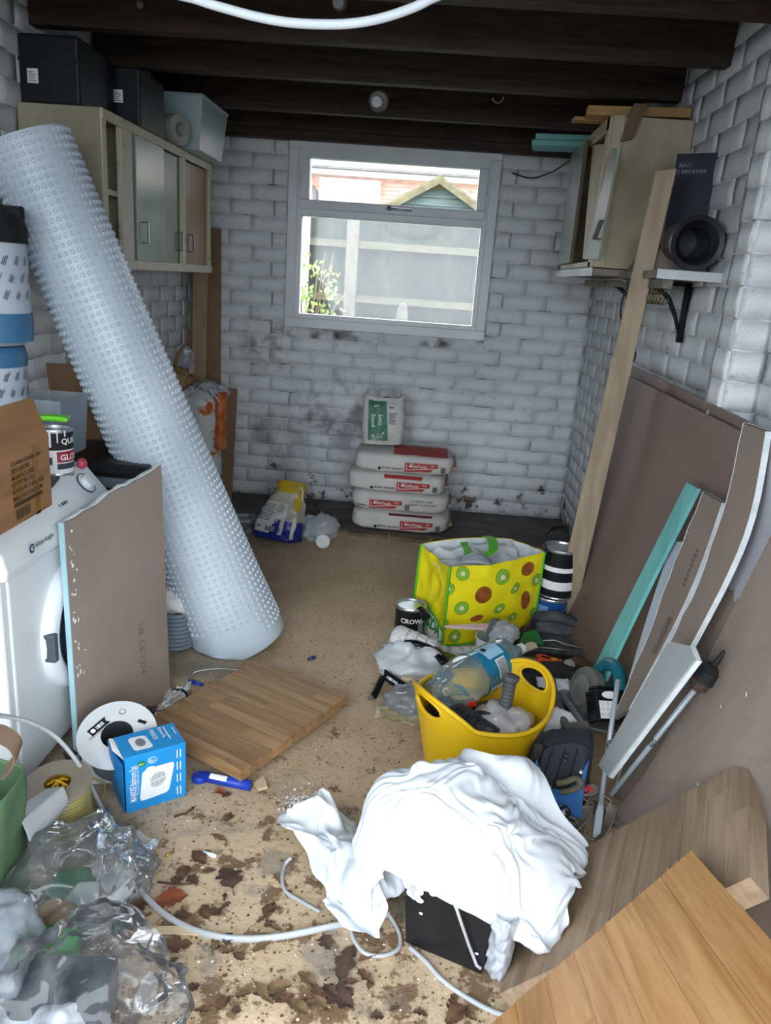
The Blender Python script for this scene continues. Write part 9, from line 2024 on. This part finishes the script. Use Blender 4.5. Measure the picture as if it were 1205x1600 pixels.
# ---- plastic trough
ty = thing('plastic_trough', 'cloudy grey plastic trough leaning between the wire drum and the green bag', 'trough', P(70, 1300, 2, 0))
pa, pb_, pc, pdn = P(98, 1230, 2, .16), P(34, 1284, 2, .17), P(38, 1340, 2, .08), P(92, 1270, 2, .08)
mb = MB(); mb.slab(lambda u, v: (pb_*(1-u)+pa*u)*v + (pc*(1-u)+pdn*u)*(1-v) + V(.02, -.01, .0)*math.sin(PI*v), 10, 8, .003); mb.build('side', mat('cloudy_plastic', 'b1b3b6', '9da0a4', rough=.3), ty)
mb = MB(); mb.slab(lambda u, v: (pb_*(1-u)+pa*u) + V(-.045, .02, -.025)*v*(1 + .3*math.sin(PI*u)), 10, 5, .004); mb.build('lip', mat('cloudy_plastic', 'b1b3b6', '9da0a4', rough=.3), ty)
mb = MB(); mb.tube([P(28, 1360, 2, .004), P(84, 1285, 2, .02)], .006, 7); mb.build('dark_stick', mat('dark_brown_stick', '3c342d', rough=.8), label='dark stick on the floor below the plastic trough', cat='stick', smooth=True)
mb = MB(); mb.tube(spline([P(98, 1262, 2, .09), P(104, 1248, 2, .10), P(112, 1250, 2, .08), P(106, 1270, 2, .05), P(110, 1280, 2, .03)], 5), .0022, 5); mb.build('white_string', mat('white_string', 'd5d2cc', rough=.9), label='bit of white string at the end of the plastic trough', cat='string', smooth=True)
# ---- green bag with leather handle
M_GREENB = mat('sage_green_canvas', '54704f', '4a6547', scale=6, rough=.9, bump=.2)
gb_ = thing('canvas_bag', 'sage green canvas bag with a brown strap handle at the left edge', 'bag', (-.80, 1.17, 0))
def canvas(u, v):
    z = .272*v; w = .105*(1 - .22*(1-v)**2) ; x = -.715 - .02*(1-v) - .0
    a = 2*PI*u; pw = lambda c: math.copysign(abs(c)**.5, c)
    p = V(-.815 + .100*pw(math.cos(a))*(.86+.16*v), 1.19 + .075*pw(math.sin(a)), .004 + z)
    return p + V(math.cos(a), math.sin(a), 0)*(.010*nz(p, 12, 3) + .005*ridged(p, 16, 1))
mb = MB(); mb.grid(canvas, 44, 26, cu=True); mb.add([canvas(i/22, 0) for i in range(22)], [tuple(range(22))[::-1]]); mb.build('body', M_GREENB, gb_, smooth=True, solid=.003)
mb = MB(); cst = spline([P(8, 1205, 1, 1.13), P(24, 1186, 1, 1.13), P(27, 1168, 1, 1.13), P(12, 1152, 1, 1.135), P(-12, 1150, 1, 1.14), P(-30, 1205, 1, 1.15)], 6)
mb.slab(lambda u, v: cst[int(round(v*(len(cst)-1)))] + V(.0, .030*(u-.5)*.9, .018*(u-.5)), 3, len(cst), .004); mb.build('strap_handle', mat('brown_leather', '5d4a3a', '6d5846', rough=.5), gb_)
mb = MB(); mb.tube([V(-.733, 1.105, .21) + V(.012*math.cos(a), -.003, .014*math.sin(a)) for a in np.linspace(0, 2*PI, 18)[:-1]], .002, 6, closed=True); mb.build('metal_ring', M_STEEL, gb_, smooth=True)
# ---- clear bags in the near left corner
M_BAGC = film('clear_food_bag', 'd9e2e6', .02, rough=.07, edge=.10, streak=.12)
def sheetbag(name, label, c, r, seed, m=M_BAGC, amp=.26, n=64, mm=40):
    return crumple(c, r, n, mm, seed, amp).build(name, m, label=label, cat='plastic bag', smooth=True)
sheetbag('clear_bag', 'large crumpled clear plastic bag of scraps on the floor right of the green bag', (-.615, 1.21, .055), (.135, .14, .075), 61)
# flat tail of that bag lying over the cable
mb = MB()
qq = [P(158, 1300, 2, .02), P(252, 1322, 2, .01), P(205, 1400, 2, .012), P(140, 1395, 2, .03)]
mb.grid(lambda u, v: (qq[0]*(1-u)+qq[1]*u)*(1-v) + (qq[3]*(1-u)+qq[2]*u)*v + V(0, 0, .014 + .022*(ridged((u*3, v*3, 2), 1.1, 4)-.3)), 26, 26); mb.build('clear_bag_tail', film('milky_bag_tail', 'c3c8ce', .20, rough=.12, edge=.3, streak=.25), label='flattened milky plastic bag end lying over the grey cable', cat='plastic bag', smooth=True)
mb = MB(); mb.grid(lambda u, v: P(160, 1420, 2, .01) + V(.03*u + .02*v, .065*v - .01*u, .012 + .01*math.sin(PI*u)), 6, 8); mb.build('white_label_scrap', M_WHITE, label='white paper label inside the milky plastic bag end', cat='label', solid=.001)
r = random.Random(4)
for k, (cx, cy, mname, ml) in enumerate(((-.63, 1.22, mat('dark_green_piece', '3f6a4e', '37604a', rough=.5), 'dark green plastic piece inside the large clear bag'), (-.58, 1.17, mat('grey_white_piece', 'aab4b2', '98a3a1', rough=.5), 'pale grey plastic piece inside the large clear bag'), (-.60, 1.12, mat('tan_piece', 'a88a64', '957a58', rough=.7), 'small tan scrap inside the large clear bag'))):
    mb = MB(rotz((cx, cy, .02), .5+k)); mb.prism([(-.05, -.02), (.0, -.035), (.05, -.01), (.04, .03), (-.02, .035)], 0, .02+.01*k); mb.build('plastic_scrap', mname, label=ml, cat='scrap', bevel=.006)
sheetbag('clear_bag', 'clear plastic bag around the black plastic box in the near left corner', (-.475, .955, .07), (.135, .12, .10), 67, film('clear_bag_front', 'd5dade', .02, rough=.08, edge=.10, streak=.10), .30)
sheetbag('bubble_bag', 'milky bubble-wrap bag at the very lower left edge', (-.665, .985, .08), (.085, .11, .10), 71, film('milky_bubble', 'a6afb9', .40, rough=.16, edge=.3, streak=.3), .18)
bx_ = MB(rotz((-.515, .955, .012), .12)); bx_.bx(V(-.085, -.065, 0), V(.075, .06, .075)); bx_.build('black_plastic_box', mat('blue_black_plastic', '181d26', '222936', rough=.35), label='blue-black plastic box wrapped in the clear bag in the near left corner', cat='box', bevel=.008)
mb = MB(rotz((-.60, 1.055, .02), .2)); mb.bx(V(-.05, -.03, 0), V(.06, .03, .05)); mb.build('green_carton', mat('vivid_green_card', '2f9147', '28853e', rough=.5), label='vivid green carton between the two clear bags at the left', cat='carton', bevel=.004)
hem3 = [V(-.66, .80, .05), V(-.50, .80, .06), V(-.40, .83, .06), P(125, 1594, 2, .06), P(105, 1582, 2, .07), P(70, 1578, 2, .07), P(30, 1588, 2, .07), V(-.64, .90, .06)]
mb = heap(hem3, V(-.52, .86, .10), 23, na=90, nt=34, plate=.7, amp=.8, scale=12, lip=.004)
mb.build('white_cloth', mat('pale_blue_white_cloth', 'c3cad6', 'b7bfcc', rough=.85), label='crumpled white cloth at the bottom left edge in front of the black plastic box', cat='cloth', smooth=True, solid=.002)

# ---- cables on the floor
M_GREYC = mat('grey_mains_cable', 'b3b6b8', 'a4a7aa', rough=.45)
def floor_cable(label, keys, r, m=M_GREYC, flat=None):
    mb = MB(); mb.tube(spline([P(k[0], k[1], 2, k[2]) if len(k) == 3 else P(k[0], k[1], 0, k[3]) for k in keys], 8), r, 8, flat=flat); return mb.build('grey_cable', m, label=label, cat='cable', smooth=True)
floor_cable('thick grey cable running from the left edge across the floor to the white dust sheet', [(-60, 1112, 0, -.84), (0, 1118, 0, -.825), (45, 1128, 0, -.80), (85, 1150, 0, -.765), (120, 1190, 0, -.71), (150, 1245, .035), (178, 1305, .012), (200, 1360, .010), (225, 1398, .008), (262, 1432, .007), (310, 1456, .007), (370, 1467, .007), (440, 1463, .007), (520, 1447, .007), (570, 1436, .007), (610, 1428, .012)], .0062, flat=(1.25, .8))
floor_cable('thin grey cable looping beside the left front corner of the black bucket', [(600, 1420, .02), (615, 1440, .006), (625, 1462, .005), (622, 1482, .005), (600, 1493, .005), (572, 1490, .005), (555, 1472, .005), (549, 1452, .005), (556, 1440, .012)], .0042)
floor_cable('grey cable running from under the black bucket to the bottom edge', [(640, 1480, .004), (665, 1502, .005), (690, 1530, .005), (725, 1556, .005), (770, 1580, .005), (815, 1592, .005), (860, 1590, .005)], .0048)
floor_cable('thin grey cable coming out left of the dust sheet end', [(500, 1425, .005), (470, 1408, .005), (446, 1392, .005), (441, 1370, .005), (446, 1350, .005), (455, 1340, .02)], .0040)
# coil behind plasterboard, loose packaging, misc
cc = P(272, 1035, 2, 0)
co = thing('cable_coil', 'grey coil of flexible conduit beside the right edge of the plasterboard offcut', 'coil', cc)
mb = MB(); mb.tube([(cc[0]-.02 + .052*math.cos(a), cc[1]+.10 + .052*math.sin(a), .01 + .13*a/(2*PI*9)) for a in np.linspace(0, 2*PI*9, 200)], .0075, 7); mb.build('coil', mat('blue_grey_conduit', '7c8790', '6e7982', rough=.5), co, smooth=True)
crumple((cc[0]-.02, cc[1]+.11, .175), (.07, .06, .05), seed=81, amp=.15, flat=False).build('white_paper_bag', mat('white_tissue', 'e4e5e6', 'd6d8da', rough=.9), label='crumpled white paper on top of the conduit coil', cat='paper', smooth=True)
mb = MB(); qk = [P(262, 1085, 2, .006), P(300, 1070, 2, .006), P(290, 1095, 2, .006), P(240, 1125, 2, .006)]
mb.grid(lambda u, v: (qk[0]*(1-u)+qk[1]*u)*(1-v) + (qk[3]*(1-u)+qk[2]*u)*v + V(0, 0, .006+.012*ridged((u*3, v*3, 1), 1.2)), 14, 14); mb.build('clear_packet', film('clear_packet', 'd7d2c8', .35, rough=.15, edge=.3, streak=.3), label='clear plastic packet on the floor beside the plasterboard offcut', cat='packet', smooth=True)
mb = MB(); mb.tube(spline([P(268, 1078, 2, .02), P(286, 1079, 2, .02), P(294, 1090, 2, .02), P(290, 1100, 2, .015)], 5), .0042, 6); mb.build('black_strap', M_BLACK, label='short black strap on the clear packet beside the plasterboard offcut', cat='strap', smooth=True)
mb = MB(); mb.grid(lambda u, v: P(222, 1118, 2, .01) + V(.06*u, .035*v + .02*u, .012*ridged((u*4, v*4, 9), 1.2)), 10, 8); mb.build('purple_wrapper', film('purple_wrapper', '5b3a52', .6, rough=.15, edge=.2), label='crumpled purple wrapper between the plasterboard offcut and the cable drum', cat='wrapper', smooth=True)
mb = MB(); mb.tube(spline([P(298, 1062, 2, .004), P(305, 1050, 2, .02), P(340, 1045, 2, .03), P(380, 1048, 2, .03), P(415, 1055, 2, .006)], 6), .0022, 6); mb.build('thin_wire', M_STEEL, label='thin wire arching over the back edge of the flat worktop offcut', cat='wire', smooth=True)
mb = MB(); mb.tube([P(296, 1064, 2, .006), P(316, 1070, 2, .006)], .006, 7); mb.build('blue_pen', M_BLUEP, label='blue pen on the floor at the back corner of the flat worktop offcut', cat='pen', smooth=True)
mb = MB(); mb.tube([P(482, 1030, 2, .005), P(492, 1027, 2, .005)], .006, 7); mb.build('blue_plug', mat('deep_blue_plastic', '2b3f7c', rough=.4), label='small blue plastic plug on the open floor below the membrane roll', cat='plug', smooth=True)
# bark and wire bits under the appliance
mb = MB(); mb.tube([P(104, 1172, 2, .05), P(112, 1182, 2, .03)], [.012, .016], 8); mb.build('brown_bobbin', mat('brown_bakelite', '4a362b', rough=.4), label='brown knob on the floor under the plasterboard offcut', cat='knob', smooth=True)

# ================================================================== LEAVES AND LITTER ON THE FLOOR
def leaf_mesh(seed, L, W, col):
    r = random.Random(seed); mb = MB(); n = 13; k1, k2 = r.uniform(.4, 1.4), r.uniform(-.6, .6)
    lob = r.choice((.10, .18, .26, .34))
    def fn(u, v):
        w = W*math.sin(PI*(u**.85))**.8*(1 + lob*math.sin(u*19+seed) + .18*math.sin(u*41+seed*2)) ; y = (v-.5)*w
        x = (u-.5)*L
        z = .003 + .010*abs(v-.5)*k1 + .006*math.sin(u*4+k2)*k1 + .004*nz((u*5, v*5, seed), 1.2)
        return V(x, y + .1*W*math.sin(u*3+seed), max(z, .0015))
    mb.grid(fn, n, 7)
    mb.tube([(-L*.5, .1*W*math.sin(seed), .003), (-L*.72, .1*W*math.sin(seed)+.006*k2, .004)], .0011, 4)
    me = bpy.data.meshes.new('dead_leaf'); me.from_pydata(mb.v, [], mb.f); me.materials.append(col); me.polygons.foreach_set('use_smooth', [True]*len(me.polygons)); return me
M_L1 = mat('dark_brown_leaf', '544035', '43322a', scale=30, rough=.85); M_L2 = mat('mid_brown_leaf', '624632', '4d3526', scale=30, rough=.85); M_L3 = mat('tan_leaf', '735b41', '5e4931', scale=30, rough=.85); M_L4 = mat('rust_red_leaf', '8a4a2e', '6f3a26', scale=30, rough=.8)
LM = [leaf_mesh(k, .052+.014*(k % 3), .026+.005*(k % 4), (M_L1, M_L2, M_L3)[k % 3]) for k in range(9)]
KIND = ('dark brown', 'mid brown', 'tan')
MARKS = ((230, 1270, 'in front of the blue fan box'), (268, 1408, 'beside the rust-red leaf'), (543, 1515, 'beside the long dark leaf'), (215, 1340, 'beside the milky bag end'), (430, 1300, 'left of the dust sheet'), (730, 1565, 'beside the bucket cable'), (250, 1560, 'beside the near clear bag'), (400, 1450, 'beside the thick grey cable'), (400, 1580, 'at the bottom edge, left of the long dark leaf'), (650, 1180, 'left of the yellow trug'), (420, 1390, 'above the thick grey cable'), (620, 1540, 'below the black bucket'))
def leaf_obj(me, p, rz, s, label, group=None, sy=1):
    o = bpy.data.objects.new('dead_leaf', me); COL.objects.link(o); o.location = (p[0], p[1], .001); o.rotation_euler = (0, 0, rz); o.scale = (s, s*sy, s*.8)
    return setp(o, label, 'leaf', group)
r = random.Random(17); n_ = 0; tries = 0
while n_ < 64 and tries < 2000:
    tries += 1
    px, py = r.uniform(190, 760), r.uniform(1130, 1598)
    if r.random() > ((py-1080)/520)**1.1: continue
    p = P(px, py, 2, 0)
    x, y = p[0], p[1]
    if (430 < px < 900 and py < 1470 and px > 440 and 1200 < py) or (600 < px < 830 and py < 1545) or px > 780 - (1598-py)*.1: continue
    if px < 330 and py < 1290: continue
    if px < 250 and py > 1280: continue
    if py < 1240 and px < 545: continue
    k = r.randrange(9); s = r.uniform(.30, .74); mk = min(MARKS, key=lambda q: (q[0]-px)**2 + (q[1]-py)**2)[2]
    leaf_obj(LM[k], p, r.uniform(0, 6.3), s, ('small ' if s < .45 else 'larger ' if s > .6 else '') + KIND[k % 3] + ' dead leaf ' + mk, 'dead leaves trodden on the floor'); n_ += 1
big = [(268, 1408, M_L4, .062, .050, 'rust-red broad dead leaf beside the thick grey cable', .3), (543, 1505, M_L1, .085, .034, 'long dark dead leaf on the floor in front of the cable loop', 1.3), (528, 1562, M_L1, .065, .046, 'broad blackish dead leaf below the long dark one', -.4), (345, 1242, M_L4, .03, .022, 'small red-brown dead leaf beside the blue tube', .2), (205, 1418, M_L2, .075, .05, 'brown curled dead leaf at the edge of the milky plastic bag end', .8), (355, 1375, M_L1, .07, .05, 'dark crumpled dead leaf on the open floor above the thick grey cable', 2.1), (275, 1480, M_L2, .06, .035, 'brown dead leaf just below the thick grey cable', .2), (715, 1590, M_L2, .055, .03, 'brown ragged dead leaf at the bottom edge right of the bucket cable', .7), (235, 1545, M_L1, .06, .024, 'narrow dark dead leaf near the bottom left clear bag', 1.6)]
for i, (px, py, m, L, W, lab, rz) in enumerate(big): leaf_obj(leaf_mesh(30+i, L, W, m), P(px, py, 2, 0), rz, 1, lab)
# twigs, slivers, nails
def small(name, label, keys, rad, m, cat):
    mb = MB(); mb.tube([P(x, y, 2, z) for x, y, z in keys], rad, 6); return mb.build(name, m, label=label, cat=cat, smooth=True)
M_TWIG = mat('brown_twig', '5b4430', '4a3626', rough=.9)
small('twig', 'forked brown twig on the floor in front of the blue fan box', [(272, 1276, .003), (292, 1270, .006), (303, 1262, .004)], .003, M_TWIG, 'twig')
small('twig', 'thin brown twig on the floor right of the rust-red leaf', [(246, 1378, .003), (280, 1382, .004), (308, 1380, .003)], .0022, M_TWIG, 'twig')
small('twig', 'thin twig lying against the brown curled leaf', [(180, 1452, .003), (205, 1440, .005), (236, 1427, .003)], .0022, M_TWIG, 'twig')
small('nail', 'round-headed nail on the floor below the thick grey cable', [(265, 1468, .003), (266, 1478, .003)], .0035, M_STEEL, 'nail')
small('screw', 'brass screw lying near the rust-red leaf', [(258, 1338, .003), (272, 1330, .003)], .0028, mat('brass_screw', 'b08d4a', rough=.35, metal=.8), 'screw')
small('white_stick', 'short white plastic stick on the floor above the rust-red leaf', [(318, 1332, .004), (338, 1338, .004)], .0048, M_WHITE_PLASTIC, 'stick')
mb = MB(); c = [P(196, 1450, 2, .003), P(205, 1458, 2, .003), P(312, 1462, 2, .003), P(300, 1449, 2, .003)]; mb.add(c + [p + V(0, 0, .004) for p in c], [(0, 1, 2, 3), (7, 6, 5, 4), (0, 4, 5, 1), (1, 5, 6, 2), (2, 6, 7, 3), (3, 7, 4, 0)]); mb.build('wood_sliver', mat('pale_wood_stick', 'd5bd9d', 'c7ae8d', rough=.6), label='long pale wood sliver under the thick grey cable', cat='sliver')
# sawdust, grit, plaster crumbs: beyond counting
r = random.Random(23); mb = MB()
for k in range(2600):
    px, py = r.uniform(150, 900), 830 + 770*r.random()**.75
    p = P(px, py, 2, 0)
    if p[1] > 3.6: continue
    s = r.uniform(.0012, .0042) * (1.3 if r.random() < .1 else 1); a = r.uniform(0, 6.3); d1 = V(math.cos(a), math.sin(a), 0)*s; d2 = V(-math.sin(a), math.cos(a), 0)*s*r.uniform(.3, 1)
    mb.cur = r.choice((0, 0, 1, 1, 2)); b = p + V(0, 0, .0015)
    mb.add([b-d1, b-d2, b+d1, b+d2, b+V(0, 0, s*.6)], [(0, 1, 4), (1, 2, 4), (2, 3, 4), (3, 0, 4)])
mb.build('floor_debris', [M_L2, M_L3, mat('pale_crumb', 'd8cdb8', 'c9bda6', rough=.9)], kind='stuff', label='scattered sawdust, grit and plaster crumbs on the floor', cat='debris')
mb = MB(); r = random.Random(29); c0 = P(468, 1262, 2, 0)
for k in range(240):
    p = c0 + V(r.gauss(0, .024), r.gauss(0, .034), .0025); s = r.uniform(.002, .006); a = r.uniform(0, 6.3); d1 = V(math.cos(a), math.sin(a), .2)*s; d2 = V(-math.sin(a), math.cos(a), .3)*s
    mb.add([p-d1, p-d2, p+d1*.7, p+d2*.6], [(0, 1, 2, 3)])
mb.build('paint_flakes', M_DRIP, kind='stuff', label='patch of white dried paint flakes on the floor left of the dust sheet', cat='paint flakes')
